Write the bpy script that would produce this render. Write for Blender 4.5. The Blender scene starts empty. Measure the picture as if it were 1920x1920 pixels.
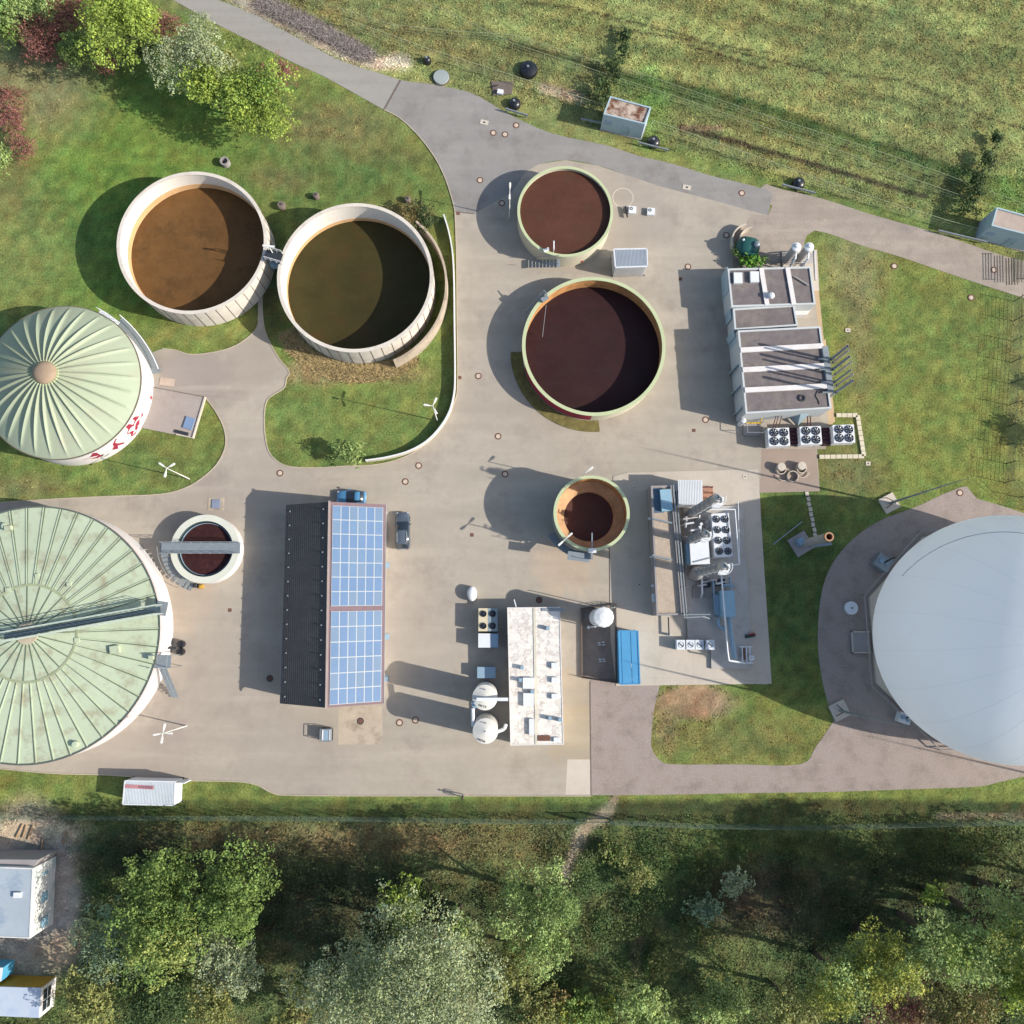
import bpy, math, random
import numpy as np
from mathutils import Vector, Matrix
from mathutils.geometry import tessellate_polygon
R = math.radians
PI = math.pi
scene = bpy.context.scene
# ------------------------------------------------------------------ camera, sky, sun, exposure
CAM_H = 106.0; FPX = 1640.0; NX, NY = 941.0, 1176.0     # height, focal length in photo pixels, point straight below
zc = Vector((-(NX-960), (NY-960), FPX)).normalized()      # world up in camera space
yc = zc.cross(Vector((1, 0, 0))); yc.normalize()
if yc.y < 0: yc = -yc
xc = yc.cross(zc)
M3 = Matrix((xc, yc, zc))                                # camera space -> world
cam = bpy.data.cameras.new('camera'); camo = bpy.data.objects.new('camera', cam)
scene.collection.objects.link(camo)
camo.matrix_world = Matrix.Translation((0, 0, CAM_H)) @ M3.to_4x4()
cam.sensor_width = 36; cam.sensor_height = 36; cam.sensor_fit = 'HORIZONTAL'; cam.lens = 36*FPX/1920
cam.clip_start = 1; cam.clip_end = 9000
scene.camera = camo
SHAZ, EL = 167.1, 30.9                                   # where shadows point, sun height
world = bpy.data.worlds.new('World'); scene.world = world; world.use_nodes = True
nt = world.node_tree; bg = nt.nodes['Background']
sky = nt.nodes.new('ShaderNodeTexSky'); sky.sky_type = 'NISHITA'; sky.sun_disc = False
sky.sun_elevation = R(EL); sky.sun_rotation = R(90-(SHAZ+180)); sky.air_density = 1.1; sky.dust_density = 1.5
nt.links.new(sky.outputs[0], bg.inputs[0]); bg.inputs[1].default_value = 0.134
sun = bpy.data.lights.new('sun', 'SUN'); sun.energy = 4.6; sun.angle = R(0.5); sun.color = (1, .945, .86)
suno = bpy.data.objects.new('sun', sun); scene.collection.objects.link(suno)
ld = Vector((math.cos(R(SHAZ))*math.cos(R(EL)), math.sin(R(SHAZ))*math.cos(R(EL)), -math.sin(R(EL))))
suno.rotation_euler = ld.to_track_quat('-Z', 'Y').to_euler(); suno.location = (60, -20, 80)
vs = scene.view_settings; vs.view_transform = 'Standard'; vs.look = 'None'; vs.exposure = 0.54; vs.gamma = 1
scene.render.engine = 'CYCLES'
random.seed(7); rng = np.random.default_rng(7)

# ------------------------------------------------------------------ helpers
def G(px, py, z=0.0):
    """photo pixel -> world point on the level z"""
    d = M3 @ Vector((px-960, -(py-960), -FPX)); t = (CAM_H-z)/-d.z
    return Vector((d.x*t, d.y*t, z))
M3n = np.array(M3)
def proj(P):
    c = (np.asarray(P, float)-np.array([0, 0, CAM_H])) @ M3n
    return 960+FPX*c[:, 0]/-c[:, 2], 960-FPX*c[:, 1]/-c[:, 2]
def GP(pts, z=0.0): return [G(p[0], p[1], z) for p in pts]
def lin(c): c = c/255.; return c/12.92 if c <= .04045 else ((c+.055)/1.055)**2.4
KA = 1/1.33
def col(r, g, b, k=1.0): return (min(.86, lin(r)*KA*k), min(.86, lin(g)*KA*k), min(.86, lin(b)*KA*k), 1)

def mat(name, c, rough=.8, var=.1, scale=.6, metal=0, bump=0, bscale=6, dirt=None, damt=.3, dscale=.25, c2=None, ring=None, spec=.3, joints=None, rot=0.0, streak=None, blobs=()):
    m = bpy.data.materials.new(name); m.use_nodes = True; t = m.node_tree; N = t.nodes; L = t.links
    b = N['Principled BSDF']; b.inputs['Roughness'].default_value = rough; b.inputs['Metallic'].default_value = metal
    b.inputs['Specular IOR Level'].default_value = spec
    geo = N.new('ShaderNodeNewGeometry'); P = geo.outputs['Position']
    def noise(s, det=5, r=.6):
        n = N.new('ShaderNodeTexNoise'); n.inputs['Scale'].default_value = s; n.inputs['Detail'].default_value = det
        n.inputs['Roughness'].default_value = r; L.new(P, n.inputs['Vector']); return n.outputs['Fac']
    def mrange(v, a, b_, lo=0., hi=1.):
        n = N.new('ShaderNodeMapRange'); n.inputs[1].default_value = a; n.inputs[2].default_value = b_
        n.inputs[3].default_value = lo; n.inputs[4].default_value = hi; L.new(v, n.inputs[0]); return n.outputs[0]
    def mix(f, a, b_, mode='MIX'):
        n = N.new('ShaderNodeMix'); n.data_type = 'RGBA'; n.blend_type = mode
        for s, v in ((n.inputs[0], f), (n.inputs[6], a), (n.inputs[7], b_)):
            if hasattr(v, 'is_output'): L.new(v, s)
            else: s.default_value = v
        return n.outputs[2]
    dark = tuple(x*(1-var) for x in c[:3])+(1,); lite = tuple(min(.9, x*(1+var)) for x in c[:3])+(1,)
    out = mix(mrange(noise(scale), .32, .68), dark, lite)
    out = mix(mrange(noise(scale*9, 3), .3, .7), out, mix(1., out, tuple([1-var*.9]*3)+(1,), 'MULTIPLY'))
    if c2: out = mix(mrange(noise(dscale*.6, 4), .42, .6), out, c2)
    if dirt: out = mix(mrange(noise(dscale, 7, .7), .5, .72, 0, damt), out, dirt)
    if ring:   # contour lines of dried puddles: (colour, scale, amount)
        f = noise(ring[1], 2, .5)
        a = mrange(f, .52, .56); bb = mrange(f, .57, .62, 1, .25)
        mu = N.new('ShaderNodeMath'); mu.operation = 'MULTIPLY'; L.new(a, mu.inputs[0]); L.new(bb, mu.inputs[1])
        m3 = N.new('ShaderNodeMath'); m3.operation = 'MULTIPLY'; L.new(mu.outputs[0], m3.inputs[0]); m3.inputs[1].default_value = ring[2]
        out = mix(m3.outputs[0], out, ring[0])
    wv = noise(.35, 5, .65)
    for bx_, by_, br_, ba_, bc_ in blobs:   # worn and stained areas of the paving, at their own places
        vm = N.new('ShaderNodeVectorMath'); vm.operation = 'DISTANCE'; L.new(P, vm.inputs[0]); vm.inputs[1].default_value = (bx_, by_, 0)
        ad = N.new('ShaderNodeMath'); ad.operation = 'MULTIPLY_ADD'; L.new(wv, ad.inputs[0]); ad.inputs[1].default_value = -br_*1.6; L.new(vm.outputs['Value'], ad.inputs[2])
        out = mix(mrange(ad.outputs[0], br_*-.1, br_*.3, ba_, 0), out, bc_)
    if streak:   # long soft streaks (tyre marks, wash lines)
        mp_ = N.new('ShaderNodeMapping'); mp_.inputs['Rotation'].default_value = (0, 0, streak[3]); mp_.inputs['Scale'].default_value = (streak[0], streak[1], 1); L.new(P, mp_.inputs[0])
        ns = N.new('ShaderNodeTexNoise'); ns.inputs['Scale'].default_value = 1; ns.inputs['Detail'].default_value = 5; L.new(mp_.outputs[0], ns.inputs['Vector'])
        out = mix(mrange(ns.outputs['Fac'], .45, .7, 0, streak[2]), out, tuple(x*.72 for x in c[:3])+(1,))
        out = mix(mrange(ns.outputs['Fac'], .42, .28, 0, streak[2]*.8), out, tuple(min(.9, x*1.16) for x in c[:3])+(1,))
    if joints:
        mp_ = N.new('ShaderNodeMapping'); mp_.inputs['Rotation'].default_value = (0, 0, rot); L.new(P, mp_.inputs[0])
        br = N.new('ShaderNodeTexBrick'); br.offset = 0; br.inputs['Scale'].default_value = 1; br.inputs['Mortar Size'].default_value = joints[2]; br.inputs['Mortar Smooth'].default_value = .4
        br.inputs['Brick Width'].default_value = joints[0]; br.inputs['Row Height'].default_value = joints[1]; L.new(mp_.outputs[0], br.inputs['Vector'])
        mj = N.new('ShaderNodeMath'); mj.operation = 'MULTIPLY'; L.new(br.outputs['Fac'], mj.inputs[0]); mj.inputs[1].default_value = joints[3]
        out = mix(mj.outputs[0], out, tuple(x*.6 for x in c[:3])+(1,))
    L.new(out, b.inputs['Base Color'])
    if bump:
        bn = N.new('ShaderNodeBump'); bn.inputs['Strength'].default_value = 1; bn.inputs['Distance'].default_value = bump
        L.new(noise(bscale, 4), bn.inputs['Height']); L.new(bn.outputs[0], b.inputs['Normal'])
    return m
def leafmat(name, rough=.6, trans=.25):
    m = bpy.data.materials.new(name); m.use_nodes = True; t = m.node_tree; N = t.nodes; L = t.links
    b = N['Principled BSDF']; b.inputs['Roughness'].default_value = rough; b.inputs['Specular IOR Level'].default_value = .25
    a = N.new('ShaderNodeAttribute'); a.attribute_name = 'tint'; L.new(a.outputs['Color'], b.inputs['Base Color'])
    if trans:
        tr = N.new('ShaderNodeBsdfTranslucent'); L.new(a.outputs['Color'], tr.inputs[0])
        mx = N.new('ShaderNodeMixShader'); mx.inputs[0].default_value = trans
        L.new(b.outputs[0], mx.inputs[1]); L.new(tr.outputs[0], mx.inputs[2]); L.new(mx.outputs[0], N['Material Output'].inputs[0])
    return m

class MB:
    def __init__(s): s.v = []; s.f = []
    def add(s, vs, fs):
        o = len(s.v); s.v += [tuple(x) for x in vs]; s.f += [tuple(i+o for i in f) for f in fs]; return s
    def prism(s, pts, z0, z1, cap=True, bottom=True):
        """vertical prism over a 2D outline"""
        n = len(pts); a = sum(pts[i][0]*pts[(i+1) % n][1]-pts[(i+1) % n][0]*pts[i][1] for i in range(n))
        if a < 0: pts = pts[::-1]
        vs = [(p[0], p[1], z0) for p in pts]+[(p[0], p[1], z1) for p in pts]
        fs = [(i, (i+1) % n, n+(i+1) % n, n+i) for i in range(n)]
        if n <= 4:
            if cap: fs.append(tuple(range(n, 2*n)))
            if bottom: fs.append(tuple(range(n-1, -1, -1)))
        else:
            for t in tessellate_polygon([[Vector((p[0], p[1], 0)) for p in pts]]):
                t = list(t); ar = (pts[t[1]][0]-pts[t[0]][0])*(pts[t[2]][1]-pts[t[0]][1])-(pts[t[2]][0]-pts[t[0]][0])*(pts[t[1]][1]-pts[t[0]][1])
                if ar < 0: t = t[::-1]
                if cap: fs.append(tuple(n+i for i in t))
                if bottom: fs.append(tuple(t[::-1]))
        return s.add(vs, fs)
    def box(s, c, d, rot=0.0, z0=None):
        """c centre (x,y,z) of the base, d size"""
        x, y, z = c; w, l, h = d; ca, sa = math.cos(rot), math.sin(rot)
        pts = [(x+ca*a*w/2-sa*b*l/2, y+sa*a*w/2+ca*b*l/2) for a, b in ((-1, -1), (1, -1), (1, 1), (-1, 1))]
        return s.prism(pts, z, z+h)
    def tube(s, p0, p1, r0, r1=None, n=8, caps=True):
        p0 = Vector(p0); p1 = Vector(p1); r1 = r0 if r1 is None else r1
        d = (p1-p0).normalized(); a = d.orthogonal().normalized(); b = d.cross(a)
        vs = [p0+(a*math.cos(t)+b*math.sin(t))*r0 for t in [2*PI*i/n for i in range(n)]]+[p1+(a*math.cos(t)+b*math.sin(t))*r1 for t in [2*PI*i/n for i in range(n)]]
        fs = [(i, (i+1) % n, n+(i+1) % n, n+i) for i in range(n)]
        if caps: fs += [tuple(range(n-1, -1, -1)), tuple(range(n, 2*n))]
        return s.add(vs, fs)
    def path(s, pts, r, n=6):
        for i in range(len(pts)-1): s.tube(pts[i], pts[i+1], r, n=n)
        return s
    def bar(s, p0, p1, w, h):
        """rectangular bar, w wide, h high, p on the bottom line"""
        p0 = Vector(p0); p1 = Vector(p1); d = Vector((p1.x-p0.x, p1.y-p0.y, 0)).normalized(); q = Vector((-d.y, d.x, 0))*w/2; u = Vector((0, 0, h))
        return s.add([p0-q, p0+q, p1+q, p1-q, p0-q+u, p0+q+u, p1+q+u, p1-q+u], [(0, 1, 2, 3), (4, 7, 6, 5), (0, 4, 5, 1), (1, 5, 6, 2), (2, 6, 7, 3), (3, 7, 4, 0)])
    def ring(s, x, y, ri, ro, z0, z1, n=72, a0=0., a1=360.):
        full = abs(a1-a0-360) < .01; k = n if full else n+1
        vs = []
        for i in range(k):
            t = R(a0+(a1-a0)*i/n); c, q = math.cos(t), math.sin(t)
            vs += [(x+ri*c, y+ri*q, z0), (x+ro*c, y+ro*q, z0), (x+ro*c, y+ro*q, z1), (x+ri*c, y+ri*q, z1)]
        fs = []
        for i in range(n):
            a = 4*i; b = 4*((i+1) % k)
            for j in range(4): fs.append((a+j, b+j, b+(j+1) % 4, a+(j+1) % 4)[::-1])
        if not full: fs += [(0, 1, 2, 3), tuple(4*n+j for j in (3, 2, 1, 0))]
        return s.add(vs, fs)
    def lathe(s, x, y, prof, n=48):
        vs = []; m = len(prof)
        for r, z in prof:
            for i in range(n):
                t = 2*PI*i/n; vs.append((x+r*math.cos(t), y+r*math.sin(t), z))
        fs = [(j*n+i, j*n+(i+1) % n, (j+1)*n+(i+1) % n, (j+1)*n+i) for j in range(m-1) for i in range(n)]
        return s.add(vs, fs)
    def strip(s, pts, w, z0, z1):
        """a wall or kerb of width w along a polyline"""
        P = [Vector((p[0], p[1])) for p in pts]; n = len(P); L_, R_ = [], []
        for i in range(n):
            d = (P[min(i+1, n-1)]-P[max(i-1, 0)]).normalized(); q = Vector((-d.y, d.x))*w/2
            L_.append(P[i]+q); R_.append(P[i]-q)
        vs = []
        for l, r in zip(L_, R_): vs += [(r.x, r.y, z0), (l.x, l.y, z0), (l.x, l.y, z1), (r.x, r.y, z1)]
        fs = [(4*i+j, 4*i+(j+1) % 4, 4*i+4+(j+1) % 4, 4*i+4+j)[::-1] for i in range(n-1) for j in range(4)]
        fs += [(0, 1, 2, 3), tuple(4*(n-1)+j for j in (3, 2, 1, 0))]
        return s.add(vs, fs)
    def build(s, name, m, parent=None, smooth=False):
        me = bpy.data.meshes.new(name); o = Vector(wl(parent)) if parent else Vector((0, 0, 0))
        me.from_pydata([(x-o.x, y-o.y, z-o.z) for x, y, z in s.v], [], s.f); me.update()
        if smooth:
            me.polygons.foreach_set('use_smooth', [True]*len(me.polygons))
            try: me.set_sharp_from_angle(angle=R(38))
            except Exception: pass
        me.materials.append(m)
        ob = bpy.data.objects.new(name, me); scene.collection.objects.link(ob)
        if parent: ob.parent = parent
        return ob
def wl(o):
    p = Vector((0, 0, 0))
    while o: p = p+o.location; o = o.parent
    return p
def tag(o, label=None, cat=None, group=None, kind=None):
    if label: o['label'] = label
    if cat: o['category'] = cat
    if group: o['group'] = group
    if kind: o['kind'] = kind
    return o
def thing(name, label, cat, loc, group=None):
    o = bpy.data.objects.new(name, None); scene.collection.objects.link(o)
    o.location = (loc[0], loc[1], loc[2] if len(loc) > 2 else 0); o.empty_display_size = .3
    return tag(o, label, cat, group)
def copy_tree(o, parent=None):
    c = o.copy(); scene.collection.objects.link(c)
    if parent: c.parent = parent
    for ch in list(o.children): copy_tree(ch, c)
    return c
def fast(name, V, F, C, m, parent=None, cw=None):
    """big mesh from arrays; V world coords"""
    V = np.asarray(V, np.float32); F = np.asarray(F, np.int32); k = F.shape[1]
    if parent is not None: V = V-np.array(wl(parent), np.float32)
    me = bpy.data.meshes.new(name); me.vertices.add(len(V)); me.vertices.foreach_set('co', V.ravel())
    me.loops.add(F.size); me.loops.foreach_set('vertex_index', F.ravel())
    me.polygons.add(len(F)); me.polygons.foreach_set('loop_start', np.arange(0, F.size, k, dtype=np.int32))
    me.update(calc_edges=True); me.validate(verbose=False)
    at = me.color_attributes.new('tint', 'FLOAT_COLOR', 'POINT')
    C = np.concatenate([np.clip(C, 0, 1), np.ones((len(V), 1))], 1).astype(np.float32); at.data.foreach_set('color', C.ravel())
    me.materials.append(m); ob = bpy.data.objects.new(name, me); scene.collection.objects.link(ob)
    if parent is not None: ob.parent = parent
    return ob
def linv(a): a = np.asarray(a, float)/255.; return np.where(a <= .04045, a/12.92, ((a+.055)/1.055)**2.4)*KA
def vnoise(x, y, s, seed=0):
    g = np.random.default_rng(seed).random((256, 256)); u = x/s+500; v = y/s+500
    i = np.floor(u).astype(int); j = np.floor(v).astype(int); fu = u-i; fv = v-j; fu = fu*fu*(3-2*fu); fv = fv*fv*(3-2*fv)
    a = g[i % 256, j % 256]; b = g[(i+1) % 256, j % 256]; c = g[i % 256, (j+1) % 256]; d = g[(i+1) % 256, (j+1) % 256]
    return (a*(1-fu)+b*fu)*(1-fv)+(c*(1-fu)+d*fu)*fv
def fbm(x, y, s, seed=0, o=3): return sum(vnoise(x, y, s/2**k, seed+k)*.5**k for k in range(o))/sum(.5**k for k in range(o))
def inpoly(x, y, poly):
    r = np.zeros(x.shape, bool); n = len(poly)
    for i in range(n):
        x0, y0 = poly[i][:2]; x1, y1 = poly[(i+1) % n][:2]
        if y0 == y1: continue
        c = ((y0 > y) != (y1 > y)) & (x < (x1-x0)*(y-y0)/(y1-y0)+x0); r ^= c
    return r
def smooth_line(pts, k=6):
    """Catmull-Rom through points"""
    P = [Vector((p[0], p[1], 0)) for p in pts]; out = []
    for i in range(len(P)-1):
        a = P[max(i-1, 0)]; b = P[i]; c = P[i+1]; d = P[min(i+2, len(P)-1)]
        for j in range(k):
            t = j/k; q = .5*((2*b)+(c-a)*t+(2*a-5*b+4*c-d)*t*t+(3*b-a-3*c+d)*t**3); out.append((q.x, q.y))
    out.append((P[-1].x, P[-1].y)); return out

# ------------------------------------------------------------------ tank data (centre, radius, rim height)
TA = (-37.73, 46.42, 9.07, 4.4); TB = (-17.78, 41.98, 9.39, 4.65); TC = (7.8, 51.24, 5.88, 3.2); TD = (11.2, 34.13, 8.67, 2.7)
TE = (10.44, 13.18, 4.35, 5.05); TF = (-35.31, 9.24, 4.06, 1.9); D1 = (-52.52, 28.97, 9.37, 3.99); D2 = (-53.94, -.69, 14.66, 4.12)
DOME = (56.8, -1.2, 6.95, 13.86)

# ------------------------------------------------------------------ ground outlines in photo pixels
ROAD = [(290, -12), (325, 0), (400, 42), (480, 82), (545, 115), (605, 142), (660, 172), (720, 206), (751, 150), (720, 140), (687, 130), (640, 114), (605, 97), (545, 64), (480, 28), (410, 0), (385, -12)]
ASPH_EDGE_L = [(720, 206), (750, 222), (785, 255), (815, 295), (835, 335), (848, 375), (853, 397)]
ASPHALT = smooth_line(ASPH_EDGE_L)+[(890, 400), (960, 360), (985, 322)]+smooth_line([(1010, 308), (1060, 300), (1120, 310), (1180, 330), (1240, 350), (1350, 379), (1440, 404)], 4) + \
    smooth_line([(1448, 366), (1440, 357), (1390, 343), (1335, 330), (1260, 307), (1197, 292), (1135, 272), (1035, 250), (960, 217), (900, 182), (870, 170), (830, 162), (800, 156), (775, 154), (751, 150)], 3)
ISLAND_TOP = [(853, 397), (856, 480), (857, 600), (858, 720), (852, 755), (838, 788), (815, 818), (785, 843), (745, 862), (700, 872), (650, 874), (600, 877), (550, 876), (525, 868), (505, 848), (497, 815), (496, 775), (503, 748), (532, 728), (537, 710), (542, 697), (522, 670), (505, 640), (496, 615), (492, 580), (492, 540)]
YARD = smooth_line(ISLAND_TOP, 5)+smooth_line([(484, 548), (485, 590), (480, 618), (448, 645), (410, 659), (360, 665), (330, 657), (305, 654), (270, 668)], 4)+[(255, 730), (385, 745)] + \
    smooth_line([(385, 745), (405, 772), (420, 803), (423, 835), (410, 866), (385, 892), (350, 914), (300, 927), (200, 931), (100, 936), (-40, 945)], 4)+[(-120, 960), (-120, 1440)] + \
    smooth_line([(0, 1441), (100, 1450), (200, 1453), (350, 1463), (440, 1465), (480, 1471), (510, 1486), (545, 1491), (700, 1492)], 4)+[(1108, 1491), (1106, 1275), (1440, 1283), (1425, 924), (1537, 921), (1532, 842), (1548, 842), (1560, 770), (1545, 640), (1535, 560), (1530, 504), (1375, 504), (1372, 470), (1385, 440), (1408, 402), (1440, 404), (1350, 379), (1240, 350), (1120, 310), (1060, 300), (1010, 308), (985, 322), (960, 360), (890, 400)]
SLAB = [(1176, 886), (1421, 880), (1447, 1282), (1155, 1286), (1145, 1200), (1143, 1000), (1150, 893)]
PLATFORM = [(1334, 1254), (1333, 1206), (1290, 1206), (1280, 950), (1392, 948), (1404, 1120), (1413, 1254)]
GRAVELROAD = [(1400, 372), (1436, 345)]+smooth_line([(1465, 355), (1540, 372), (1640, 404), (1740, 432), (1815, 457), (1877, 478), (1960, 500), (2150, 555)], 4)+smooth_line([(2150, 620), (1960, 570), (1880, 546), (1852, 537), (1777, 512), (1690, 482), (1615, 460), (1560, 440), (1527, 432)], 4)+[(1512, 442), (1505, 470), (1530, 506), (1375, 506), (1372, 470), (1385, 440), (1408, 401), (1440, 404), (1448, 385)]
GRAVEL = [(1107, 1272), (1160, 1272), (1238, 1282)]+smooth_line([(1226, 1330), (1222, 1370), (1222, 1402), (1238, 1426), (1265, 1433), (1380, 1433), (1500, 1433), (1530, 1400), (1563, 1352)], 4) + \
    smooth_line([(1563, 1352), (1545, 1290), (1535, 1230), (1534, 1170), (1541, 1110), (1560, 1058), (1600, 1010), (1650, 976), (1700, 957), (1730, 945)], 4)+[(1765, 928), (1800, 914), (1812, 912), (1832, 935), (1870, 946), (1920, 962), (2140, 1040), (2140, 1400), (1990, 1440)] + \
    smooth_line([(1920, 1456), (1870, 1467), (1830, 1475), (1700, 1480), (1550, 1485), (1400, 1487), (1250, 1490), (1109, 1491)], 4)
PAVED = [ROAD, ASPHALT, YARD, GRAVELROAD, GRAVEL]

# ------------------------------------------------------------------ ground colours (what grows there, soil, tree shade in the lower wood), painted per vertex of the ground mesh
def seg(px, py, pts, w):
    d = np.full(px.shape, 1e9)
    for (x0, y0), (x1, y1) in zip(pts[:-1], pts[1:]):
        t = np.clip(((px-x0)*(x1-x0)+(py-y0)*(y1-y0))/((x1-x0)**2+(y1-y0)**2), 0, 1)
        d = np.minimum(d, np.hypot(px-x0-t*(x1-x0), py-y0-t*(y1-y0)))
    return np.clip(1.5-d/w, 0, 1)
def ell(px, py, cx, cy, rx, ry, soft=.5):
    d = np.hypot((px-cx)/rx, (py-cy)/ry); return np.clip((1+soft-d)/(2*soft), 0, 1)
FIELD_EDGE = [(1150, 140), (1180, 145), (1260, 158), (1330, 175), (1440, 205), (1500, 223), (1580, 253), (1640, 272), (1700, 288), (1780, 316), (1850, 335), (1930, 345)]
def zones(X, Y):
    px, py = proj(np.stack([X, Y, 0*X], 1))
    n1 = fbm(X, Y, 9, 1); n2 = fbm(X, Y, 2.5, 11); n3 = fbm(X, Y, .8, 21, 2)
    wob = np.where((px > 900) & (py < 420), .2, 1.); px = px+(n2-.5)*26*wob; py = py+((n1-.5)*20+(n2-.5)*14)*wob
    C = np.zeros((len(X), 3))+np.array([134, 139, 78])
    def put(w, c, s=1.):
        nonlocal C
        w = np.clip(w*s, 0, 1)[:, None]; C = C*(1-w)+np.array(c, float)*w
    roady = np.interp(px, [0, 325, 720, 960, 1260, 1440, 1880, 2200], [-160, 0, 175, 217, 307, 360, 485, 600])
    left = (py > roady) & (py < 1500)
    put(np.clip((py-roady)/20, 0, 1)*np.clip((px+400)/10, 0, 1), [119, 132, 62])
    # left lawns
    put(ell(px, py, 200, 400, 230, 260), [106, 136, 54]); put(ell(px, py, 330, 200, 180, 100), [104, 130, 54])
    put(ell(px, py, 60, 160, 120, 110), [132, 130, 84]); put(ell(px, py, 40, 470, 110, 140), [122, 132, 72], .7)
    put(ell(px, py, 0, 330, 60, 70), [128, 122, 74], .7)
    put(ell(px, py, 630, 235, 120, 45), [122, 116, 70], .8); put(ell(px, py, 680, 290, 130, 18), [124, 116, 70], .6)
    put(ell(px, py, 620, 330, 180, 50), [98, 116, 56], .8); put(ell(px, py, 520, 330, 60, 22), [138, 122, 74], .6)
    put(ell(px, py, 760, 400, 40, 28), [140, 118, 72], .8)
    put(ell(px, py, 640, 700, 130, 22, .35), [178, 150, 104]); put(ell(px, py, 720, 700, 80, 20), [150, 128, 80], .6)
    put(ell(px, py, 350, 628, 130, 24), [134, 136, 70], .7)
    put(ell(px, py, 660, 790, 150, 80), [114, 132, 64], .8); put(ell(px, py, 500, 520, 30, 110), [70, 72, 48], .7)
    put(ell(px, py, 30, 910, 90, 24), [140, 126, 82], .6); put(ell(px, py, 300, 860, 120, 40), [110, 122, 60], .6)
    # right lawn
    put(ell(px, py, 1720, 690, 180, 260), [119, 130, 60]); put(ell(px, py, 1600, 500, 60, 80), [146, 138, 88], .7)
    put(ell(px, py, 1610, 640, 28, 140), [138, 128, 84], .6); put(ell(px, py, 1590, 880, 60, 50), [120, 112, 68], .8)
    put(ell(px, py, 1920, 700, 40, 250), [132, 128, 76], .6)
    put(ell(px, py, 1370, 1390, 160, 50), [116, 118, 62]); put(ell(px, py, 1300, 1316, 78, 34, .25), [164, 132, 98], 1.)
    put(ell(px, py, 1250, 1360, 22, 50), [140, 122, 84], .7); put(ell(px, py, 1500, 1100, 70, 180), [80, 98, 50], .8)
    # verge beside the road, bare strip and ditch
    put(seg(px, py, [(440, -8), (480, 14), (560, 58), (640, 100), (700, 122), (760, 118)], 14), [196, 176, 152], .95)
    put(seg(px, py, [(500, 0), (560, 30), (640, 70), (700, 105)], 9), [146, 134, 126], .95)
    put(seg(px, py, [(560, 0), (700, 40), (900, 110), (1120, 200)], 30), [140, 132, 78], .5)
    put(seg(px, py, [(1020, 165), (1085, 183)], 10), [178, 152, 122], .95); put(seg(px, py, [(1200, 275), (1440, 338), (1760, 440)], 14), [112, 132, 60], .6)
    put(seg(px, py, FIELD_EDGE, 7), [66, 84, 42], .95); put(seg(px, py, [(a, b+9) for a, b in FIELD_EDGE], 11), [84, 110, 52], .8); put(seg(px, py, [(a, b+26) for a, b in FIELD_EDGE], 20), [112, 124, 66], .7)
    put(seg(px, py, [(960, 85), (1080, 112), (1150, 140)], 6), [92, 96, 52], .7)
    put(seg(px, py, [(1278, 240), (1340, 255), (1440, 285), (1540, 312), (1640, 342), (1735, 368)], 4.5), [74, 66, 46], .95)
    put(seg(px, py, [(1280, 240), (1350, 240)], 6), [150, 122, 92], .7)
    put(ell(px, py, 1220, 200, 34, 70), [112, 150, 66], .7); put(ell(px, py, 1890, 390, 40, 60), [110, 146, 64], .7)
    for tr in ([(960, 2), (1070, 15), (1180, 40), (1290, 68), (1350, 92), (1440, 112), (1560, 140), (1690, 150), (1740, 170), (1850, 222), (1930, 244)], [(1290, 85), (1440, 130)], [(1140, 50), (1440, 100)]):
        put(seg(px, py, tr, 2.0), [80, 78, 46], .85)
    # below the yard
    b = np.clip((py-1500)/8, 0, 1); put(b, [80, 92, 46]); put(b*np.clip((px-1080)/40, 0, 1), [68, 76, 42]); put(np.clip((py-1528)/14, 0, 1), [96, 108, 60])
    put(ell(px, py, 660, 1580, 330, 34), [138, 118, 78], .85); put(ell(px, py, 960, 1580, 110, 55), [106, 102, 60], .7)
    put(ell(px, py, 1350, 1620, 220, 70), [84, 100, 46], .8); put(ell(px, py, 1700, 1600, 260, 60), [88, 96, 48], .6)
    put(ell(px, py, 1430, 1690, 110, 60), [112, 88, 74], .85); put(ell(px, py, 1700, 1850, 120, 70), [104, 76, 62], .8)
    put(ell(px, py, 640, 1710, 260, 95), [62, 66, 44], .8); put(ell(px, py, 1650, 1680, 300, 70), [68, 74, 46], .7); put(ell(px, py, 330, 1600, 150, 40), [66, 66, 44], .8)  # dark patches: shade of the trees painted into the wood floor colour
    put(ell(px, py, 50, 1680, 105, 170, .2), [184, 170, 154]); put(ell(px, py, 60, 1560, 110, 26, .3), [214, 192, 156], .9)
    put(ell(px, py, 110, 1780, 50, 34), [190, 160, 124], .8); put(ell(px, py, 90, 1600, 60, 30), [130, 124, 118], .7)
    put(seg(px, py, [(1148, 1496), (1132, 1520), (1085, 1550), (1072, 1600), (1060, 1640)], 11), [172, 152, 122], .95)
    put(seg(px, py, [(1195, 1760), (1200, 1830)], 8), [140, 112, 84], .6)
    put(seg(px, py, [(1760, 1535), (1920, 1528)], 6), [160, 140, 108], .8)
    fm = np.clip((roady-8-py)/20, 0, 1)*np.clip((px-300)/60, 0, 1)           # mown meadow: long streaks along the field edge
    al = X*.966-Y*.259; ac = X*.259+Y*.966; sk = fbm(al/9., ac, 1.1, 41, 3); sk2 = vnoise(al/30., ac, 3.3, 47)
    C = C*(1+fm*((sk-.5)*.42+(sk2-.5)*.2))[:, None]
    # broken small-scale cover
    C = C*1.0+9; C = C*(.80+.40*n3[:, None])*(.93+.14*n2[:, None]); C[:, 0] += (n1-.5)*24+(fbm(X, Y, 1.1, 31, 2)-.5)*30; C[:, 1] += (n1-.5)*12
    gy = C.mean(1)[:, None]; C = (C*.91+gy*.09)*.985
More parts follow.
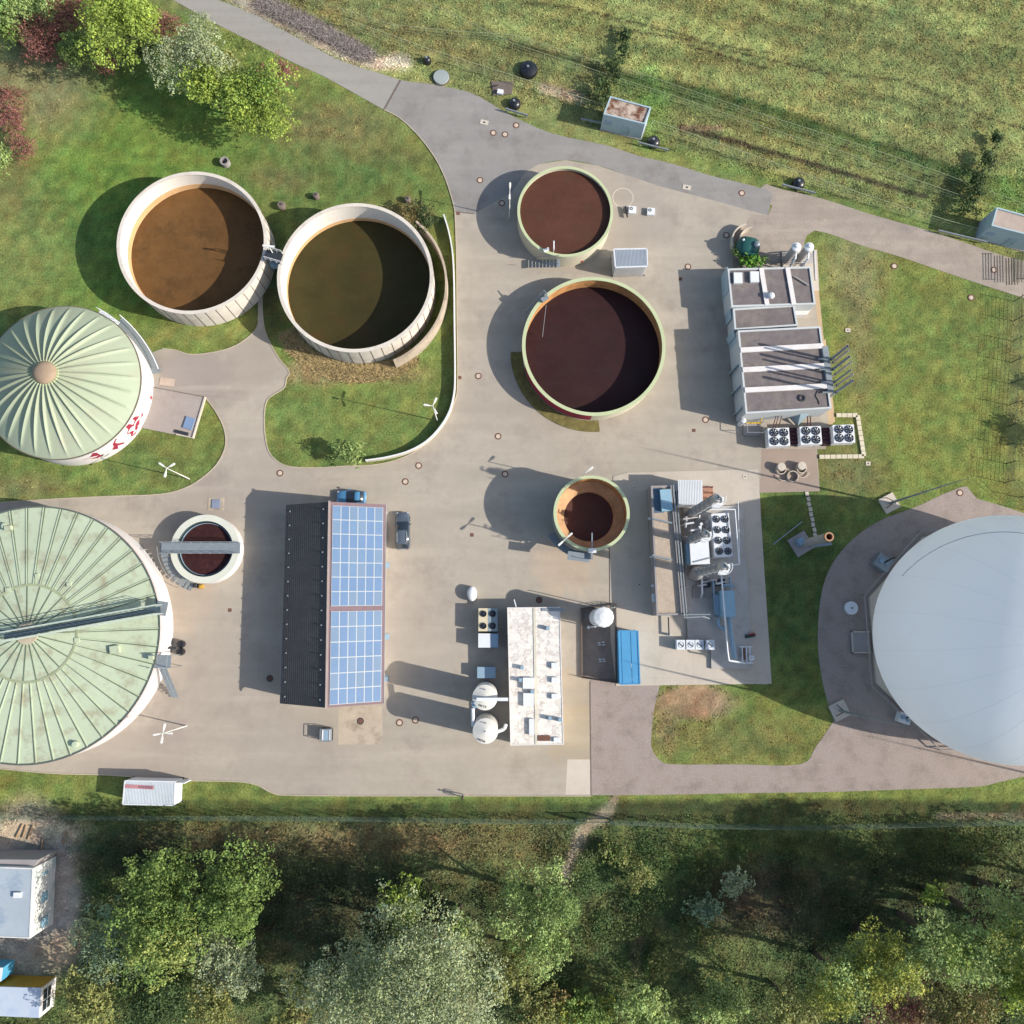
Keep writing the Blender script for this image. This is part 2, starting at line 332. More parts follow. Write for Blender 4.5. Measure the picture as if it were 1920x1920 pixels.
    return np.clip(C, 18, 235), px, py

ax = np.concatenate([[-4000, -1500, -600, -300, -150], np.arange(-84, 96, .42), [150, 300, 600, 1500, 4000]])
ay = np.concatenate([[-4000, -1500, -600, -300, -150], np.arange(-66, 104, .42), [150, 300, 600, 1500, 4000]])
XX, YY = np.meshgrid(ax, ay, indexing='ij'); nx_, ny_ = XX.shape
zC, _, _ = zones(XX.ravel(), YY.ravel())
far = (np.abs(XX.ravel()) > 100) | (np.abs(YY.ravel()) > 110); zC[far] = [112, 124, 66]
ii, jj = np.meshgrid(np.arange(nx_-1), np.arange(ny_-1), indexing='ij'); a_ = (ii*ny_+jj).ravel()
gm = bpy.data.materials.new('grass_ground'); gm.use_nodes = True
t_ = gm.node_tree; b_ = t_.nodes['Principled BSDF']; b_.inputs['Roughness'].default_value = .95; b_.inputs['Specular IOR Level'].default_value = .1
at_ = t_.nodes.new('ShaderNodeAttribute'); at_.attribute_name = 'tint'
ge_ = t_.nodes.new('ShaderNodeNewGeometry')
no_ = t_.nodes.new('ShaderNodeTexNoise'); no_.inputs['Scale'].default_value = 3.8; no_.inputs['Detail'].default_value = 6; no_.inputs['Roughness'].default_value = .75
mr_ = t_.nodes.new('ShaderNodeMapRange'); mr_.inputs[1].default_value = .3; mr_.inputs[2].default_value = .7; mr_.inputs[3].default_value = .55; mr_.inputs[4].default_value = 1.4
mx_ = t_.nodes.new('ShaderNodeMix'); mx_.data_type = 'RGBA'; mx_.blend_type = 'MULTIPLY'; mx_.inputs[0].default_value = 1
t_.links.new(ge_.outputs['Position'], no_.inputs['Vector']); t_.links.new(no_.outputs['Fac'], mr_.inputs[0]); t_.links.new(mr_.outputs[0], mx_.inputs[7]); t_.links.new(at_.outputs['Color'], mx_.inputs[6]); t_.links.new(mx_.outputs[2], b_.inputs['Base Color'])
bp_ = t_.nodes.new('ShaderNodeBump'); bp_.inputs['Distance'].default_value = .12; t_.links.new(no_.outputs['Fac'], bp_.inputs['Height']); t_.links.new(bp_.outputs[0], b_.inputs['Normal'])
g = fast('ground', np.stack([XX.ravel(), YY.ravel(), 0*XX.ravel()], 1), np.stack([a_, a_+ny_, a_+ny_+1, a_+1], 1), linv(zC), gm)
tag(g, kind='structure')

# ------------------------------------------------------------------ materials
def BL(px, py, rr, a, c): q = G(px, py, 0); return (q.x, q.y, rr, a, c)
YB = [BL(360, 705, 5, .75, col(160, 148, 142)), BL(470, 690, 4, .5, col(166, 152, 142)), BL(1175, 400, 6, .55, col(166, 156, 146)), BL(380, 950, 5, .5, col(162, 148, 138)), BL(250, 1450, 8, .4, col(166, 152, 142)), BL(400, 1300, 9, .35, col(170, 156, 144)),
      BL(560, 1420, 7, .4, col(168, 156, 146)), BL(1085, 1380, 4, .6, col(188, 168, 134)), BL(1070, 1300, 3, .5, col(180, 160, 130)), BL(800, 1180, 6, .35, col(174, 162, 150)), BL(960, 760, 7, .35, col(172, 160, 146)), BL(1060, 1060, 4, .5, col(204, 178, 152)), BL(520, 905, 6, .35, col(168, 154, 142)), BL(350, 1130, 4, .4, col(196, 172, 148))]
M_conc = mat('yard_concrete', col(187, 176, 160), .9, .085, .12, dirt=col(146, 134, 124), damt=.95, dscale=.12, bump=.004, joints=(5.2, 6.1, .03, .14), rot=.03, streak=(.05, .5, .45, .06), blobs=YB)
M_asph = mat('asphalt', col(156, 152, 147), .92, .07, .2, dirt=col(122, 114, 110), damt=.65, dscale=.25, bump=.01, bscale=12, streak=(.06, .7, .3, .25))
M_road = mat('old_asphalt', col(168, 163, 155), .92, .07, .3, dirt=col(132, 124, 112), damt=.5, dscale=.3, bump=.01, bscale=12, streak=(.06, .8, .35, .52))
M_grvl = mat('red_gravel', col(172, 157, 147), .95, .2, .5, dirt=col(140, 128, 128), damt=.6, dscale=.5, bump=.03, bscale=5)
M_grvr = mat('gravel_track', col(180, 166, 152), .95, .16, .6, dirt=col(134, 124, 120), damt=.9, dscale=.3, bump=.03, bscale=5, streak=(.07, .8, .55, .27))
M_hallw = mat('hall_wall', col(208, 212, 212), .8, .04, .6, dirt=col(176, 172, 166), damt=.4, dscale=.6)
M_slab = mat('slab_concrete', col(204, 192, 176), .85, .05, .2, dirt=col(176, 164, 150), damt=.6, dscale=.3, joints=(4.6, 5.4, .03, .3), rot=.03)
M_plat = mat('platform_concrete', col(196, 190, 182), .85, .05, .3, dirt=col(150, 140, 132), damt=.5, dscale=.4)
M_pale = mat('pale_concrete', col(212, 200, 184), .85, .05, .5)
M_stain = mat('stained_concrete', col(196, 180, 160), .9, .08, .6, dirt=col(138, 122, 106), damt=.9, dscale=.5)
M_kerb = mat('kerb_stone', col(196, 182, 160), .9, .12, .8)
M_joint = mat('joint_dark', col(120, 108, 100), .9, .1, 1)
M_white = mat('white_paint', col(238, 238, 236), .5, .02, .5)
M_whiter = mat('white_sheet', col(232, 234, 236), .45, .03, 1.)
M_wall = mat('white_wall', col(236, 230, 226), .8, .03, .6, dirt=col(196, 180, 168), damt=.3, dscale=.5)
M_tcon = mat('tank_concrete', col(226, 216, 202), .85, .06, .5, dirt=col(168, 156, 142), damt=.6, dscale=.6)
M_tin = mat('tank_inner_concrete', col(244, 236, 224), .85, .05, .5, dirt=col(204, 184, 158), damt=.4, dscale=.5)
M_tband = mat('stained_band', col(226, 182, 132), .85, .08, .7)
M_cream = mat('cream_steel', col(216, 208, 184), .55, .05, .5, dirt=col(180, 170, 148), damt=.4, dscale=.8)
M_rim = mat('pale_green_rim', col(200, 208, 164), .6, .05, .5)
M_rust = mat('rust_orange_wall', col(208, 152, 96), .8, .16, .8, dirt=col(120, 88, 62), damt=.7, dscale=.9)
M_rustd = mat('brown_ledge', col(206, 164, 122), .85, .2, .8)
M_green = mat('pale_green_membrane', col(170, 180, 154), .6, .03, .25, dirt=col(164, 158, 138), damt=.6, dscale=.25)
M_green2 = mat('green_panel', col(194, 206, 176), .6, .05, .3, dirt=col(160, 150, 124), damt=.95, dscale=.45)
M_seam = mat('dark_green_seam', col(112, 126, 104), .7, .1, 1)
M_moss = mat('mossy_ring', col(168, 176, 142), .8, .1, 1)
M_knob = mat('brown_cap', col(172, 148, 124), .7, .1, .6)
M_dark = mat('dark_steel', col(56, 60, 66), .5, .1, 1)
M_grey = mat('galvanised_steel', col(158, 166, 170), .45, .08, 2, metal=.3)
M_steel = mat('stainless_steel', col(206, 200, 196), .45, .1, 1, metal=.35)
M_bluegrey = mat('blue_grey_sheet', col(150, 176, 194), .5, .04, 1)
M_ltblue = mat('light_blue_cabinet', col(150, 186, 204), .5, .04, 1)
M_paleb = mat('pale_blue_wall', col(176, 196, 204), .7, .04, .6)
M_blue = mat('container_blue', col(86, 158, 204), .5, .05, .6, dirt=col(100, 166, 206), damt=.5, dscale=.8)
M_black = mat('black_plastic', col(30, 32, 38), .35, .1, 1, spec=.6)
M_gravroof = mat('gravel_roof', col(128, 119, 118), .95, .16, 1.2, dirt=col(152, 140, 126), damt=.6, dscale=.5, bump=.02)
M_gravlite = mat('light_gravel_roof', col(196, 178, 158), .95, .1, 1.5, dirt=col(160, 144, 128), damt=.5, dscale=1, bump=.02)
M_tile = mat('dark_roof_tile', col(92, 88, 86), .8, .14, .5)
M_cell = mat('solar_cell', col(100, 130, 164), .55, .06, .35, spec=.3)
M_cell2 = mat('solar_cell_b', col(92, 124, 162), .5, .05, .35, spec=.3); M_cell3 = mat('solar_cell_c', col(104, 130, 158), .5, .05, .35, spec=.3)
M_alu = mat('aluminium_frame', col(176, 182, 186), .4, .02, 1)
M_purple = mat('barge_board', col(128, 106, 112), .7, .08, 1)
M_puddle = mat('stained_white_roof', col(244, 238, 228), .7, .03, .5, dirt=col(206, 194, 182), damt=.75, dscale=.9, ring=(col(182, 166, 154), 1.25, .65), streak=(.45, 1.9, .5, 0), joints=(50, .62, .02, .25))
M_dome = mat('gas_dome_membrane', col(236, 242, 248), .35, .015, .2, spec=.6, dirt=col(214, 220, 222), damt=.3, dscale=.3)
_t = M_dome.node_tree; _b = _t.nodes['Principled BSDF']; _tr = _t.nodes.new('ShaderNodeBsdfTranslucent'); _tr.inputs[0].default_value = (.86, .91, .97, 1)
_mx = _t.nodes.new('ShaderNodeMixShader'); _mx.inputs[0].default_value = .54; _t.links.new(_b.outputs[0], _mx.inputs[1]); _t.links.new(_tr.outputs[0], _mx.inputs[2]); _t.links.new(_mx.outputs[0], _t.nodes['Material Output'].inputs[0])
M_red = mat('crimson_paint', col(166, 52, 74), .7, .1, 1)
M_maroon = mat('maroon_pipework', col(92, 44, 52), .6, .1, 1)
M_yellow = mat('yellow_pipe', col(222, 184, 60), .5, .05, 1)
M_ochre = mat('ochre_wall', col(200, 158, 60), .7, .08, 1)
M_brown = mat('rusty_iron', col(120, 84, 70), .8, .12, 1)
M_tank = mat('dark_green_tank', col(44, 96, 92), .45, .1, .8)
M_copper = mat('heat_tinted_steel', col(206, 160, 124), .4, .1, 1, metal=.4)
M_glass = mat('dark_glass', col(44, 52, 60), .12, .02, 1, spec=.8)
M_paintb = mat('car_blue', col(88, 148, 188), .3, .02, 1, spec=.7)
M_paintg = mat('car_grey', col(88, 98, 110), .3, .02, 1, spec=.7)
M_tyre = mat('tyre_rubber', col(36, 36, 38), .8, .05, 1)
M_lampw = mat('lamp_white', col(236, 234, 226), .5, .02, 1)
M_redl = mat('red_lens', col(190, 50, 50), .3, .05, 1)
M_wood = mat('timber', col(168, 140, 110), .85, .12, 1)
M_fgrey = mat('fibre_cement', col(164, 158, 156), .8, .06, .5)
M_roofb = mat('blue_grey_roof', col(176, 186, 194), .6, .05, .3, dirt=col(122, 146, 172), damt=.8, dscale=.35)
M_bark = mat('bark', col(96, 82, 66), .9, .15, 2)
M_leaf = leafmat('leaf'); M_grass = leafmat('grass_blade', .8, .15)
def liquid(name, c, c2, sc=.25, rough=.3):
    return mat(name, c, max(rough, .5), .16, sc, dirt=c2, damt=.8, dscale=sc*1.6, spec=.12, streak=(.25, 1.1, .3, .4))

# ------------------------------------------------------------------ paved sheets
def sheet(name, px, z, m, drop=.3):
    return tag(MB().prism([(p.x, p.y) for p in GP(px, z)], z-drop, z, bottom=False).build(name, m), kind='structure')
sheet('asphalt_road', ROAD, .030, M_road); sheet('asphalt_yard', ASPHALT, .034, M_asph); sheet('concrete_yard', YARD, .038, M_conc)
sheet('gravel_track', GRAVELROAD, .026, M_grvr); sheet('gravel_yard', GRAVEL, .024, M_grvl)
sheet('concrete_slab', SLAB, .09, M_slab); sheet('plant_platform', PLATFORM, .42, M_plat)
sheet('parking_slab', [(635, 1322), (717, 1322), (717, 1396), (634, 1396)], .044, M_stain)
sheet('corner_slab', [(1064, 1424), (1107, 1424), (1108, 1490), (1060, 1490)], .044, M_pale)
sheet('cooler_pad', [(1428, 842), (1530, 842), (1537, 921), (1425, 924)], .046, mat('pad_brown', col(168, 150, 136), .9, .06, .3))
sheet('footpath', [(1538, 640), (1548, 636), (1566, 790), (1554, 800)], .04, mat('sandy_path', col(206, 178, 142), .95, .06, 1))
sheet('pad_edge', [(1522, 503), (1531, 503), (1545, 640), (1537, 642)], .042, mat('sandy_path_b', col(198, 172, 138), .95, .06, 1))
kb = MB()
for ln in (ASPH_EDGE_L, ISLAND_TOP, [(484, 548), (485, 590), (480, 618), (448, 645), (410, 659), (360, 665), (330, 657), (305, 654)], [(385, 745), (405, 772), (420, 803), (423, 835), (410, 866), (385, 892), (350, 914), (300, 927), (200, 931), (100, 936), (-40, 945)],
           [(0, 1441), (100, 1450), (200, 1453), (350, 1463), (440, 1465), (480, 1471), (510, 1486), (545, 1491), (700, 1492)], [(700, 1492), (900, 1492), (1108, 1492)]):
    kb.strip([(p.x, p.y) for p in GP(smooth_line(ln, 5), 0)], .12, 0, .1)
tag(kb.build('kerb', M_kerb), kind='structure')
jb = MB()
for a, b in (((853, 397), (890, 401)), ((1108, 1491), (1106, 1278)), ((1143, 1005), (1145, 1168)), ((751, 150), (720, 206)), ((1130, 1000), (1143, 1005))):
    jb.strip([(p.x, p.y) for p in GP([a, b], .05)], .22 if a[0] in (1143, 751) else .1, .03, .056)
tag(jb.build('paving_joint', M_joint), kind='structure')

# ------------------------------------------------------------------ open tanks
def joints(x, y, r, z0, z1, n, m, parent, w=.07):
    mb = MB()
    for i in range(n):
        t = 2*PI*(i+.5)/n; mb.box((x+(r+.012)*math.cos(t), y+(r+.012)*math.sin(t), z0), (.05, w, z1-z0), t)
    return mb.build('panel_joint', m, parent)
def tank(name, label, T, wall, inner, liq, zl, th=.3, band=None, cop=None, nj=0):
    x, y, r, h = T; t = thing(name, label, 'tank', (x, y, 0))
    w = MB(); w.ring(x, y, r-th, r, 0, h-.06, 96); w.build('wall', wall, t, True)
    li = MB().ring(x, y, r-th-.02, r-th-.005, zl-.2, h-.02, 96)
    li.build('inner_lining', inner, t, True)
    if band: MB().ring(x, y, r-th-.045, r-th-.025, zl-.1, zl+band[0], 96).build('stain_band', band[1], t, True)
    cm, cw = cop if cop else (wall, 0.02)
    MB().ring(x, y, r-th-.04-cw, r+cw+.02, h-.06, h+.04, 96).build('rim', cm, t, True)
    n = 72; MB().add([(x, y, zl)]+[(x+(r-th)*math.cos(2*PI*i/n), y+(r-th)*math.sin(2*PI*i/n), zl) for i in range(n)], [(0, 1+i, 1+(i+1) % n) for i in range(n)]).build('liquid', liq, t)
    if nj: joints(x, y, r, 0, h-.06, nj, M_joint, t)
    return t
tA = tank('open_tank', 'big open concrete tank with orange brown liquid, farthest left of the open tanks', TA, M_tcon, M_tin, liquid('ochre_liquid', col(116, 84, 50), col(78, 62, 38)), 1.15, .32, (1.0, M_tband), nj=44)
tB = tank('open_tank', 'big open concrete tank with olive green liquid and an outer crescent wall', TB, M_tcon, M_tin, liquid('olive_liquid', col(70, 64, 36), col(80, 60, 34)), .85, .32, (.7, M_tband), nj=44)
tC = tank('open_tank', 'cream steel tank full to the brim with reddish brown liquid', TC, M_cream, M_cream, liquid('brown_liquid', col(96, 62, 50), col(88, 66, 50), rough=.4), 2.65, .16, cop=(M_rim, .06))
tD = tank('open_tank', 'widest steel tank in the yard with near black liquid and a pale green rim', TD, M_cream, M_rust, liquid('dark_liquid', col(62, 40, 40), col(54, 42, 40), rough=.4), .2, .16, cop=(M_rim, .1))
for z, a0, a1 in ((0.05, 195, 268),):
    MB().ring(TD[0], TD[1], TD[2]+.004, TD[2]+.03, .3, 2.3, 30, a0, a1).build('painted_mark', M_red, tD)
MB().ring(TD[0], TD[1], TD[2]+.08, TD[2]+1.5, .02, .12, 40, 180, 275).build('planting_ring', mat('soil_grass', col(128, 118, 70), .95, .3, 1.5), tD)
# crescent wall
t = thing('crescent_wall', 'low curved concrete wall hugging the right side of the olive green tank', 'wall', (TB[0]+9, TB[1], 0))
MB().ring(TB[0]+.2, TB[1]-.1, 10.55, 10.78, 0, 2.7, 40, -66, 50).build('wall', M_stain, t, True)
MB().ring(TB[0]+.2, TB[1]-.1, 10.53, 10.80, 2.7, 2.76, 40, -66, 50).build('coping', M_stain, t, True)
# deep tank E
x, y, r, h = TE; tE = thing('open_tank', 'tall narrow tank with orange stained inside and a dark deep centre', 'tank', (x, y, 0))
MB().ring(x, y, r-.16, r, 0, h-.05, 96).build('wall', mat('weathered_green_steel', col(150, 158, 148), .6, .08, .6), tE, True)
MB().ring(x, y, r-.2, r-.165, 0, h-.05, 96).build('inner_lining', M_rust, tE, True)
MB().ring(x, y, r-.26, r+.1, h-.05, h+.05, 96).build('rim', M_rim, tE, True)
MB().lathe(x, y, [(r-.22, 2.7), (r-.45, 2.45), (3.0, 1.85), (2.95, 1.3)], 72).build('ledge', M_rustd, tE, True)
MB().add([(x, y, 1.4)]+[(x+2.98*math.cos(2*PI*i/64), y+2.98*math.sin(2*PI*i/64), 1.4) for i in range(64)], [(0, 1+i, 1+(i+1) % 64) for i in range(64)]).build('liquid', liquid('black_liquid', col(100, 70, 64), col(84, 62, 56), rough=.4), tE)
sb = MB()
for i in range(26):   # stair round the lower left wall
    a = R(205+i*2.6); z = .4+i*.17
    sb.box((x+(r+.55)*math.cos(a), y+(r+.55)*math.sin(a), z), (.9, .26, .05), a)
sb.build('stair', M_grey, tE)
MB().path([(x+(r+1.05)*math.cos(R(205+i*5.5)), y+(r+1.05)*math.sin(R(205+i*5.5)), .4+i*.36+1) for i in range(13)], .035).build('handrail', M_grey, tE)
MB().box((G(1110, 1033, 5).x, G(1110, 1033, 5).y, 5.05), (.9, .5, .5)).build('mixer_drive', M_white, tE)
MB().bar(G(1110, 1030, 5.3), G(1110, 999, 5.3), .14, .14).build('mixer_arm', M_grey, tE)
p = G(1085, 1044, 4.2)
MB().box((p.x, p.y, 4.2), (2.6, 1., .06), R(-8)).build('service_platform', M_grey, tE)
# round tank F with bridge
x, y, r, h = TF; tF = thing('open_tank', 'small round tank with wide white rim crossed by a grey footbridge', 'tank', (x, y, 0))
MB().ring(x, y, r-.25, r, 0, h-.05, 80).build('wall', M_wall, tF, True)
MB().ring(x, y, 3.33, r+.03, h-.05, h+.03, 80).build('rim', mat('rim_ivory', col(222, 222, 206), .6, .04, .8), tF, True)
MB().ring(x, y, 3.28, 3.33, .8, h+.0, 80).build('inner_lining', mat('dark_channel', col(70, 90, 92), .7, .1, 1), tF, True)
MB().ring(x, y, 3.08, 3.13, .8, h-.35, 80).build('weir_ring', M_bluegrey, tF, True)
MB().add([(x, y, 1.3)]+[(x+3.3*math.cos(2*PI*i/64), y+3.3*math.sin(2*PI*i/64), 1.3) for i in range(64)], [(0, 1+i, 1+(i+1) % 64) for i in range(64)]).build('liquid', liquid('maroon_liquid', col(66, 40, 40), col(98, 58, 50), 1.6, .5), tF)
bt = thing('footbridge', 'grey steel footbridge lying across the small white-rimmed round tank', 'footbridge', (x, y, h))
p0 = G(300, 1027, 2.6); p1 = G(448, 1027, 2.6)
MB().bar((p0.x, p0.y, 2.1), (p1.x, p1.y, 2.1), 1.25, .12).build('deck', M_grey, bt)
for s in (-1, 1):
    mb = MB(); mb.path([(p0.x, p0.y+s*.66, 3.1), (p1.x, p1.y+s*.66, 3.1)], .035); mb.path([(p0.x, p0.y+s*.66, 2.65), (p1.x, p1.y+s*.66, 2.65)], .025)
    for i in range(9): q = p0.lerp(p1, i/8); mb.tube((q.x, q.y+s*.66, 2.1), (q.x, q.y+s*.66, 3.1), .03, n=6)
    mb.build('handrail', M_grey, bt)
mb = MB()
for s in (-.5, .5):
    mb.tube((p0.x+.1, p0.y+s, 0), (p0.x+.1, p0.y+s, 2.1), .06)
mb.build('leg', M_grey, bt)
st = MB()
for i in range(13):
    a = R(178+i*5.6); st.box((x+(r+.75)*math.cos(a), y+(r+.75)*math.sin(a), 1.95-i*.15), (1., .42, .05), a)
st.build('stair', M_grey, bt)
MB().path([(x+(r+1.25)*math.cos(R(178+i*7)), y+(r+1.25)*math.sin(R(178+i*7)), 2.95-i*.19) for i in range(11)], .035).build('stair_rail', M_grey, bt)
# walkway between the two big tanks
q = G(508, 480, 4.7); wt = thing('walkway', 'small steel walkway joining the rims of the two big concrete tanks', 'walkway', (q.x, q.y, 4.5))
w0 = G(497, 477, 4.75); w1 = G(528, 486, 4.75)
MB().bar(w0, w1, 1.3, .08).build('deck', M_dark, wt)
for s in (-1, 1):
    off = Vector((.1, .68*s, 0)); mb = MB(); mb.path([w0+off+Vector((0, 0, 1)), w1+off+Vector((0, 0, 1))], .035); mb.path([w0+off+Vector((0, 0, .5)), w1+off+Vector((0, 0, .5))], .025)
    for i in range(4): c = w0.lerp(w1, i/3)+off; mb.tube(c, c+Vector((0, 0, 1)), .03, n=6)
    mb.build('handrail', M_white, wt)
q2 = G(516, 492, 3.6); MB().box((q2.x, q2.y, 2.6), (1.3, .8, 1.0)).build('pump_box', M_bluegrey, wt)
c = G(511, 474, 4.8); MB().tube((c.x, c.y, 4.4), (c.x, c.y, 6.6), .06).build('lamp_pole', M_white, wt)
MB().box((c.x, c.y, 6.6), (1.4, .22, .12), R(-6)).build('floodlight', M_white, wt)
# fittings on the steel tanks
mb = MB(); a = G(1038, 470, 3.4); mb.tube((a.x, a.y, 2.7), (a.x, a.y, 4.2), .05); mb.bar((a.x, a.y-.2, 4.1), (a.x, a.y+.9, 4.1), .15, .15); mb.box((a.x-.9, a.y+.1, 3.25), (.7, .3, .3), .4); mb.build('mixer_head', M_white, tC)
s0 = G(995, 489, 1.2); s1 = G(1048, 492, 3.0)
mb = MB()
for i in range(9): c = s0.lerp(s1, i/8); mb.box((c.x, c.y, .3+i*.3), (.34, 1.05, .05))
mb.build('stair', M_grey, tC)
mb = MB(); mb.path([(s0.x, s0.y-.5, 1.2), (s1.x, s1.y-.5, 3.9)], .035); mb.path([(s0.x, s0.y+.5, 1.2), (s1.x, s1.y+.5, 3.9)], .035); mb.build('handrail', M_grey, tC)
c = G(1091, 487, 1); MB().tube((c.x, c.y, .6), (c.x, c.y, .95), .2).build('red_valve', M_redl, tC)
mb = MB(); c0 = G(1001, 562, 2.8); c1 = G(1020, 545, 3.4); c2 = G(1026, 556, 3.); c3 = G(986, 580, 2)
mb.path([(c3.x, c3.y, 1.), (c1.x, c1.y, 3.5), (c2.x, c2.y, 3.5)], .07); mb.path([(c3.x+.5, c3.y-.2, 1.), (c2.x-.2, c2.y, 3.4)], .05)
for i in range(8): c = Vector((c3.x, c3.y, 1.)).lerp(Vector((c1.x, c1.y, 3.5)), i/8); mb.bar(c, c+Vector((.6, -.3, 0)), .08, .04)
mb.build('ladder', M_grey, tD)
c = G(1021, 560, 3.); MB().box((c.x, c.y, 2.75), (.9, .5, .45), .6).build('mixer_drive', M_grey, tD)
MB().path([G(1024, 572, 2.9), G(1017, 632, .9)], .03).build('mixer_shaft', M_grey, tD)

# ------------------------------------------------------------------ covered digesters
x, y, r, h = D1; t1 = thing('covered_tank', 'round white tank under a pleated pale green membrane with a brown cap', 'tank', (x, y, 0))
MB().ring(x, y, r-.2, r, 0, h, 96).build('wall', M_wall, t1, True)
n = 30*14; m = 30; V = []
for j in range(m+1):
    u = .10+.90*j/m; zb = h+.05+3.9*(1-u**1.75)
    for i in range(n):
        ph = (i % 14)/14.; tri = abs(2*ph-1)            # 1 on the rib
        rib = (tri**7.)*min(1, (1-u)/.08)*(.10+.30*math.sin(PI*min(1, u*1.02)))
        tt = 2*PI*i/n+.05; V.append((x+(r+.03)*u*math.cos(tt), y+(r+.03)*u*math.sin(tt), zb+rib))
F = [(j*n+i, j*n+(i+1) % n, (j+1)*n+(i+1) % n, (j+1)*n+i)[::-1] for j in range(m) for i in range(n)]
mb = MB(); mb.add(V, F); mb.build('membrane_roof', M_green, t1, True)
MB().ring(x, y, r-.05, r+.08, h-.12, h+.1, 96).build('edge_band', mat('edge_dark', col(120, 112, 96), .7), t1, True)
MB().lathe(x, y, [(1.35, h+3.7), (1.35, h+4.05), (1.2, h+4.25), (.9, h+4.42), (.5, h+4.53), (.01, h+4.57)], 40).build('top_cap', M_knob, t1, True)
MB().ring(x, y, 1.33, 1.55, h+3.6, h+3.92, 40).build('cap_ring', M_rim, t1, True)
def wallpatch(cx, cy, rr, a, z, pts, name, m, parent):
    """flat painted shape wrapped on a round wall; pts = (metres along, metres up)"""
    mb = MB(); vs = []
    for u, v in pts:
        t = R(a)+u/rr; vs.append((cx+(rr+.015)*math.cos(t), cy+(rr+.015)*math.sin(t), z+v))
    for tr in tessellate_polygon([[Vector((p[0], p[1], 0)) for p in pts]]): mb.add([vs[i] for i in tr], [(0, 1, 2)])
    return mb.build(name, m, parent)
wallpatch(x, y, r, -36, .5, [(0, 0), (.9, .5), (1.2, 1.3), (1.9, 1.7), (1.5, 2.2), (.9, 1.8), (.7, 2.9), (.2, 3.1), (.1, 2.2), (-.5, 1.7), (-.2, 1.1), (-.5, .3)], 'painted_mark', M_red, t1)
wallpatch(x, y, r, -28, .5, [(0, .6), (.5, 1.2), (1.2, .8), (1.4, 1.1), (.8, 1.7), (.5, 2.6), (.1, 2.9), (.1, 2.1), (-.6, 1.9), (-.6, 1.6), (0, 1.4), (-.4, .8)], 'painted_mark', M_red, t1)
wallpatch(x, y, r, -52, .6, [(0, .2), (.3, 1.), (.9, .3), (1.1, .6), (.6, 1.4), (.5, 2.1), (1.1, 2.6), (1., 2.8), (.2, 2.2), (0, 1.5), (-.5, 1.0), (-.4, .7)], 'painted_mark', M_red, t1)
wallpatch(x, y, r, -68, .7, [(-1.3, 1.6), (-.3, 1.9), (.5, 2.8), (.8, 2.4), (.7, 1.2), (1.0, .7), (0, .6), (-.5, 1.2)], 'painted_mark', M_red, t1)
wallpatch(x, y, r, -6, 1., [(-.2, -.6), (.2, -.6), (.3, -.1), (-.2, -.1)], 'painted_mark', M_red, t1)
st = MB()
for i in range(30):
    a = R(14+i*1.25); st.box((x+(r+.6)*math.cos(a), y+(r+.6)*math.sin(a), .15+i*.125), (1.05, .24, .04), a)
st.build('stair', M_grey, t1)
MB().path([(x+(r+1.15)*math.cos(R(14+i*3)), y+(r+1.15)*math.sin(R(14+i*3)), 1.15+i*.31) for i in range(13)], .05).build('handrail', M_white, t1)
mb = MB(); mb.ring(x, y, r-.1, r+.45, h-.05, h+.02, 12, 49, 66)
for a in range(49, 67, 4): mb.tube((x+(r+.4)*math.cos(R(a)), y+(r+.4)*math.sin(R(a)), h), (x+(r+.4)*math.cos(R(a)), y+(r+.4)*math.sin(R(a)), h+1.), .03)
mb.ring(x, y, r+.37, r+.43, h+.96, h+1.02, 12, 49, 66); mb.build('top_platform', M_white, t1)

x, y, r, h = D2; t2 = thing('covered_tank', 'largest round white tank with flat ribbed green cover', 'tank', (x, y, 0))
MB().ring(x, y, r-.2, r, 0, h, 120).build('wall', M_wall, t2, True)
RI = 5.5; prof = [(.01, h+.95), (1.3, h+.88), (RI, h+.62), (r+.05, h+.02)]
MB().lathe(x, y, prof[::-1], 120).build('cover', M_green2, t2, True)
def zcov(q): return h+.95-(q/1.3*.07 if q < 1.3 else .07+(q-1.3)/(RI-1.3)*.26) if q < RI else h+.62-(q-RI)/(r+.05-RI)*.60
sm = MB(); lp = MB()
for k in range(46):
    t = 2*PI*k/46+.03; c, s = math.cos(t), math.sin(t)
    sm.bar((x+RI*1.02*c, y+RI*1.02*s, zcov(RI)-.01), (x+(r-.1)*c, y+(r-.1)*s, zcov(r)-.01), .13, .05)
    c2, s2 = math.cos(t+.011), math.sin(t+.011); lp.bar((x+RI*1.02*c2, y+RI*1.02*s2, zcov(RI)-.02), (x+(r-.1)*c2, y+(r-.1)*s2, zcov(r)-.02), .11, .11)
for k in range(23):
    t = 2*PI*k/23+.03; c, s = math.cos(t), math.sin(t)
    sm.bar((x+1.3*c, y+1.3*s, zcov(1.29)-.01), (x+RI*.98*c, y+RI*.98*s, zcov(RI*.98)-.01), .12, .05)
sm.build('rib_seam', M_seam, t2); lp.build('rib', M_green2, t2)
MB().ring(x, y, RI-.14, RI+.14, h+.55, h+.68, 80).build('inner_ring', M_moss, t2, True)
MB().ring(x, y, r-.12, r+.06, h+.03, h+.1, 120).build('edge_band', mat('edge_blue', col(96, 104, 98), .7), t2, True)
MB().ring(x, y, r-.06, r+.06, h-.35, h-.25, 120).build('wall_hoop', mat('hoop', col(206, 182, 176), .7), t2, True)
MB().lathe(x, y, [(1.25, h+.8), (1.25, h+1.05), (.01, h+1.1)], 36).build('centre_cap', mat('greige', col(196, 184, 160), .8), t2)
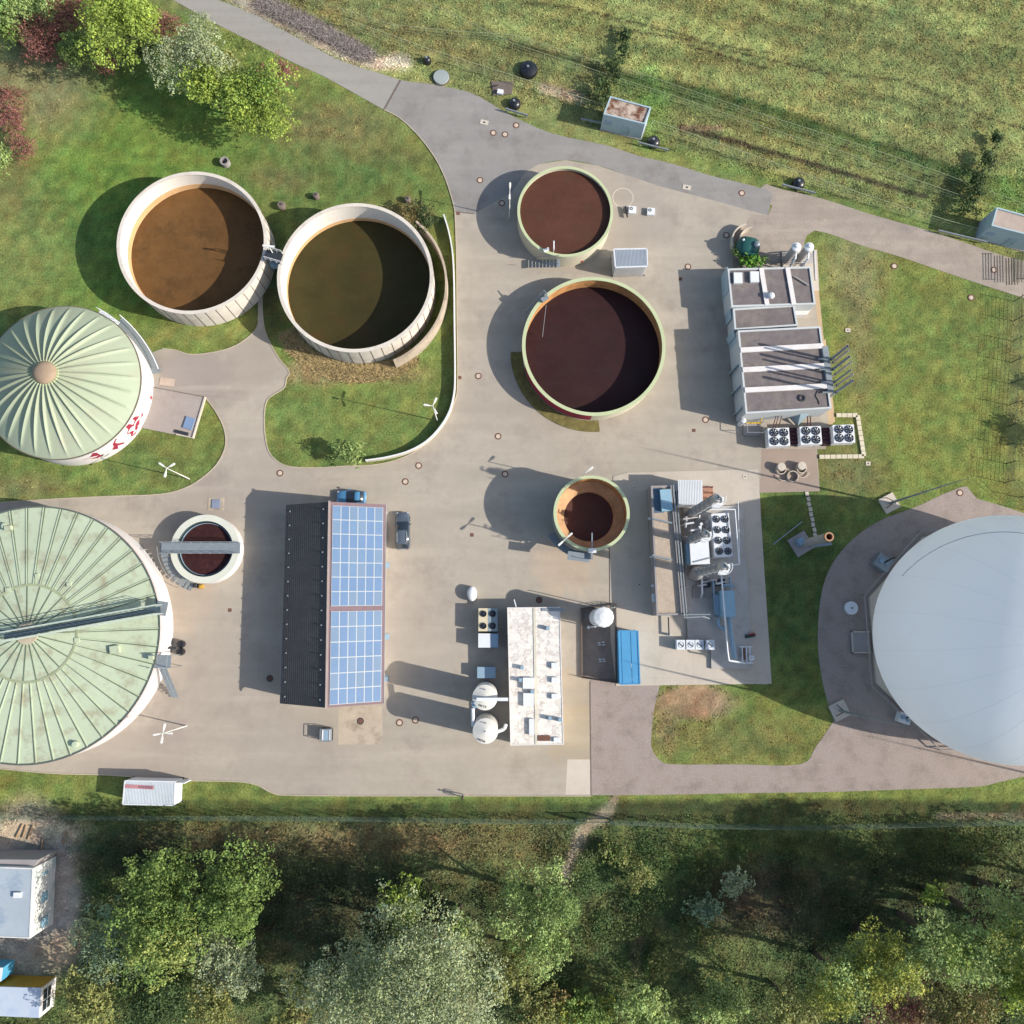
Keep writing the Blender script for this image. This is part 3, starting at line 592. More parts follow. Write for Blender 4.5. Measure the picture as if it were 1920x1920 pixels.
hz = [((215, 1218), 1.3, 1.05), ((145, 1200), .7, .6), ((283, 1232), .6, .7), ((50, 1140), 1.3, 1.6), ((130, 1096), .6, .6), ((70, 1080), .5, .6), ((16, 1106), .8, .6), ((15, 990), .9, .6)]
for (a, b), w, l in hz:
    c = G(a, b, h+.6); MB().box((c.x, c.y, h+.2), (w*.8, l*.8, .55), .15).build('hatch', M_green2, t2)
for a, b in ((8, 986), (87, 1257), (140, 1396), (128, 1094)):
    c = G(a, b, h+.5); MB().lathe(c.x, c.y, [(.36, h+.1), (.36, h+.55), (.3, h+.6), (.01, h+.61)], 20).build('port', M_green2, t2, True)
# gangway over the big cover
g0 = G(301, 1142, 6.1); g1 = G(8, 1194, 6.1); gt = thing('gangway', 'long steel gangway with railings running over the flat green tank cover', 'gangway', ((g0.x+g1.x)/2, (g0.y+g1.y)/2, 5.2))
MB().bar(g0, g1, .6, .06).build('deck', mat('deck_green', col(74, 92, 102), .7, .2, 3), gt)
dg = (g1-g0).normalized(); qn = Vector((-dg.y, dg.x, 0))
for s in (-1, 1):
    mb = MB(); o = qn*.5*s; N_ = 26
    mb.bar(g0+o, g1+o, .03, .34); mb.bar(g0+o+Vector((0, 0, .55)), g1+o+Vector((0, 0, .55)), .04, .05); mb.bar(g0+o+Vector((0, 0, 1.1)), g1+o+Vector((0, 0, 1.1)), .06, .06); mb.bar(g0+o*1.0-Vector((0, 0, .6)), g1+o-Vector((0, 0, .6)), .07, .07)
    for i in range(N_+1):
        c = g0.lerp(g1, i/N_)+o; mb.tube(c-Vector((0, 0, .6)), c+Vector((0, 0, 1.1)), .03, n=5)
        if i < N_: d = g0.lerp(g1, (i+1)/N_)+o; mb.tube(c-Vector((0, 0, .6)), d+Vector((0, 0, .5)), .025, n=5)
    mb.build('truss', mat('gang_steel', col(196, 208, 198), .5, .1, 2), gt)
MB().bar(g0+Vector((.4, 0, -.9)), g0+Vector((.4, 0, -.9))+Vector((-1.2, .2, 0)), 1.6, .1).build('end_plate', M_grey, gt)
# stair tower on the right of the big covered tank
c = G(312, 1240, 3.5); s_ = thing('stair_tower', 'small steel stair tower against the right wall of the largest covered tank', 'stairs', (c.x, c.y, 0))
MB().box((c.x-.5, c.y, 3.9), (2.4, 1.5, .08)).build('platform', M_grey, s_)
mb = MB()
for dx, dy in ((-1.6, -.7), (.6, -.7), (.6, .7), (-1.6, .7)): mb.tube((c.x+dx, c.y+dy, 0), (c.x+dx, c.y+dy, 5), .05)
mb.build('frame', M_grey, s_)
mb = MB()
for i in range(16): mb.box((c.x-.1-.01*i, c.y-4.2+i*.22, .2+i*.23), (.9, .24, .04))
mb.build('stair', M_grey, s_)
mb = MB(); mb.path([(c.x+.6, c.y-.7, 5), (c.x+.6, c.y+.7, 5), (c.x-1.6, c.y+.7, 5)], .05); mb.path([(c.x+.4, c.y-4.3, 1.2), (c.x+.2, c.y-.8, 4.9)], .04); mb.build('handrail', M_grey, s_)
c = G(330, 1215, 1); b_ = thing('blower', 'pair of black round blowers beside the stair tower of the largest covered tank', 'blower', (c.x, c.y, 0))
for dy in (.45, -.45):
    mb = MB(); mb.lathe(c.x+.4, c.y+dy, [(.01, 0), (.4, 0), (.46, .3), (.46, .7), (.4, .95), (.2, 1.), (.01, .98)], 24); mb.build('fan_housing', M_black, b_, True)
MB().path([(c.x, c.y, .9), (c.x-1.2, c.y, 1.2), (c.x-2.2, c.y, 2.4)], .12).build('pipe', M_dark, b_)

# ------------------------------------------------------------------ gas dome
x, y, z, r = DOME; td = thing('gas_dome', 'huge white gas storage dome at the right edge of the picture', 'gas dome', (x, y, 0))
prof = [(r*math.cos(R(a)), z+r*math.sin(R(a))) for a in np.linspace(math.degrees(math.asin((.55-z)/r)), 89.99, 60)]
MB().lathe(x, y, prof, 160).build('membrane', M_dome, td, True)
mb = MB(); pts = []
for i in range(31):
    a = R(150-i*3.6); e = R(6+i*2.2); pts.append(Vector((x+(r+.015)*math.cos(a)*math.cos(e), y+(r+.015)*math.sin(a)*math.cos(e), z+(r+.015)*math.sin(e))))
mb.path(pts, .035)
gs = MB()
for k in range(20):
    a = 2*PI*k/20+.1; q_ = [Vector((x+(r+.004)*math.cos(a)*math.cos(R(e)), y+(r+.004)*math.sin(a)*math.cos(R(e)), z+(r+.004)*math.sin(R(e)))) for e in range(-24, 86, 4)]; gs.path(q_, .009, 4)
gs.build('gore_weld', mat('weld_line', col(218, 226, 230), .5), td)
mb.build('seam', mat('seam_blue', col(130, 156, 176), .6), td)
oc = [(x+13.3*math.cos(R(159+45*k)), y+13.3*math.sin(R(159+45*k))) for k in range(8)]
MB().prism(oc, .02, .5).build('base_plinth', M_pale, td)
mb = MB(); oc2 = [(x+14.1*math.cos(R(159+45*k)), y+14.1*math.sin(R(159+45*k)), .85) for k in range(9)]; mb.path(oc2, .09)
for q_ in oc2: mb.tube((q_[0], q_[1], 0), q_, .05)
mb.build('base_pipe', M_fgrey, td)
for (a, b), w, l, hh, nm, lab, mm in (((1614, 1204), 2.2, 2.6, .35, 'equipment_slab', 'square concrete slab with raised edge left of the gas dome', M_fgrey),
                                  ((1657, 1055), 1.9, 1.7, 1.0, 'pump_unit', 'grey pump unit against the upper left of the gas dome', M_grey), ((1697, 1347), 1.4, 1.2, 1.0, 'blower_unit', 'small white air blower under the lower left of the gas dome', M_white)):
    c = G(a, b, hh); t = thing(nm, lab, nm.replace('_', ' '), (c.x, c.y, 0))
    rot = R(-35) if nm == 'pump_unit' else R(-20) if nm == 'blower_unit' else R(3)
    MB().box((c.x, c.y, .02), (w, l, hh), rot).build('housing', mm, t)
    if nm == 'equipment_slab':
        mb = MB()
        for dx, dy, w_, l_ in ((-w/2+.07, 0, .14, l), (0, l/2-.07, w, .14), (0, -l/2+.07, w, .14)): mb.box((c.x+dx, c.y+dy, hh+.01), (w_, l_, .1))
        mb.build('kerb_edge', M_pale, t)
    else:
        mb = MB(); mb.tube((c.x-.3, c.y+.2, hh), (c.x-.3, c.y+.2, hh+.35), .28, n=14); mb.tube((c.x+.3, c.y-.2, hh), (c.x+.3, c.y-.2, hh+.25), .2, n=14); mb.build('motor', M_bluegrey, t); MB().path([(c.x, c.y, hh), (c.x+1.2, c.y+.6, hh+.2), (c.x+1.6, c.y+.6, .6)], .09).build('hose', M_dark, t)
c = G(1597, 1140, .5); t = thing('shaft_cover', 'pale round shaft cover on the gravel left of the gas dome', 'cover', (c.x, c.y, 0))
MB().lathe(c.x, c.y, [(.78, .02), (.8, .45), (.7, .55), (.01, .6)], 30).build('lid', M_whiter, t, True); MB().lathe(c.x, c.y, [(.1, .55), (.1, .68), (.01, .7)], 12).build('knob', M_dark, t)
# ------------------------------------------------------------------ lightning masts
def mast(b, label, rot):
    c = G(b[0], b[1], 0); t = thing('lightning_mast', label, 'mast', (c.x, c.y, 0), 'lightning masts round the gas dome')
    MB().box((c.x, c.y, .02), (2.0, 2.0, .3), R(rot)).build('foot_slab', M_pale, t)
    mb = MB(); H_ = 18.8
    for (z0, r0), (z1, r1) in (((.32, .16), (5, .13)), ((5, .12), (10, .1)), ((10, .085), (14.5, .065)), ((14.5, .05), (H_, .02))): mb.tube((c.x, c.y, z0), (c.x, c.y, z1), r0, r1, 10)
    mb.build('pole', M_grey, t)
    mb = MB()
    for k in range(3): a = R(rot+90+120*k); mb.tube((c.x+.75*math.cos(a), c.y+.75*math.sin(a), .32), (c.x, c.y, 1.7), .05)
    mb.build('brace', M_dark, t); return t
mast((1666, 944), 'tall slim grey mast on a white slab above the gas dome', 27)
mast((1573, 1332), 'tall slim grey mast on a white slab at the lower left of the gas dome', 25)
mast((2092, 1488), 'tall slim grey mast standing just beyond the right edge of the gravel', 20)
# flare stack
c = G(1501, 1020, 0); t = thing('flare_stack', 'steel gas flare stack with a copper coloured mouth on a square slab', 'flare stack', (c.x, c.y, 0))
MB().box((c.x, c.y, .02), (2.4, 2.4, .18), R(30)).build('foot_slab', M_fgrey, t)
MB().box((c.x-.3, c.y+.2, .2), (.8, .8, 1.1), R(30)).build('burner_box', M_bluegrey, t)
MB().lathe(c.x+.3, c.y, [(.42, .2), (.42, 2.6), (.5, 2.7), (.5, 8.3), (.52, 8.35)], 24).build('stack', M_steel, t, True)
MB().lathe(c.x+.3, c.y, [(.36, 7.4), (.36, 8.7), (.52, 8.7), (.54, 8.3), (.5, 8.2)], 24).build('mouth', M_copper, t, True)
MB().bar((c.x+.9, c.y-.35, .5), (c.x+3.2, c.y-.1, 1.4), .35, .3).build('gas_pipe', M_grey, t)
sg = MB(); a = G(1449, 1021, .02); b = G(1504, 978, .02); sg.strip([a, b], .12, 0, .12); t = tag(sg.build('earth_rail', M_grey), 'thin grey rail lying on the grass left of the flare stack', 'rail')
sg = MB(); a = G(1513, 926, .02); b = G(1528, 1003, .02); n = 9
for i in range(n): q = a.lerp(b, i/(n-1)); sg.box((q.x+.05*(i % 2), q.y, 0), (.42, .5, .1), .15+.1*(i % 3))
tag(sg.build('stepping_path', M_pale), 'line of pale stepping stones crossing the grass to the flare stack', 'stepping stones')

# ------------------------------------------------------------------ solar roof building
EV, RG = 3.5, 6.4
rt = G(618, 941, RG); rb = G(612, 1327, RG); el = G(538, 947, EV); el2 = G(527, 1319, EV); er = G(722, 946, EV); er2 = G(718, 1319, EV)
sb_ = thing('solar_building', 'long barn with solar panels on one roof slope and dark tiles on the other', 'building', ((rt.x+rb.x)/2, (rt.y+rb.y)/2, 0))
wp = [el+Vector((.35, -.35, 0)), er+Vector((-.35, -.35, 0)), er2+Vector((-.35, .35, 0)), el2+Vector((.35, .35, 0))]
w = MB(); w.prism([(p.x, p.y) for p in wp], 0, EV)
w.add([(wp[0].x, wp[0].y, EV), (wp[1].x, wp[1].y, EV), (rt.x, rt.y-.35, RG-.15), (wp[3].x, wp[3].y, EV), (wp[2].x, wp[2].y, EV), (rb.x, rb.y+.35, RG-.15)], [(0, 1, 2), (3, 5, 4)])
w.build('wall', M_wall, sb_)
def slope(a, b, c, d, th, name, m, parent):   # a,b ridge; c,d eave
    n_ = (b-a).cross(d-a).normalized(); n_ = n_ if n_.z > 0 else -n_
    vs = [a, b, d, c]; return MB().add([v+n_*th for v in vs]+vs, [(0, 1, 2, 3), (7, 6, 5, 4), (0, 4, 5, 1), (1, 5, 6, 2), (2, 6, 7, 3), (3, 7, 4, 0)]).build(name, m, parent)
rlf = slope(rt, rb, el, el2, .12, 'tiled_slope', M_tile, sb_)
mb = MB(); n_ = ((rb-rt).cross(el2-rt)).normalized(); n_ = n_ if n_.z > 0 else -n_
for i in range(22):     # tile courses
    f = (i+.5)/22; a = rt.lerp(el, f)+n_*.12; b = rb.lerp(el2, f)+n_*.12; mb.bar(a, b, .03, .018)
for i in range(110):
    f = (i+.5)/110; a = rt.lerp(rb, f)+n_*.12; b = el.lerp(el2, f)+n_*.12; mb.bar(a, b, .05, .03)
mb.build('tile_course', mat('tile_ridge', col(104, 100, 98), .8, .2, .8), rlf)
mb = MB()
for k in range(14):
    for f in (.12, .9):
        p = rt.lerp(rb, (k+.5)/14).lerp(el.lerp(el2, (k+.5)/14), f)+n_*.14; mb.box((p.x, p.y, p.z), (.16, .16, .1))
mb.build('snow_hook', M_grey, rlf)
rrt = slope(rt, rb, er, er2, .10, 'panel_slope', M_purple, sb_)
n2 = ((rb-rt).cross(er2-rt)).normalized(); n2 = n2 if n2.z > 0 else -n2
def on(u, v, hgt=.16): return rt.lerp(rb, v).lerp(er.lerp(er2, v), u)+n2*hgt
NC = 6; rows = [(.018, .515, 7), (.540, .988, 6)]
for v0, v1, nr in rows:
    fr = MB()
    q = [on(.045, v0, .15), on(.955, v0, .15), on(.955, v1, .15), on(.045, v1, .15)]
    fr.add([p_+n2*.05 for p_ in q]+q, [(3, 2, 1, 0), (0, 1, 5, 4), (1, 2, 6, 5), (2, 3, 7, 6), (3, 0, 4, 7)]); fr = fr.build('panel_frame', M_alu, sb_)
    for i in range(NC):
        for j in range(nr):
            u0 = .045+.91*(i+.055)/NC; u1 = .045+.91*(i+.945)/NC; a0 = v0+(v1-v0)*(j+.03)/nr; a1 = v0+(v1-v0)*(j+.97)/nr
            q = [on(u0, a0, .215), on(u1, a0, .215), on(u1, a1, .215), on(u0, a1, .215)]
            MB().add(q, [(3, 2, 1, 0)]).build('solar_panel', (M_cell, M_cell2, M_cell3)[(i*7+j*5+i*j) % 3], fr)
MB().bar(rt+Vector((0, .1, .12)), rb+Vector((0, -.1, .12)), .22, .08).build('ridge_cap', mat('ridge_pink', col(190, 172, 162), .8), sb_)
mb = MB(); mb.tube(el+Vector((-.1, .1, -.05)), el2+Vector((-.1, -.1, -.05)), .07); mb.tube(er+Vector((.1, 0, -.05)), er2+Vector((.1, 0, -.05)), .07); mb.build('gutter', M_fgrey, sb_)
for a, b in ((726, 1060), (726, 1194), (724, 1272)):
    c = G(a, b, .1); MB().box((c.x, c.y, .04), (.5, .7, .12)).build('light_well', M_bluegrey, sb_)

# ------------------------------------------------------------------ generic box buildings from roof outlines
def roofbox(parent, pts, z1, m_wall, m_roof, par=.18, pw=.22, z0=0, recess=True, nm='wall'):
    P = [(p.x, p.y) for p in GP(pts, z1)]; n = len(P)
    MB().prism(P, z0, z1-.12).build(nm, m_wall, parent)
    cx = sum(p[0] for p in P)/n; cy = sum(p[1] for p in P)/n
    k = lambda p, s: (cx+(p[0]-cx)*s, cy+(p[1]-cy)*s)
    def inset(d):
        out = []
        for i in range(n):
            a = Vector(P[i-1]); b = Vector(P[i]); c = Vector(P[(i+1) % n]); e1 = (b-a).normalized(); e2 = (c-b).normalized(); bi = Vector((-(e1.y+e2.y), e1.x+e2.x))
            if bi.length < 1e-6: bi = Vector((-e1.y, e1.x))
            bi.normalize(); sgn = 1 if bi.dot(Vector((cx, cy))-b) > 0 else -1; s = abs(Vector((-e1.y, e1.x)).dot(bi)); out.append(tuple(b+bi*sgn*d/max(.3, s)))
        return out
    I = inset(pw); MB().prism(I, z1-.119, z1-.05).build('roof', m_roof, parent)
    mb = MB(); vs = []
    for i in range(n): vs += [(P[i][0], P[i][1], z1-.12), (P[i][0], P[i][1], z1+par-.1), (I[i][0], I[i][1], z1+par-.1), (I[i][0], I[i][1], z1-.12)]
    fs = []
    for i in range(n):
        a = 4*i; b = 4*((i+1) % n)
        for j in range(3): fs.append((a+j, b+j, b+j+1, a+j+1))
    mb.add(vs, fs); mb.build('parapet', m_wall, parent); return P
# engine hall group
t = thing('annex_building', 'upper flat-roofed building with two skylights and three grey gravel roof bays', 'building', G(1440, 540, 0))
roofbox(t, [(1364, 504), (1520, 500), (1529, 571), (1371, 576)], 3.3, M_hallw, M_gravroof)
for a, b in (((1427, 503), (1438, 572)), ((1476, 502), (1488, 571))):
    MB().bar(G(*a, 3.3), G(*b, 3.3), .55, .16).build('roof_beam', M_wall, t)
for a, b in ((1384, 521), (1415, 519)):
    c = G(a, b, 3.6); s = MB().box((c.x, c.y, 3.24), (1.05, 1.35, .42)).build('skylight', M_whiter, t)
c = G(1447, 553, 3.9); MB().lathe(c.x, c.y, [(.2, 3.2), (.2, 3.7), (.42, 3.75), (.3, 4.0), (.01, 4.1)], 20).build('vent_cowl', M_whiter, t, True)
MB().bar(G(1490, 519, 3.4), G(1516, 535, 3.4), .16, .1).build('roof_pipe', M_fgrey, t)
for a, b in (((1357, 512), (1360, 556)),):
    d0 = G(a[0]+4, a[1], 1.2); d1 = G(b[0]+4, b[1], 1.2); MB().bar((d0.x-.3, d0.y, 0.1), (d1.x-.3, d1.y, 0.1), .12, 2.9).build('gate_leaf', M_paleb, t)
c = G(1513, 590, 1.5); MB().prism([(p.x, p.y) for p in GP([(1491, 576), (1525, 575), (1513, 590), (1492, 590)], 1.2)], .0, 1.2).build('plinth_wall', M_wall, t)
t = thing('control_building', 'low plain gravel-roofed building wedged between the annex and the engine hall', 'building', G(1436, 597, 0))
roofbox(t, [(1374, 579), (1489, 572), (1496, 611), (1377, 619)], 3.0, M_hallw, M_gravroof)
d0 = G(1366, 575, 1.2); d1 = G(1369, 605, 1.2); MB().bar((d0.x-.2, d0.y, 0.1), (d1.x-.2, d1.y, 0.1), .12, 2.5).build('gate_leaf', M_paleb, t)
t = thing('engine_hall', 'largest gravel-roofed hall with white beams across the roof and grey door leaves', 'building', G(1470, 695, 0)); hall = t
roofbox(t, [(1383, 620), (1538, 612), (1559, 766), (1398, 776)], 4.2, M_hallw, M_gravroof)
for a, b in (((1388, 657), (1543, 649)), ((1392, 694), (1549, 686)), ((1396, 732), (1554, 724))):
    MB().bar(G(*a, 4.2), G(*b, 4.2), .62, .2).build('roof_beam', M_wall, t)
MB().bar(G(1546, 650, 4.2), G(1557, 736, 4.2), .7, .22).build('service_duct', M_grey, t)
c = G(1504, 746, 4.3); MB().ring(c.x, c.y, .25, .42, 4.12, 4.3, 20).build('roof_drain', M_dark, t)
MB().path([G(1534, 732, 4.2), G(1529, 742, 4.2), G(1535, 752, 4.2), G(1536, 758, 4.2)], .05).build('roof_cable', M_dark, t)
for (a, b), (c_, d_) in (((1367, 628), (1371, 640)), ((1372, 642), (1376, 660))):
    d0 = G(a+8, b, 1.5); d1 = G(c_+8, d_, 1.5); MB().bar((d0.x-.5, d0.y, .1), (d1.x-.5, d1.y, .1), .1, 3.2).build('door_leaf', M_paleb, t)
for py in (683, 722, 762):
    a = G(1392+(py-683)*.1, py-4, 2.4); MB().bar((a.x-1.2, a.y-.9, .1), (a.x, a.y, .1), .1, 3.3).build('door_leaf', M_paleb, t)
for py in (668, 706, 744):
    a = G(1389+(py-668)*.1, py, 2.4); MB().box((a.x-.03, a.y, .8), (.12, 1.5, 2.4)).build('louvre', M_dark, t)
c = G(1501, 784, 2.); MB().add([(c.x-1.2, c.y+.9, .2), (c.x+.2, c.y-.6, .2), (c.x+1.6, c.y+1.2, 3.6), (c.x-.2, c.y+1.2, 3.6)], [(0, 1, 2, 3), (3, 2, 1, 0)]).build('intake_hood', M_paleb, t)
# exhaust stacks
hx = [(1556, 681), (1558, 687), (1559, 696), (1561, 706), (1563, 715), (1564, 722), (1566, 735)]
tops = [(1589, 649), (1592, 656), (1592, 669), (1596, 679), (1595, 694), (1599, 701), (1598, 714)]
for i, (tp, bx) in enumerate(zip(tops, hx)):
    H_ = 9.4; c = G(tp[0], tp[1], H_)
    t = thing('exhaust_stack', ['topmost of the seven thin exhaust pipes beside the engine hall', 'second from the top of the seven thin exhaust pipes beside the engine hall', 'third from the top of the seven thin exhaust pipes beside the engine hall', 'middle one of the seven thin exhaust pipes beside the engine hall',
              'third from the bottom of the seven thin exhaust pipes beside the engine hall', 'second from the bottom of the seven thin exhaust pipes beside the engine hall', 'bottommost of the seven thin exhaust pipes beside the engine hall'][i], 'exhaust pipe', (c.x, c.y, 0), 'exhaust pipes beside the engine hall')
    r_ = .17 if i in (0, 2, 6) else .12
    MB().lathe(c.x, c.y, [(.01, .3), (r_, .3), (r_, H_), (r_*.75, H_), (r_*.75, H_-.5)], 14).build('pipe', M_steel if i % 2 else M_grey, t, True)
    MB().box((c.x, c.y, 0), (.5, .5, .3)).build('foot', M_pale, t); MB().ring(c.x, c.y, r_, r_+.05, 4.6, 4.75, 14).build('clamp', M_dark, t)
    if i in (0, 2, 4, 6): MB().tube((c.x-1.6, c.y, 4.4), (c.x, c.y, 4.6), .12).build('elbow', M_grey, t)
# dry coolers 2x2 fans
def fan(parent, x, y, z, r, white=True):
    f = MB().ring(x, y, r, r+.05, z, z+.10, 24).build('fan', M_dark, parent)
    MB().lathe(x, y, [(r, z+.012), (.01, z+.012)], 24).build('fan_well', mat_fanwell, f)
    mb = MB()
    for k in range(7):
        a = 2*PI*k/7; mb.add([(x+.1*math.cos(a), y+.1*math.sin(a), z+.06), (x+r*.92*math.cos(a-.16), y+r*.92*math.sin(a-.16), z+.03), (x+r*.92*math.cos(a+.22), y+r*.92*math.sin(a+.22), z+.08)], [(0, 1, 2)])
    mb.build('blades', M_grey if white else M_dark, f); MB().lathe(x, y, [(.12, z+.06), (.12, z+.12), (.01, z+.13)], 12).build('hub', M_dark, f)
mat_fanwell = mat('fan_well_dark', col(34, 38, 66), .7)
for i, (cx, cy, lab) in enumerate(((1461, 819, 'left one of the three white four-fan coolers below the engine hall'), (1521, 816, 'middle one of the three white four-fan coolers below the engine hall'), (1583, 813, 'right one of the three white four-fan coolers below the engine hall'))):
    c = G(cx, cy, 2.2); t = thing('dry_cooler', lab, 'cooler', (c.x, c.y, 0), 'dry coolers below the engine hall')
    MB().box((c.x, c.y, .75), (2.6, 2.25, 1.35), R(2)).build('housing', M_whiter, t)
    for dx in (-1.1, 1.1):
        for dy in (-.95, .95): MB().box((c.x+dx, c.y+dy, 0), (.12, .12, .75)).build('leg', M_grey, t)
    for dx in (-.58, .62):
        for dy in (-.53, .53): fan(t, c.x+dx, c.y+dy, 2.103, .46)
for cx in (1491, 1553):
    c = G(cx, 817, 1.2); t = thing('pipe_manifold', 'maroon pipe manifold between the left and middle coolers' if cx == 1491 else 'maroon pipe manifold between the middle and right coolers', 'pipework', (c.x, c.y, 0))
    MB().box((c.x, c.y, 0), (1.1, 2.1, 1.0)).build('frame', mat('frame_dark', col(62, 44, 58), .6), t)
    mb = MB()
    for k in range(4): mb.path([(c.x-.6, c.y-.8+k*.5, 1.15), (c.x+.6, c.y-.8+k*.5, 1.15)], .09)
    mb.build('pipe', M_maroon, t)
c = G(1552, 790, 1); mb = MB()
for dx in (0, .35): mb.path([(c.x+dx-2.4, c.y+1.4, .8), (c.x+dx-2.4, c.y-1., .8)], .08)
for dx in (0, .3, .7): mb.path([(c.x-6.6+dx, c.y+.9, 2.2), (c.x-6.9+dx, c.y-.9, 1.2), (c.x-6.9+dx, c.y-1.6, 1.2)], .06)
tag(mb.build('cooling_pipe', M_maroon), 'thin maroon pipes running from the engine hall wall down to the coolers', 'pipes')
mb = MB(); a = [(1567, 779), (1607, 779), (1619, 856), (1535, 857)]; P = GP(a, 0)
for p, q in zip(P[:-1], P[1:]):
    d = q-p; k = max(2, int(d.length/.62)); 
    for i in range(k): c = p.lerp(q, (i+.5)/k); mb.box((c.x, c.y, 0), (d.length/k*.9 if abs(d.x) > abs(d.y) else .5, .5 if abs(d.x) > abs(d.y) else d.length/k*.9, .22), math.atan2(d.y, d.x) if abs(d.x) > abs(d.y) else math.atan2(d.y, d.x)+PI/2)
tag(mb.build('block_edging', mat('white_block', col(222, 212, 186), .9, .08, 1)), 'row of white concrete blocks edging the grass round the right cooler', 'edging')
c = G(1413, 800, 1); t = thing('gas_train', 'platform with yellow and steel gas piping at the lower left corner of the engine hall', 'gas equipment', (c.x, c.y, 0))
MB().box((c.x, c.y-.2, .05), (2.1, 1.5, .3)).build('skid', M_fgrey, t); MB().path([(c.x-.9, c.y+.5, .9), (c.x+.9, c.y+.5, .9), (c.x+1., c.y+1.2, 1.4)], .1).build('gas_pipe', M_yellow, t)
mb = MB()
for dx, dy in ((-1, -.9), (1, -.9), (1, .5), (-1, .5)): mb.tube((c.x+dx, c.y+dy, .3), (c.x+dx, c.y+dy, 1.8), .04)
mb.path([(c.x-1, c.y-.9, 1.8), (c.x+1, c.y-.9, 1.8), (c.x+1, c.y+.5, 1.8), (c.x-1, c.y+.5, 1.8), (c.x-1, c.y-.9, 1.8)], .04); mb.build('railing', M_grey, t)
MB().lathe(c.x-1.5, c.y+.5, [(.01, 0), (.3, 0), (.3, 2.2), (.01, 2.3)], 16).build('filter', M_whiter, t, True)
# concrete rings and pots by the coolers
for (a, b, lab, ro, solid) in ((1465, 880, 'pale round filled concrete pot, left one on the brown pad', .62, 1), (1503, 878, 'pale round concrete pot on the brown pad, right of the other pot', .62, 1), (1487, 893, 'open concrete hoop on the brown pad, in front of the two pots', .7, 0)):
    c = G(a, b, .5); t = thing('concrete_pot' if solid else 'concrete_hoop', lab, 'pot' if solid else 'hoop', (c.x, c.y, 0))
    MB().ring(c.x, c.y, ro-.09, ro, .03, .55, 28).build('ring', M_pale, t)
    if solid: MB().lathe(c.x-.05, c.y+.25, [(.5, .05), (.5, .9), (.01, .92)], 24).build('insert', M_pale, t)
for a, b, lab in ((1476, 897, 'thin white hoop leaning round the left pot'), (1511, 891, 'thin white hoop leaning round the right pot')):
    c = G(a-6, b-12, .4); tag(MB().ring(c.x, c.y-.2, .82, .9, .2, .28, 28, 190, 350).build('hoop', M_pale), lab, 'hoop')

# filters and green tank above the annex
for a, b, lab in ((1495, 461, 'left of the two white capped filter vessels above the annex building'), (1519, 461, 'right of the two white capped filter vessels above the annex building')):
    c = G(a, b, 5.2); t = thing('filter_vessel', lab, 'vessel', (c.x, c.y, 0), 'filter vessels above the annex building')
    MB().lathe(c.x, c.y, [(.45, .8), (.5, 1.2), (.5, 4.7)], 24).build('shell', M_steel, t, True)
    MB().lathe(c.x, c.y, [(.52, 4.7), (.6, 4.8), (.55, 5.0), (.25, 5.15), (.2, 5.3), (.01, 5.32)], 24).build('cap', M_whiter, t, True)
    for k in range(3): MB().tube((c.x+.4*math.cos(2.1*k), c.y+.4*math.sin(2.1*k), 0), (c.x+.4*math.cos(2.1*k), c.y+.4*math.sin(2.1*k), .9), .06).build('leg', M_grey, t)
    MB().path([(c.x+.1, c.y-.5, 4.3), (c.x+.1, c.y-1.1, 4.1), (c.x+.1, c.y-1.3, 1.5)], .12).build('pipe', M_whiter, t)
c = G(1497, 487, 1.2); t = thing('pipe_rack', 'tangle of silver pipes on a white slab above the annex building', 'pipework', (c.x, c.y, 0))
MB().prism([(p.x, p.y) for p in GP([(1466, 471), (1532, 468), (1536, 545), (1526, 545), (1520, 500), (1468, 500)], .2)], .02, .2).build('slab', M_pale, t)
mb = MB()
for k in range(6): mb.path([(c.x-1.6+.2*k, c.y-.5+.25*k, 1.+.15*k), (c.x+.2*k, c.y-.4+.3*k, 1.4), (c.x+1.8, c.y+.2*k-.4, 1.2)], .1)
mb.path([(c.x+2.1, c.y+1.3, 1.), (c.x+2.1, c.y-2.6, 1.)], .18); mb.build('pipe', M_steel, t)
c = G(1404, 462, 1.6); t = thing('green_tank', 'dark green rounded tank lying beside a curved wall', 'tank', (c.x, c.y, 0))
mb = MB(); ax_ = Vector((.97, -.22, 0))
for i, (u, rr) in enumerate(((-1.6, .35), (-1.35, 1.0), (-.9, 1.25), (.4, 1.3), (1.0, 1.15), (1.45, .7), (1.6, .1))):
    pass
pr = [(-1.6, .1), (-1.45, .7), (-1.1, 1.12), (-.7, 1.28), (.6, 1.28), (1.0, 1.1), (1.35, .6), (1.45, .1)]; n = 22; V = []; 
qv = Vector((-ax_.y, ax_.x, 0))
for u, rr in pr:
    for k in range(n): a = 2*PI*k/n; V.append(Vector((c.x, c.y, 1.3))+ax_*u+qv*rr*math.cos(a)+Vector((0, 0, rr*math.sin(a))))
mb = MB(); mb.add(V, [(j*n+i, j*n+(i+1) % n, (j+1)*n+(i+1) % n, (j+1)*n+i) for j in range(len(pr)-1) for i in range(n)]); mb.build('shell', M_tank, t, True)
MB().lathe(c.x+.75, c.y-.2, [(.4, 2.4), (.4, 2.75), (.3, 2.85), (.01, 2.9)], 20).build('manhole_lid', M_grey, t, True)
MB().lathe(c.x-.9, c.y+.45, [(.14, 2.2), (.14, 2.6), (.01, 2.65)], 12).build('vent', M_whiter, t)
MB().box((c.x-.7, c.y, 0), (.3, 1.8, .4)).build('saddle', M_fgrey, t); MB().box((c.x+.7, c.y, 0), (.3, 1.8, .4)).build('saddle', M_fgrey, t)
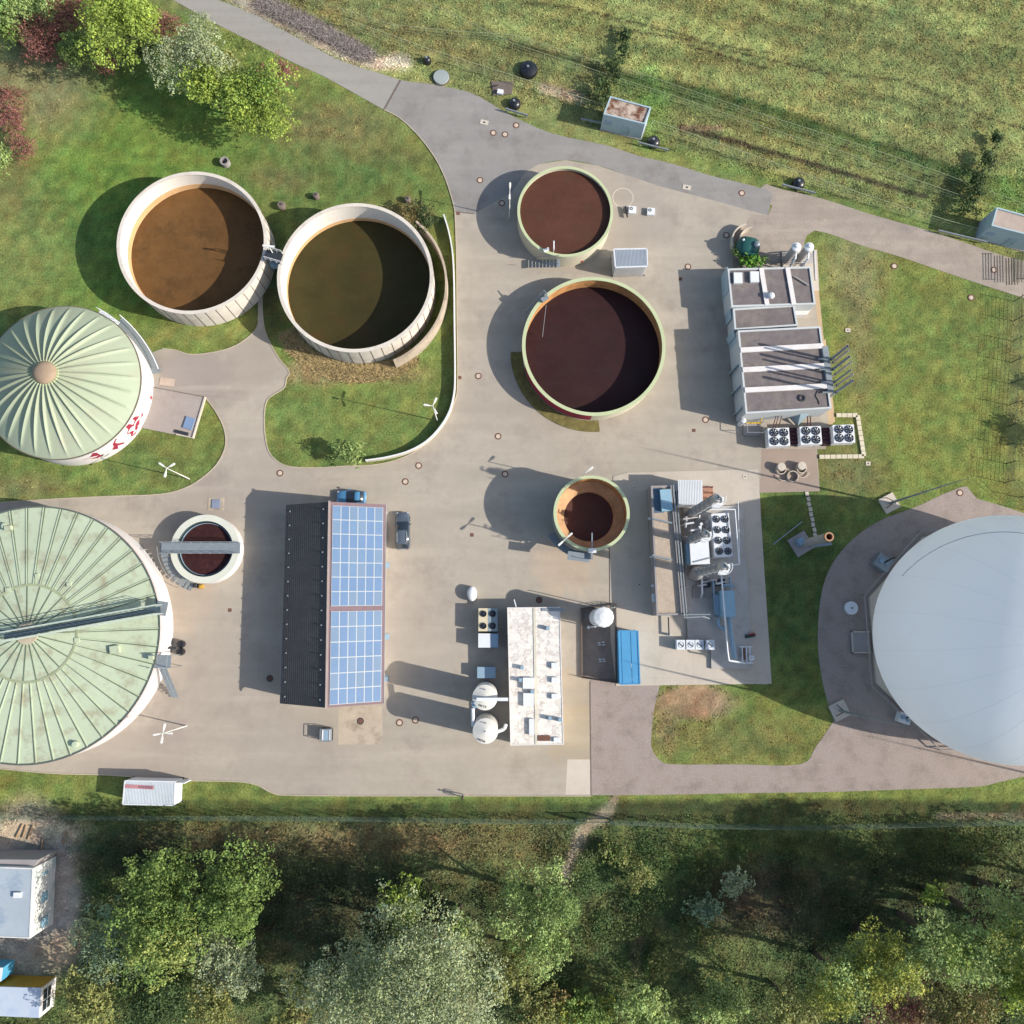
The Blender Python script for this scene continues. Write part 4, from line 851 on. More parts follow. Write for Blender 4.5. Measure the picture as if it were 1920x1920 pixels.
c = G(1402, 458, 0); t = thing('curved_wall', 'low curved concrete wall round the left end of the green tank', 'wall', (c.x-2, c.y, 0))
MB().ring(c.x, c.y, 2.15, 2.32, 0, 1.1, 26, 100, 235).build('wall', M_pale, t)
MB().ring(c.x+.3, c.y, 1.6, 1.7, 0, 1.3, 26, 90, 200).build('inner_wall', M_pale, t)

# ------------------------------------------------------------------ gas upgrading plant
t = thing('service_building', 'long narrow building with pale gravel roof along the left of the pipe plant', 'building', G(1250, 1040, 0))
roofbox(t, [(1220, 911), (1259, 910), (1279, 1153), (1231, 1154)], 3.0, M_fgrey, M_gravlite)
c0 = G(1249, 938, 3.3); MB().box((c0.x, c0.y, 2.96), (1.3, 2.6, .5), R(4)).build('roof_cabinet', M_ltblue, t)
c0 = G(1228, 938, 3.1); MB().box((c0.x+.3, c0.y, 2.955), (1.4, 3., .03), R(4)).build('roof_mat', mat('mat_blue', col(96, 118, 136), .8), t)
for py in (972, 1044, 1098, 1121):
    c = G(1221+(py-972)*.05, py, 2.7); MB().box((c.x-.12, c.y, 2.2), (.4, .25 if py < 1115 else .9, .4)).build('wall_lamp' if py < 1115 else 'wall_unit', M_whiter, t)
mb = MB(); mb.bar(G(1262, 910, 3.3), G(1283, 1156, 3.3), .16, .16); mb.bar(G(1267, 905, 3.1), G(1288, 1158, 3.1), .12, .12); mb.path([G(1283, 1158, 3.2), G(1318, 1156, 3.2), G(1330, 1160, 3.)], .1); mb.path([G(1284, 1152, 3.3), G(1332, 1152, 3.3)], .08); mb.build('pipe_run', M_grey, t)
for py in (925, 980, 1040, 1100, 1150):
    c = G(1265+(py-925)*.085, py, 1.5); MB().box((c.x, c.y, 0.1), (.15, .15, 3.1)).build('support', M_dark, t)
for py in (972, 1041):
    MB().bar(G(1223, py, 3.2), G(1260, py+9, 3.2), .2, .15).build('pipe_bridge', M_grey, t)
t = thing('machine_shed', 'small shed with white corrugated roof at the top of the pipe plant', 'shed', G(1295, 922, 0))
P = [(p.x, p.y) for p in GP([(1272, 901), (1317, 901), (1318, 945), (1275, 945)], 3.4)]; MB().prism(P, 0.1, 3.3).build('wall', M_whiter, t)
mb = MB(); p0 = G(1271, 900, 3.4); p1 = G(1318, 946, 3.4); n = 15
for i in range(n): xx = p0.x+(p1.x-p0.x)*(i+.5)/n; mb.bar((xx, p0.y, 3.3), (xx, p1.y, 3.3), abs(p1.x-p0.x)/n*.75, .12)
mb.build('corrugated_roof', M_whiter, t)
c = G(1329, 925, 1.); t = thing('steam_manifold', 'rusty little pipe rack right of the white corrugated shed', 'pipework', (c.x, c.y, 0))
MB().box((c.x, c.y, .1), (1.3, 1.9, .35)).build('skid', mat('brick_dust', col(178, 132, 110), .9), t); mb = MB()
for k in range(3): mb.path([(c.x-.9, c.y-.7+.7*k, .9), (c.x+.5, c.y-.6+.7*k, 1.1), (c.x+.5, c.y-.6+.7*k, .4)], .07)
mb.build('pipe', M_brown, t)
def column(b, H_, r_, lab, drum=0):
    c = G(b[0], b[1], 0); t = thing('scrubber_column', lab, 'column', (c.x, c.y, 0)); z0 = .42
    pr = [(r_, z0)]+([(drum, z0), (drum, 2.6), (r_, 3.4)] if drum else [])+[(r_, H_-.5), (r_*.85, H_-.2), (.1, H_)]
    MB().lathe(c.x, c.y, pr, 28).build('shell', M_steel, t, True)
    mb = MB()
    for z in np.arange(3.8, H_-1, 2.2): mb.ring(c.x, c.y, r_, r_+.06, z, z+.12, 24)
    mb.build('flange', M_grey, t)
    MB().ring(c.x, c.y, r_+.02, r_+.5, H_-1.5, H_-1.42, 24, -120, 20).build('platform', M_whiter, t)
    mb = MB(); mb.ring(c.x, c.y, r_+.45, r_+.51, H_-.45, H_-.38, 24, -120, 20)
    for a in range(-120, 21, 35): mb.tube((c.x+(r_+.48)*math.cos(R(a)), c.y+(r_+.48)*math.sin(R(a)), H_-1.45), (c.x+(r_+.48)*math.cos(R(a)), c.y+(r_+.48)*math.sin(R(a)), H_-.4), .025, n=5)
    mb.build('railing', M_whiter, t)
    mb = MB(); mb.path([(c.x+r_+.1, c.y-.3, 1), (c.x+r_+.15, c.y-.3, H_-1.2), (c.x+.2, c.y-.2, H_+.5), (c.x-.2, c.y+.3, H_+.2)], .1); mb.path([(c.x-.1, c.y+r_+.12, 1), (c.x-.1, c.y+r_+.12, H_-.8)], .06); mb.build('riser_pipe', M_grey, t)
    mb = MB()
    for s in (-.2, .2): mb.tube((c.x-r_-.1, c.y+s, .5), (c.x-r_-.1, c.y+s, H_-1), .025, n=5)
    for z in np.arange(.7, H_-1, .35): mb.tube((c.x-r_-.1, c.y-.2, z), (c.x-r_-.1, c.y+.2, z), .018, n=4)
    mb.build('ladder', M_grey, t)
column((1290, 967), 15.2, .44, 'tall steel column reaching up beside the white corrugated shed')
column((1284, 1018), 11.5, .4, 'middle steel column between the gravel-roofed building and the white cabinet')
column((1300, 1077), 15.2, .42, 'tall steel column with a wide drum at its foot below the white cabinet', .8)
c = G(1312, 1036, 3.2); t = thing('white_cabinet', 'big white square cabinet in the middle of the pipe plant', 'cabinet', (c.x, c.y, 0))
MB().box((c.x, c.y, .42), (2.25, 2.75, 2.8), R(2)).build('housing', M_whiter, t); MB().box((c.x-1.3, c.y, .42), (.3, 2.6, 2.3), R(2)).build('side_panel', M_ltblue, t); MB().box((c.x+.2, c.y-.9, 3.23), (2., .12, .1), .25).build('roof_pipe', M_grey, t)
c = G(1354, 1003, 3.1); t = thing('fan_bank', 'tall cooler with eight dark fans in two columns', 'cooler', (c.x, c.y, 0))
MB().box((c.x, c.y, 1.2), (2.1, 5.2, 1.85), R(3.5)).build('housing', M_whiter, t)
for dx in (-.95, .95):
    for dy in (-2.3, 0, 2.3): MB().box((c.x+dx, c.y+dy, .4), (.14, .14, .85)).build('leg', M_grey, t)
for i in range(2):
    for j in range(4):
        dx = -.5+i*1.02; dy = 1.88-j*1.27; fan(t, c.x+dx-dy*.061, c.y+dy, 3.053, .38)
fr = MB(); Q = [G(1330, 955, 3.6), G(1378, 955, 3.6), G(1386, 1058, 3.6), G(1368, 1060, 3.6)]; fr.path(Q, .08); fr.path([G(1384, 940, 3.2), G(1387, 1056, 3.2)], .05); fr.build('pipe_frame', M_whiter, t)
for cx0, cy0, w_, h_, sd, lab in ((1298, 990, 3.2, 2.6, 3, 'tangle of silver pipes at the foot of the two upper columns'), (1322, 1086, 3.0, 1.6, 8, 'tangle of silver pipes right of the wide drum column')):
    c = G(cx0, cy0, 1.); t = thing('pipe_cluster', lab, 'pipework', (c.x, c.y, .42)); rr_ = random.Random(sd); mb = MB(); m2_ = MB()
    for k in range(16):
        x0 = c.x+rr_.uniform(-w_/2, w_/2); y0 = c.y+rr_.uniform(-h_/2, h_/2); z0 = rr_.uniform(.8, 2.6); l = rr_.uniform(.5, 1.5); q0 = Vector((x0, y0, z0)); q1 = q0+(Vector((l, .15*l, 0)) if k % 2 else Vector((.1*l, l, 0)))
        (mb if k % 3 else m2_).path([Vector((x0, y0, .42)), q0, q1], rr_.uniform(.05, .13), 8)
        if k % 4 == 0: m2_.box((q1.x, q1.y, z0-.15), (.3, .3, .35), .3)
    mb.build('pipe', M_steel, t, True); m2_.build('valve_pipe', M_whiter, t, True)
c = G(1365, 1132, 2.6); t = thing('compressor_cabinet', 'light blue compressor cabinet on the plant platform', 'cabinet', (c.x, c.y, 0))
MB().box((c.x, c.y, .42), (1.7, 3.1, 2.15), R(2)).build('housing', M_ltblue, t); MB().box((c.x-1.05, c.y-.1, .42), (.45, 2.4, 1.6), R(2)).build('side_duct', M_bluegrey, t)
MB().path([(c.x+.35, c.y-1.5, 1.6), (c.x+.45, c.y-3.4, 1.7), (c.x+.85, c.y-6.4, 1.5)], .28, 12).build('exhaust_duct', M_bluegrey, t)
MB().path([(c.x-.9, c.y-1.7, 1.2), (c.x-.8, c.y-2.6, 1.2), (c.x-.1, c.y-3., 1.2)], .22, 10).build('elbow_duct', M_bluegrey, t)
mb = MB(); mb.path([(c.x-.75, c.y+3.2, 2.9), (c.x-.3, c.y-5.5, 2.9), (c.x-.1, c.y-6.6, 2.6), (c.x+1.8, c.y-6.9, 2.2)], .11); mb.build('long_pipe', M_whiter, t)
mb = MB(); mb.path([(c.x-1.5, c.y+2.8, 1.8), (c.x-1.3, c.y-1., 1.8)], .12); mb.path([(c.x-.4, c.y+2.2, 1.4), (c.x+1.1, c.y+2.2, 1.4)], .2); mb.path([(c.x+.6, c.y+3.2, 1.4), (c.x+.7, c.y+1.8, 1.4)], .16); mb.build('pipework', M_bluegrey, t)
MB().box((c.x-.4, c.y+2.6, .42), (1., .8, .9)).build('pump', M_dark, t)
c = G(1312, 1110, 1); t = thing('pump_skid', 'small dark pump skid with a white riser pipe below the tall drum column', 'pump', (c.x, c.y, 0))
MB().box((c.x, c.y, .1), (1.5, 1.3, .5)).build('skid', M_fgrey, t); MB().path([(c.x+.1, c.y+1.9, 1.8), (c.x+.15, c.y-.2, 1.6), (c.x+.2, c.y-.6, .8)], .12).build('riser_pipe', M_whiter, t); MB().box((c.x+.9, c.y+1., .4), (.8, .9, .8)).build('motor', M_dark, t)
c = G(1303, 1173, .45); tag(MB().box((G(1309, 1176, .3).x, G(1309, 1176, .3).y, .095), (2.6, 4.4, .2), R(2)).build('concrete_plinth', M_fgrey), 'low grey concrete plinth between the plant platform and the gravel-roofed building', 'plinth')
gl = [(1277, 'leftmost of the four small white chillers in a row'), (1295, 'second from left of the four small white chillers in a row'), (1312, 'third from left of the four small white chillers in a row'), (1331, 'rightmost of the four small white chillers in a row')]
for a, lab in gl:
    c = G(a, 1209, 1.3); t = thing('chiller', lab, 'chiller', (c.x, c.y, 0), 'small chillers in a row')
    MB().box((c.x, c.y, .15 if a < 1325 else .45), (1.0, 1.15, 1.1)).build('housing', M_whiter, t); z = 1.26 if a < 1325 else 1.56
    MB().ring(c.x+.03, c.y, .3, .34, z, z+.04, 20).build('fan_guard', M_bluegrey, t); MB().bar((c.x-.25, c.y+.2, z), (c.x+.25, c.y-.2, z), .1, .05).build('blade', M_dark, t)
    MB().box((c.x, c.y-.45, .05), (.9, .1, .1)).build('foot', M_dark, t)
c = G(1399, 1228, 1); t = thing('valve_station', 'white framed valve station with a ring valve at the lower right of the slab', 'valves', (c.x, c.y, 0))
mb = MB()
for dy in (-.95, .95): mb.bar((c.x-.8, c.y+dy, .9), (c.x+.8, c.y+dy, .9), .12, .1)
for dx in (-.4, .1, .5): mb.tube((c.x+dx, c.y-.9, .8), (c.x+dx, c.y+.9, .8), .09)
mb.build('frame', M_whiter, t); MB().bar((c.x-.15, c.y-.6, .4), (c.x-.15, c.y+.8, .4), .2, .4).build('filter_body', M_brown, t); MB().ring(c.x+.65, c.y-.35, .13, .32, .9, 1.05, 20).build('ring_valve', M_whiter, t)
for dx in (-.7, .7): MB().tube((c.x+dx, c.y, .42), (c.x+dx, c.y, .95), .05).build('leg', M_grey, t)
c = G(1408, 1192, .8); t = thing('meter_rack', 'small rack with red and green fittings on the right of the slab', 'meter rack', (c.x, c.y, 0))
MB().box((c.x, c.y, .1), (1.2, .4, .5), .2).build('body', mat('dark_green_box', col(44, 70, 62), .6), t); MB().bar((c.x-.3, c.y+.2, .75), (c.x+.6, c.y+.2, .75), .12, .12).build('red_fitting', M_redl, t)
c = G(1223, 1164, .5); t = thing('handrail_post', 'short dark barrier bar standing at the foot of the gravel-roofed building', 'barrier', G(1254, 1172, 0))
MB().bar(G(1253, 1157, .6), G(1254, 1192, .6), .14, .14).build('bar', M_dark, t); MB().tube(G(1253, 1190, 0), G(1253, 1190, .7), .12).build('post', M_whiter, t); MB().tube(G(1257, 1190, 0), G(1257, 1190, .7), .12).build('post', M_whiter, t)

# ------------------------------------------------------------------ blue container
def container(label, pts, z1, m, m2=None, ribs=26, along='y', group=None, name='shipping_container'):
    P = GP(pts, z1); cx = sum(p.x for p in P)/4; cy = sum(p.y for p in P)/4; t = thing(name, label, 'container', (cx, cy, 0), group)
    MB().prism([(p.x, p.y) for p in P], .12, z1-.05).build('body', m, t)
    a, b, c_, d = P; mb = MB()
    for i in range(ribs):
        f = (i+.5)/ribs
        if along == 'x': q0 = a.lerp(b, f); q1 = d.lerp(c_, f)
        else: q0 = a.lerp(d, f); q1 = b.lerp(c_, f)
        q0.z = q1.z = z1-.05; v = (q1-q0).normalized()*.1; mb.bar(q0+v, q1-v, (a-b if along == 'x' else a-d).length/ribs*.5, .04)
    mb.build('roof_ribs', m2 or m, t)
    mb = MB()
    for p, q in ((a, b), (b, c_), (c_, d), (d, a)): p = p.copy(); q = q.copy(); p.z = q.z = z1-.052; mb.bar(p, q, .14, .06)
    mb.build('edge_rail', m, t)
    mb = MB()
    for p in P: mb.box((p.x, p.y, 0), (.2, .2, .14)); 
    mb.build('corner_casting', M_dark, t); return t, P, mb
t, P, _ = container('bright blue shipping container with faded white marks on the roof', [(1160, 1183), (1196, 1183), (1200, 1282), (1163, 1283)], 2.6, M_blue, ribs=2, along='x')
wm = MB()
for a, b, w, l in ((1189, 1240, .5, .35), (1187, 1248, .45, .9), (1188, 1254, .3, .25), (1187, 1262, .25, .4), (1190, 1270, .35, .2), (1188, 1274, .4, .5), (1186, 1236, .15, .5), (1192, 1246, .15, .6)):
    c = G(a, b, 2.62); wm.box((c.x, c.y, 2.553), (w, l*.6, .012), .1)
wm.build('faded_marking', mat('faded_white', col(186, 208, 224), .7), t)
t, P, _ = container('white shipping container with faded red roof stripe, on the grass below the yard', [(234, 1464), (328, 1466), (326, 1510), (230, 1508)], 2.6, M_whiter, mat('rib_blue_white', col(214, 222, 226), .5), ribs=34, along='x')
c0 = G(234, 1474, 2.64); c1 = G(288, 1477, 2.64); MB().bar((c0.x, c0.y, 2.6), (c1.x, c1.y, 2.6), .42, .012).build('faded_stripe', mat('faded_red', col(196, 138, 140), .7), t)
wm = MB()
for i in range(7): q = Vector((c0.x, c0.y, 2.612)).lerp(Vector((c1.x, c1.y, 2.612)), .5+i*.07); wm.box((q.x, q.y, 2.612), (.16, .26, .01), .2*(i % 3))
wm.build('faded_lettering', mat('faded_purple', col(140, 104, 116), .7), t)
c = G(344, 1468, 2.2); MB().box((c.x-.25, c.y, .3), (.9, .12, 2.1)).build('open_door', M_whiter, t)
# small white shed
t, P, _ = container('small white corrugated shed between the two steel tanks', [(1151, 467), (1213, 466), (1214, 499), (1154, 501)], 2.9, M_whiter, mat('roof_grey_rib', col(168, 176, 184), .5), ribs=24, along='x', name='corrugated_shed')
a = G(1154, 502, 2.9); b = G(1213, 500, 2.9); mb = MB()
for i in range(24): q = a.lerp(b, (i+.5)/24); mb.box((q.x, q.y-.02, .12), (.08, .06, 2.7))
mb.build('wall_ribs', M_whiter, t)

# ------------------------------------------------------------------ white container block with stained roof
t = thing('container_block', 'long white double container with brown puddle stains on its flat roof', 'building', G(1003, 1268, 0)); ZB = 3.0
P = roofbox(t, [(951, 1139), (1050, 1138), (1057, 1396), (957, 1398)], ZB, M_wall, M_puddle, par=.1, pw=.1)
MB().bar(G(1002, 1139, 2.96), G(1006, 1397, 2.96), .3, .05).build('roof_joint', mat('joint_cream', col(226, 218, 198), .7), t)
for a, b, w, l, hh in ((991, 1281, 1.3, 1.25, .35), (991, 1312, 1.2, 1.5, .35), (1040, 1248, .75, .65, .3), (1040, 1275, .7, .6, .3), (1040, 1306, .7, .6, .3), (997, 1363, .6, 1.8, .3), (1044, 1387, .7, .5, .2)):
    c = G(a, b, ZB+hh); MB().box((c.x, c.y, ZB-.05), (w, l, hh+.05)).build('roof_unit', M_whiter, t)
for a, b in ((1027, 1178), (979, 1252), (976, 1275), (998, 1297), (1031, 1347), (1050, 1350)):
    c = G(a, b, ZB+.5); v = MB().box((c.x, c.y, ZB-.04), (.38, .4, .6)).build('vent', M_bluegrey, t)
c = G(1020, 1384, ZB); tag(MB().box((c.x, c.y, ZB-.04), (1.4, .6, .12)).build('timber_board', M_brown, t))
c = G(1021, 1143, ZB); MB().box((c.x+1, c.y, ZB-.04), (2.6, .35, .1)).build('cable_tray', M_grey, t)
MB().bar(G(968, 1138, 3.1), G(964, 1124, 3.1), .12, .1).build('antenna_arm', M_whiter, t)
# AC unit
c = G(915, 1162, 1.9); t = thing('condenser_unit', 'cream and grey condenser with four black fans, left of the stained white roof', 'condenser', (c.x, c.y, 0))
cm = mat('condenser_cream', col(222, 208, 176), .6, .03, 1); mat_sh = mat('condenser_grey', col(150, 164, 168), .6, .03, 1)
MB().box((c.x-.58, c.y, .1), (1.1, 2.7, 1.7)).build('housing', cm, t); MB().box((c.x+.56, c.y, .1), (1.15, 2.7, 1.7)).build('housing', mat_sh, t)
for dx in (-.55, .55):
    for dy in (-.72, .7): fan(t, c.x+dx, c.y+dy, 1.81, .33, False)
c = G(915, 1201, 1.8); t = thing('switch_cabinet', 'cream cabinet with a pale blue end below the four-fan condenser', 'cabinet', (c.x, c.y, 0))
MB().box((c.x-.4, c.y, .1), (1.5, 1.65, 1.6)).build('housing', M_whiter, t); MB().box((c.x+.78, c.y, .1), (.84, 1.63, 1.55)).build('end_cabinet', M_bluegrey, t)
c = G(912, 1261, 1.2); t = thing('blue_cabinet', 'flat pale blue cabinet above the two white silos', 'cabinet', (c.x, c.y, 0))
MB().box((c.x, c.y, .1), (2.1, 1.25, 1.1)).build('housing', M_bluegrey, t); MB().box((c.x, c.y, 1.2), (2.16, 1.3, .05)).build('lid', M_bluegrey, t)
# silos
for i, (a, b, lab) in enumerate(((909, 1308, 'upper of the two white silos, crossed by a white pipe'), (910, 1371, 'lower of the two white silos, with faint lettering on its lid'))):
    H_ = 6.6; c = G(a, b, H_); t = thing('silo', lab, 'silo', (c.x, c.y, 0), 'white silos left of the stained roof')
    MB().lathe(c.x, c.y, [(1.38, .1), (1.38, H_-.25), (1.42, H_-.22), (1.40, H_-.12), (.05, H_+.25)], 48).build('shell', mat('silo_white', col(226, 222, 212), .5, .03, 1), t, True)
    MB().ring(c.x, c.y, 1.39, 1.5, 0, .12, 40).build('foot_ring', M_fgrey, t)
    tx = bpy.data.curves.new('lid_lettering', 'FONT'); tx.body = 'META'; tx.size = .36; tx.extrude = .01; tx.align_x = 'CENTER'
    to = bpy.data.objects.new('lid_lettering', tx); scene.collection.objects.link(to); to.parent = t
    dg_ = bpy.context.evaluated_depsgraph_get(); me = bpy.data.meshes.new_from_object(to.evaluated_get(dg_)); bpy.data.objects.remove(to)
    to = bpy.data.objects.new('lid_lettering', me); scene.collection.objects.link(to); to.parent = t; me.materials.clear(); me.materials.append(M_dark)
    to.location = (-.45, -1.12, H_-.02) if i else (-.25, -1.05, H_-.02); to.rotation_euler = (R(14), 0, R(-20)) if i else (R(14), 0, R(-14))
    for dx, dy in ((0, .9), (0, 0)): MB().tube((c.x+dx, c.y+dy, H_), (c.x+dx, c.y+dy, H_+.3), .06).build('lid_vent', M_dark, t)
    if i == 0:
        MB().bar((c.x-.9, c.y-.15, H_+.3), (c.x+2.6, c.y-.15, H_+.3), .36, .3).build('top_duct', M_whiter, t)
        mb = MB(); mb.ring(c.x-1., c.y-.7, .15, .5, H_-.3, H_-.22, 20); mb.tube((c.x-1.1, c.y-.5, H_-.3), (c.x-1.1, c.y-.5, H_+.3), .12); mb.tube((c.x-1., c.y-.9, H_-.3), (c.x-1., c.y-.9, H_+.2), .1); mb.build('top_platform', M_bluegrey, t)
        MB().path([(c.x-1.35, c.y-1.2, H_-.4), (c.x-1.3, c.y-3.2, H_-.6)], .2, 10).build('link_pipe', M_whiter, t)
    else: MB().path([(c.x+1.3, c.y-.3, 4.6), (c.x+2.1, c.y+.0, 4.6), (c.x+2.3, c.y+.5, 4.4)], .2, 10).build('side_pipe', M_whiter, t)
c = G(885, 1113, .9); t = thing('gas_tank', 'smooth white oval tank standing alone in the yard', 'tank', (c.x, c.y, 0))
mb = MB(); V = []; n = 26
for u, rr in ((.01, 0), (.3, .6), (.62, .87), (.8, .97), (1., 1.)):
    pass
pr = [(1.0, .1), (1.0, .75), (.92, .95), (.7, 1.08), (.4, 1.15), (.01, 1.17)]
V = [(c.x+.58*rr*math.cos(2*PI*k/n), c.y+.9*rr*math.sin(2*PI*k/n), z) for rr, z in pr for k in range(n)]
mb.add(V, [(j*n+i, j*n+(i+1) % n, (j+1)*n+(i+1) % n, (j+1)*n+i) for j in range(len(pr)-1) for i in range(n)]); mb.build('shell', M_white, t, True)
MB().box((c.x, c.y, .04), (.7, 1.2, .08)).build('foot', M_fgrey, t)
# small white silo + sunken bund
c = G(1132, 1157, 6.2); t = thing('silo', 'stout white silo at the upper corner of the dark bund', 'silo', (c.x, c.y, 0))
MB().lathe(c.x, c.y, [(1.1, .1), (1.12, 5.9)], 40).build('shell', mat('silo_pale', col(214, 222, 226), .5, .03, 1), t, True)
MB().lathe(c.x, c.y, [(1.12, 5.9), (1.2, 5.95), (1.12, 6.2), (.5, 6.4), (.01, 6.45)], 12).build('lid', M_white, t)
mb = MB(); mb.tube((c.x+1.3, c.y+1.1, 0), (c.x+1.3, c.y+1.1, 6), .05); mb.tube((c.x-.9, c.y-1.1, 0), (c.x-.9, c.y-1.1, 5.8), .08); mb.build('riser_pipe', M_whiter, t)
c = G(1121, 1222, 0); t = thing('bund', 'dark bund with low rails between the stained roof and the blue container', 'bund', (c.x, c.y, 0))
P4 = [(p.x, p.y) for p in GP([(1090, 1141), (1153, 1133), (1155, 1280), (1091, 1270)], .06)]; MB().prism(P4, 0, .062).build('floor', mat('bund_floor', col(150, 136, 124), .8, .18, .5, dirt=col(150, 134, 118), damt=.5, dscale=.6), t)  # mottled grey-brown floor
mb = MB()
for p, q in zip(P4, P4[1:]+P4[:1]): mb.strip([p, q], .14, .02, .4)
mb.build('bund_wall', M_joint, t)
mb = MB()
for dz in (.7, 1.1):
    mb.path([(*P4[1], dz), (*P4[2], dz)], .03); mb.path([(*P4[0], dz), (*P4[1], dz)], .03); mb.path([(*P4[2], dz), (*P4[3], dz)], .03)
for p, q in ((P4[1], P4[2]), (P4[0], P4[1]), (P4[2], P4[3])):
    for i in range(7): a = Vector(p).lerp(Vector(q), i/6); mb.tube((a.x, a.y, .3), (a.x, a.y, 1.1), .03, n=5)
mb.build('railing', M_dark, t)
mb = MB()
for a, b in ((1123, 1205), (1131, 1204), (1124, 1209), (1132, 1209), (1125, 1236), (1132, 1236), (1126, 1240), (1133, 1240)):
    c = G(a, b, .1); mb.box((c.x, c.y, .06), (.32, .12, .06))
mb.build('anchor_plate', M_whiter, t)
c = G(1104, 1176, .4); MB().lathe(c.x, c.y, [(.2, .06), (.2, .5), (.01, .55)], 14).build('white_pot', M_whiter, t)

# ------------------------------------------------------------------ transformer houses
def substation(label, pts, H_, rdirt, vents):
    c = G(sum(p[0] for p in pts)/4, sum(p[1] for p in pts)/4, 0); t = thing('substation', label, 'substation', (c.x, c.y, 0))
    P = roofbox(t, pts, H_, M_paleb, rdirt, par=.22, pw=.18)
    a = Vector(P[3]); b = Vector(P[2]); d = (b-a).normalized(); nrm = Vector((d.y, -d.x)); rot = math.atan2(d.y, d.x)
    for f, w, hh, z in vents:
        q = a.lerp(b, f)+nrm*.02; MB().box((q.x, q.y, z), (w, .08, hh), rot).build('louvre', M_bluegrey if w < 1.2 else M_dark, t)
    q = a.lerp(b, .6)+nrm*.03; dd = MB().box((q.x, q.y, .15), (1.0, .06, 2.0), rot).build('door', mat('door_pale', col(160, 186, 196), .6), t)
    q2 = q+nrm*.06+d*.35; MB().box((q2.x, q2.y, 1.1), (.12, .05, .05), rot).build('handle', M_dark, dd)
    MB().prism([(p[0]*1.0+(p[0]-c.x)*.03, p[1]+(p[1]-c.y)*.03) for p in P], 0, .15).build('plinth', M_fgrey, t); return t
M_roofleaf = mat('leafy_roof', col(200, 182, 164), .9, .06, .6, c2=col(112, 72, 54), dscale=1.5)
M_roofpink = mat('pink_gravel_roof', col(190, 172, 158), .95, .1, 1.2)
substation('pale blue substation with brown leaves on its flat roof, beside the asphalt road', [(1144, 181), (1221, 202), (1209, 234), (1131, 215)], 3.4, M_roofleaf, [(.16, .9, .7, 1.6)])
substation('pale blue substation with clean pinkish roof at the right edge', [(1868, 389), (1962, 415), (1952, 448), (1858, 424)], 3.6, M_roofpink, [(.14, .9, .7, 1.6)])
for (a, b), (c_, d_), lab in (((1089, 224), (1128, 232), 'short grey crash rail left of the leaf-covered substation'), ((1196, 268), (1254, 283), 'short green grey crash rail below the leaf-covered substation'), ((948, 205), (990, 218), 'short green grey crash rail beside the smallest black dome near the slab'), ((1466, 347), (1528, 363), 'short green grey crash rail on the verge by the gravel track'), ((1758, 433), (1850, 455), 'long grey crash rail in front of the clean substation')):
    p = G(a, b, .6); q = G(c_, d_, .6); t = thing('crash_rail', lab, 'guard rail', ((p.x+q.x)/2, (p.y+q.y)/2, 0), 'crash rails on the road verge')
    MB().bar(p, q, .12, .3).build('beam', M_grey, t)
    for f in (.08, .5, .92): c = p.lerp(q, f); MB().tube((c.x, c.y+.1, 0), (c.x, c.y+.1, .85), .06).build('post', M_grey, t)
# black domes
for a, b, r_, lab in ((991, 129, 1.2, 'largest black plastic dome cover in the meadow above the road'), (965, 193, .78, 'black plastic dome cover just below the concrete slab with the white box'), (1226, 265, .8, 'black plastic dome cover below the leaf-covered substation'), (1498, 343, .8, 'black plastic dome cover on the verge above the gravel track'), (801, 112, .5, 'small black plastic cover above the pale round lid')):
    c = G(a, b, .5); t = thing('dome_cover', lab, 'shaft cover', (c.x, c.y, 0), 'black dome covers in the grass')
    MB().lathe(c.x, c.y, [(r_*1.0, 0), (r_, .35), (r_*.9, .62), (r_*.55, .82), (.01, .88)], 28).build('shell', M_black, t, True)
    mb = MB()
    for k in range(8): an = 2*PI*k/8; mb.tube((c.x+r_*.98*math.cos(an), c.y+r_*.98*math.sin(an), .36), (c.x+r_*.5*math.cos(an), c.y+r_*.5*math.sin(an), .86), .03, n=5)
    mb.build('rib', mat('rib_grey', col(84, 88, 98), .5), t); MB().lathe(c.x-.1, c.y+.1, [(.16, .8), (.16, .98), (.01, 1.)], 12).build('valve', M_grey, t)
c = G(827, 144, .3); t = thing('round_lid', 'pale grey round concrete lid on the verge above the asphalt', 'lid', (c.x, c.y, 0))
MB().lathe(c.x, c.y, [(1.0, 0), (1.02, .3), (.98, .36), (.01, .38)], 36).build('lid', mat('lid_bluegrey', col(164, 172, 170), .8), t); MB().ring(c.x, c.y, 1.0, 1.12, 0, .2, 36).build('collar', M_joint, t)
c = G(942, 165, .1); t = thing('service_slab', 'small dark slab carrying a white box beside the largest black dome', 'slab', (c.x, c.y, 0))
MB().prism([(p.x, p.y) for p in GP([(921, 152), (963, 153), (960, 176), (925, 178)], .15)], 0, .15).build('slab', M_joint, t); c = G(938, 172, .4); MB().box((c.x, c.y, .15), (.75, .6, .35), -.2).build('box', M_whiter, t); MB().bar(G(922, 164, .3), G(934, 160, .3), .08, .15).build('rail', M_dark, t)
for a, b, lab in ((421, 302, 'open concrete shaft ring on the lawn above the leftmost open tank'),):
    c = G(a, b, .7); t = thing('shaft_ring', lab, 'shaft', (c.x, c.y, 0)); MB().ring(c.x, c.y, .38, .58, 0, .8, 28).build('ring', M_fgrey, t); MB().lathe(c.x, c.y, [(.4, .2), (.01, .2)], 20).build('inside', mat('rusty_inside', col(96, 60, 48), .8), t); MB().box((c.x+.1, c.y-.1, .74), (.12, .6, .08), .3).build('grip', M_dark, t)
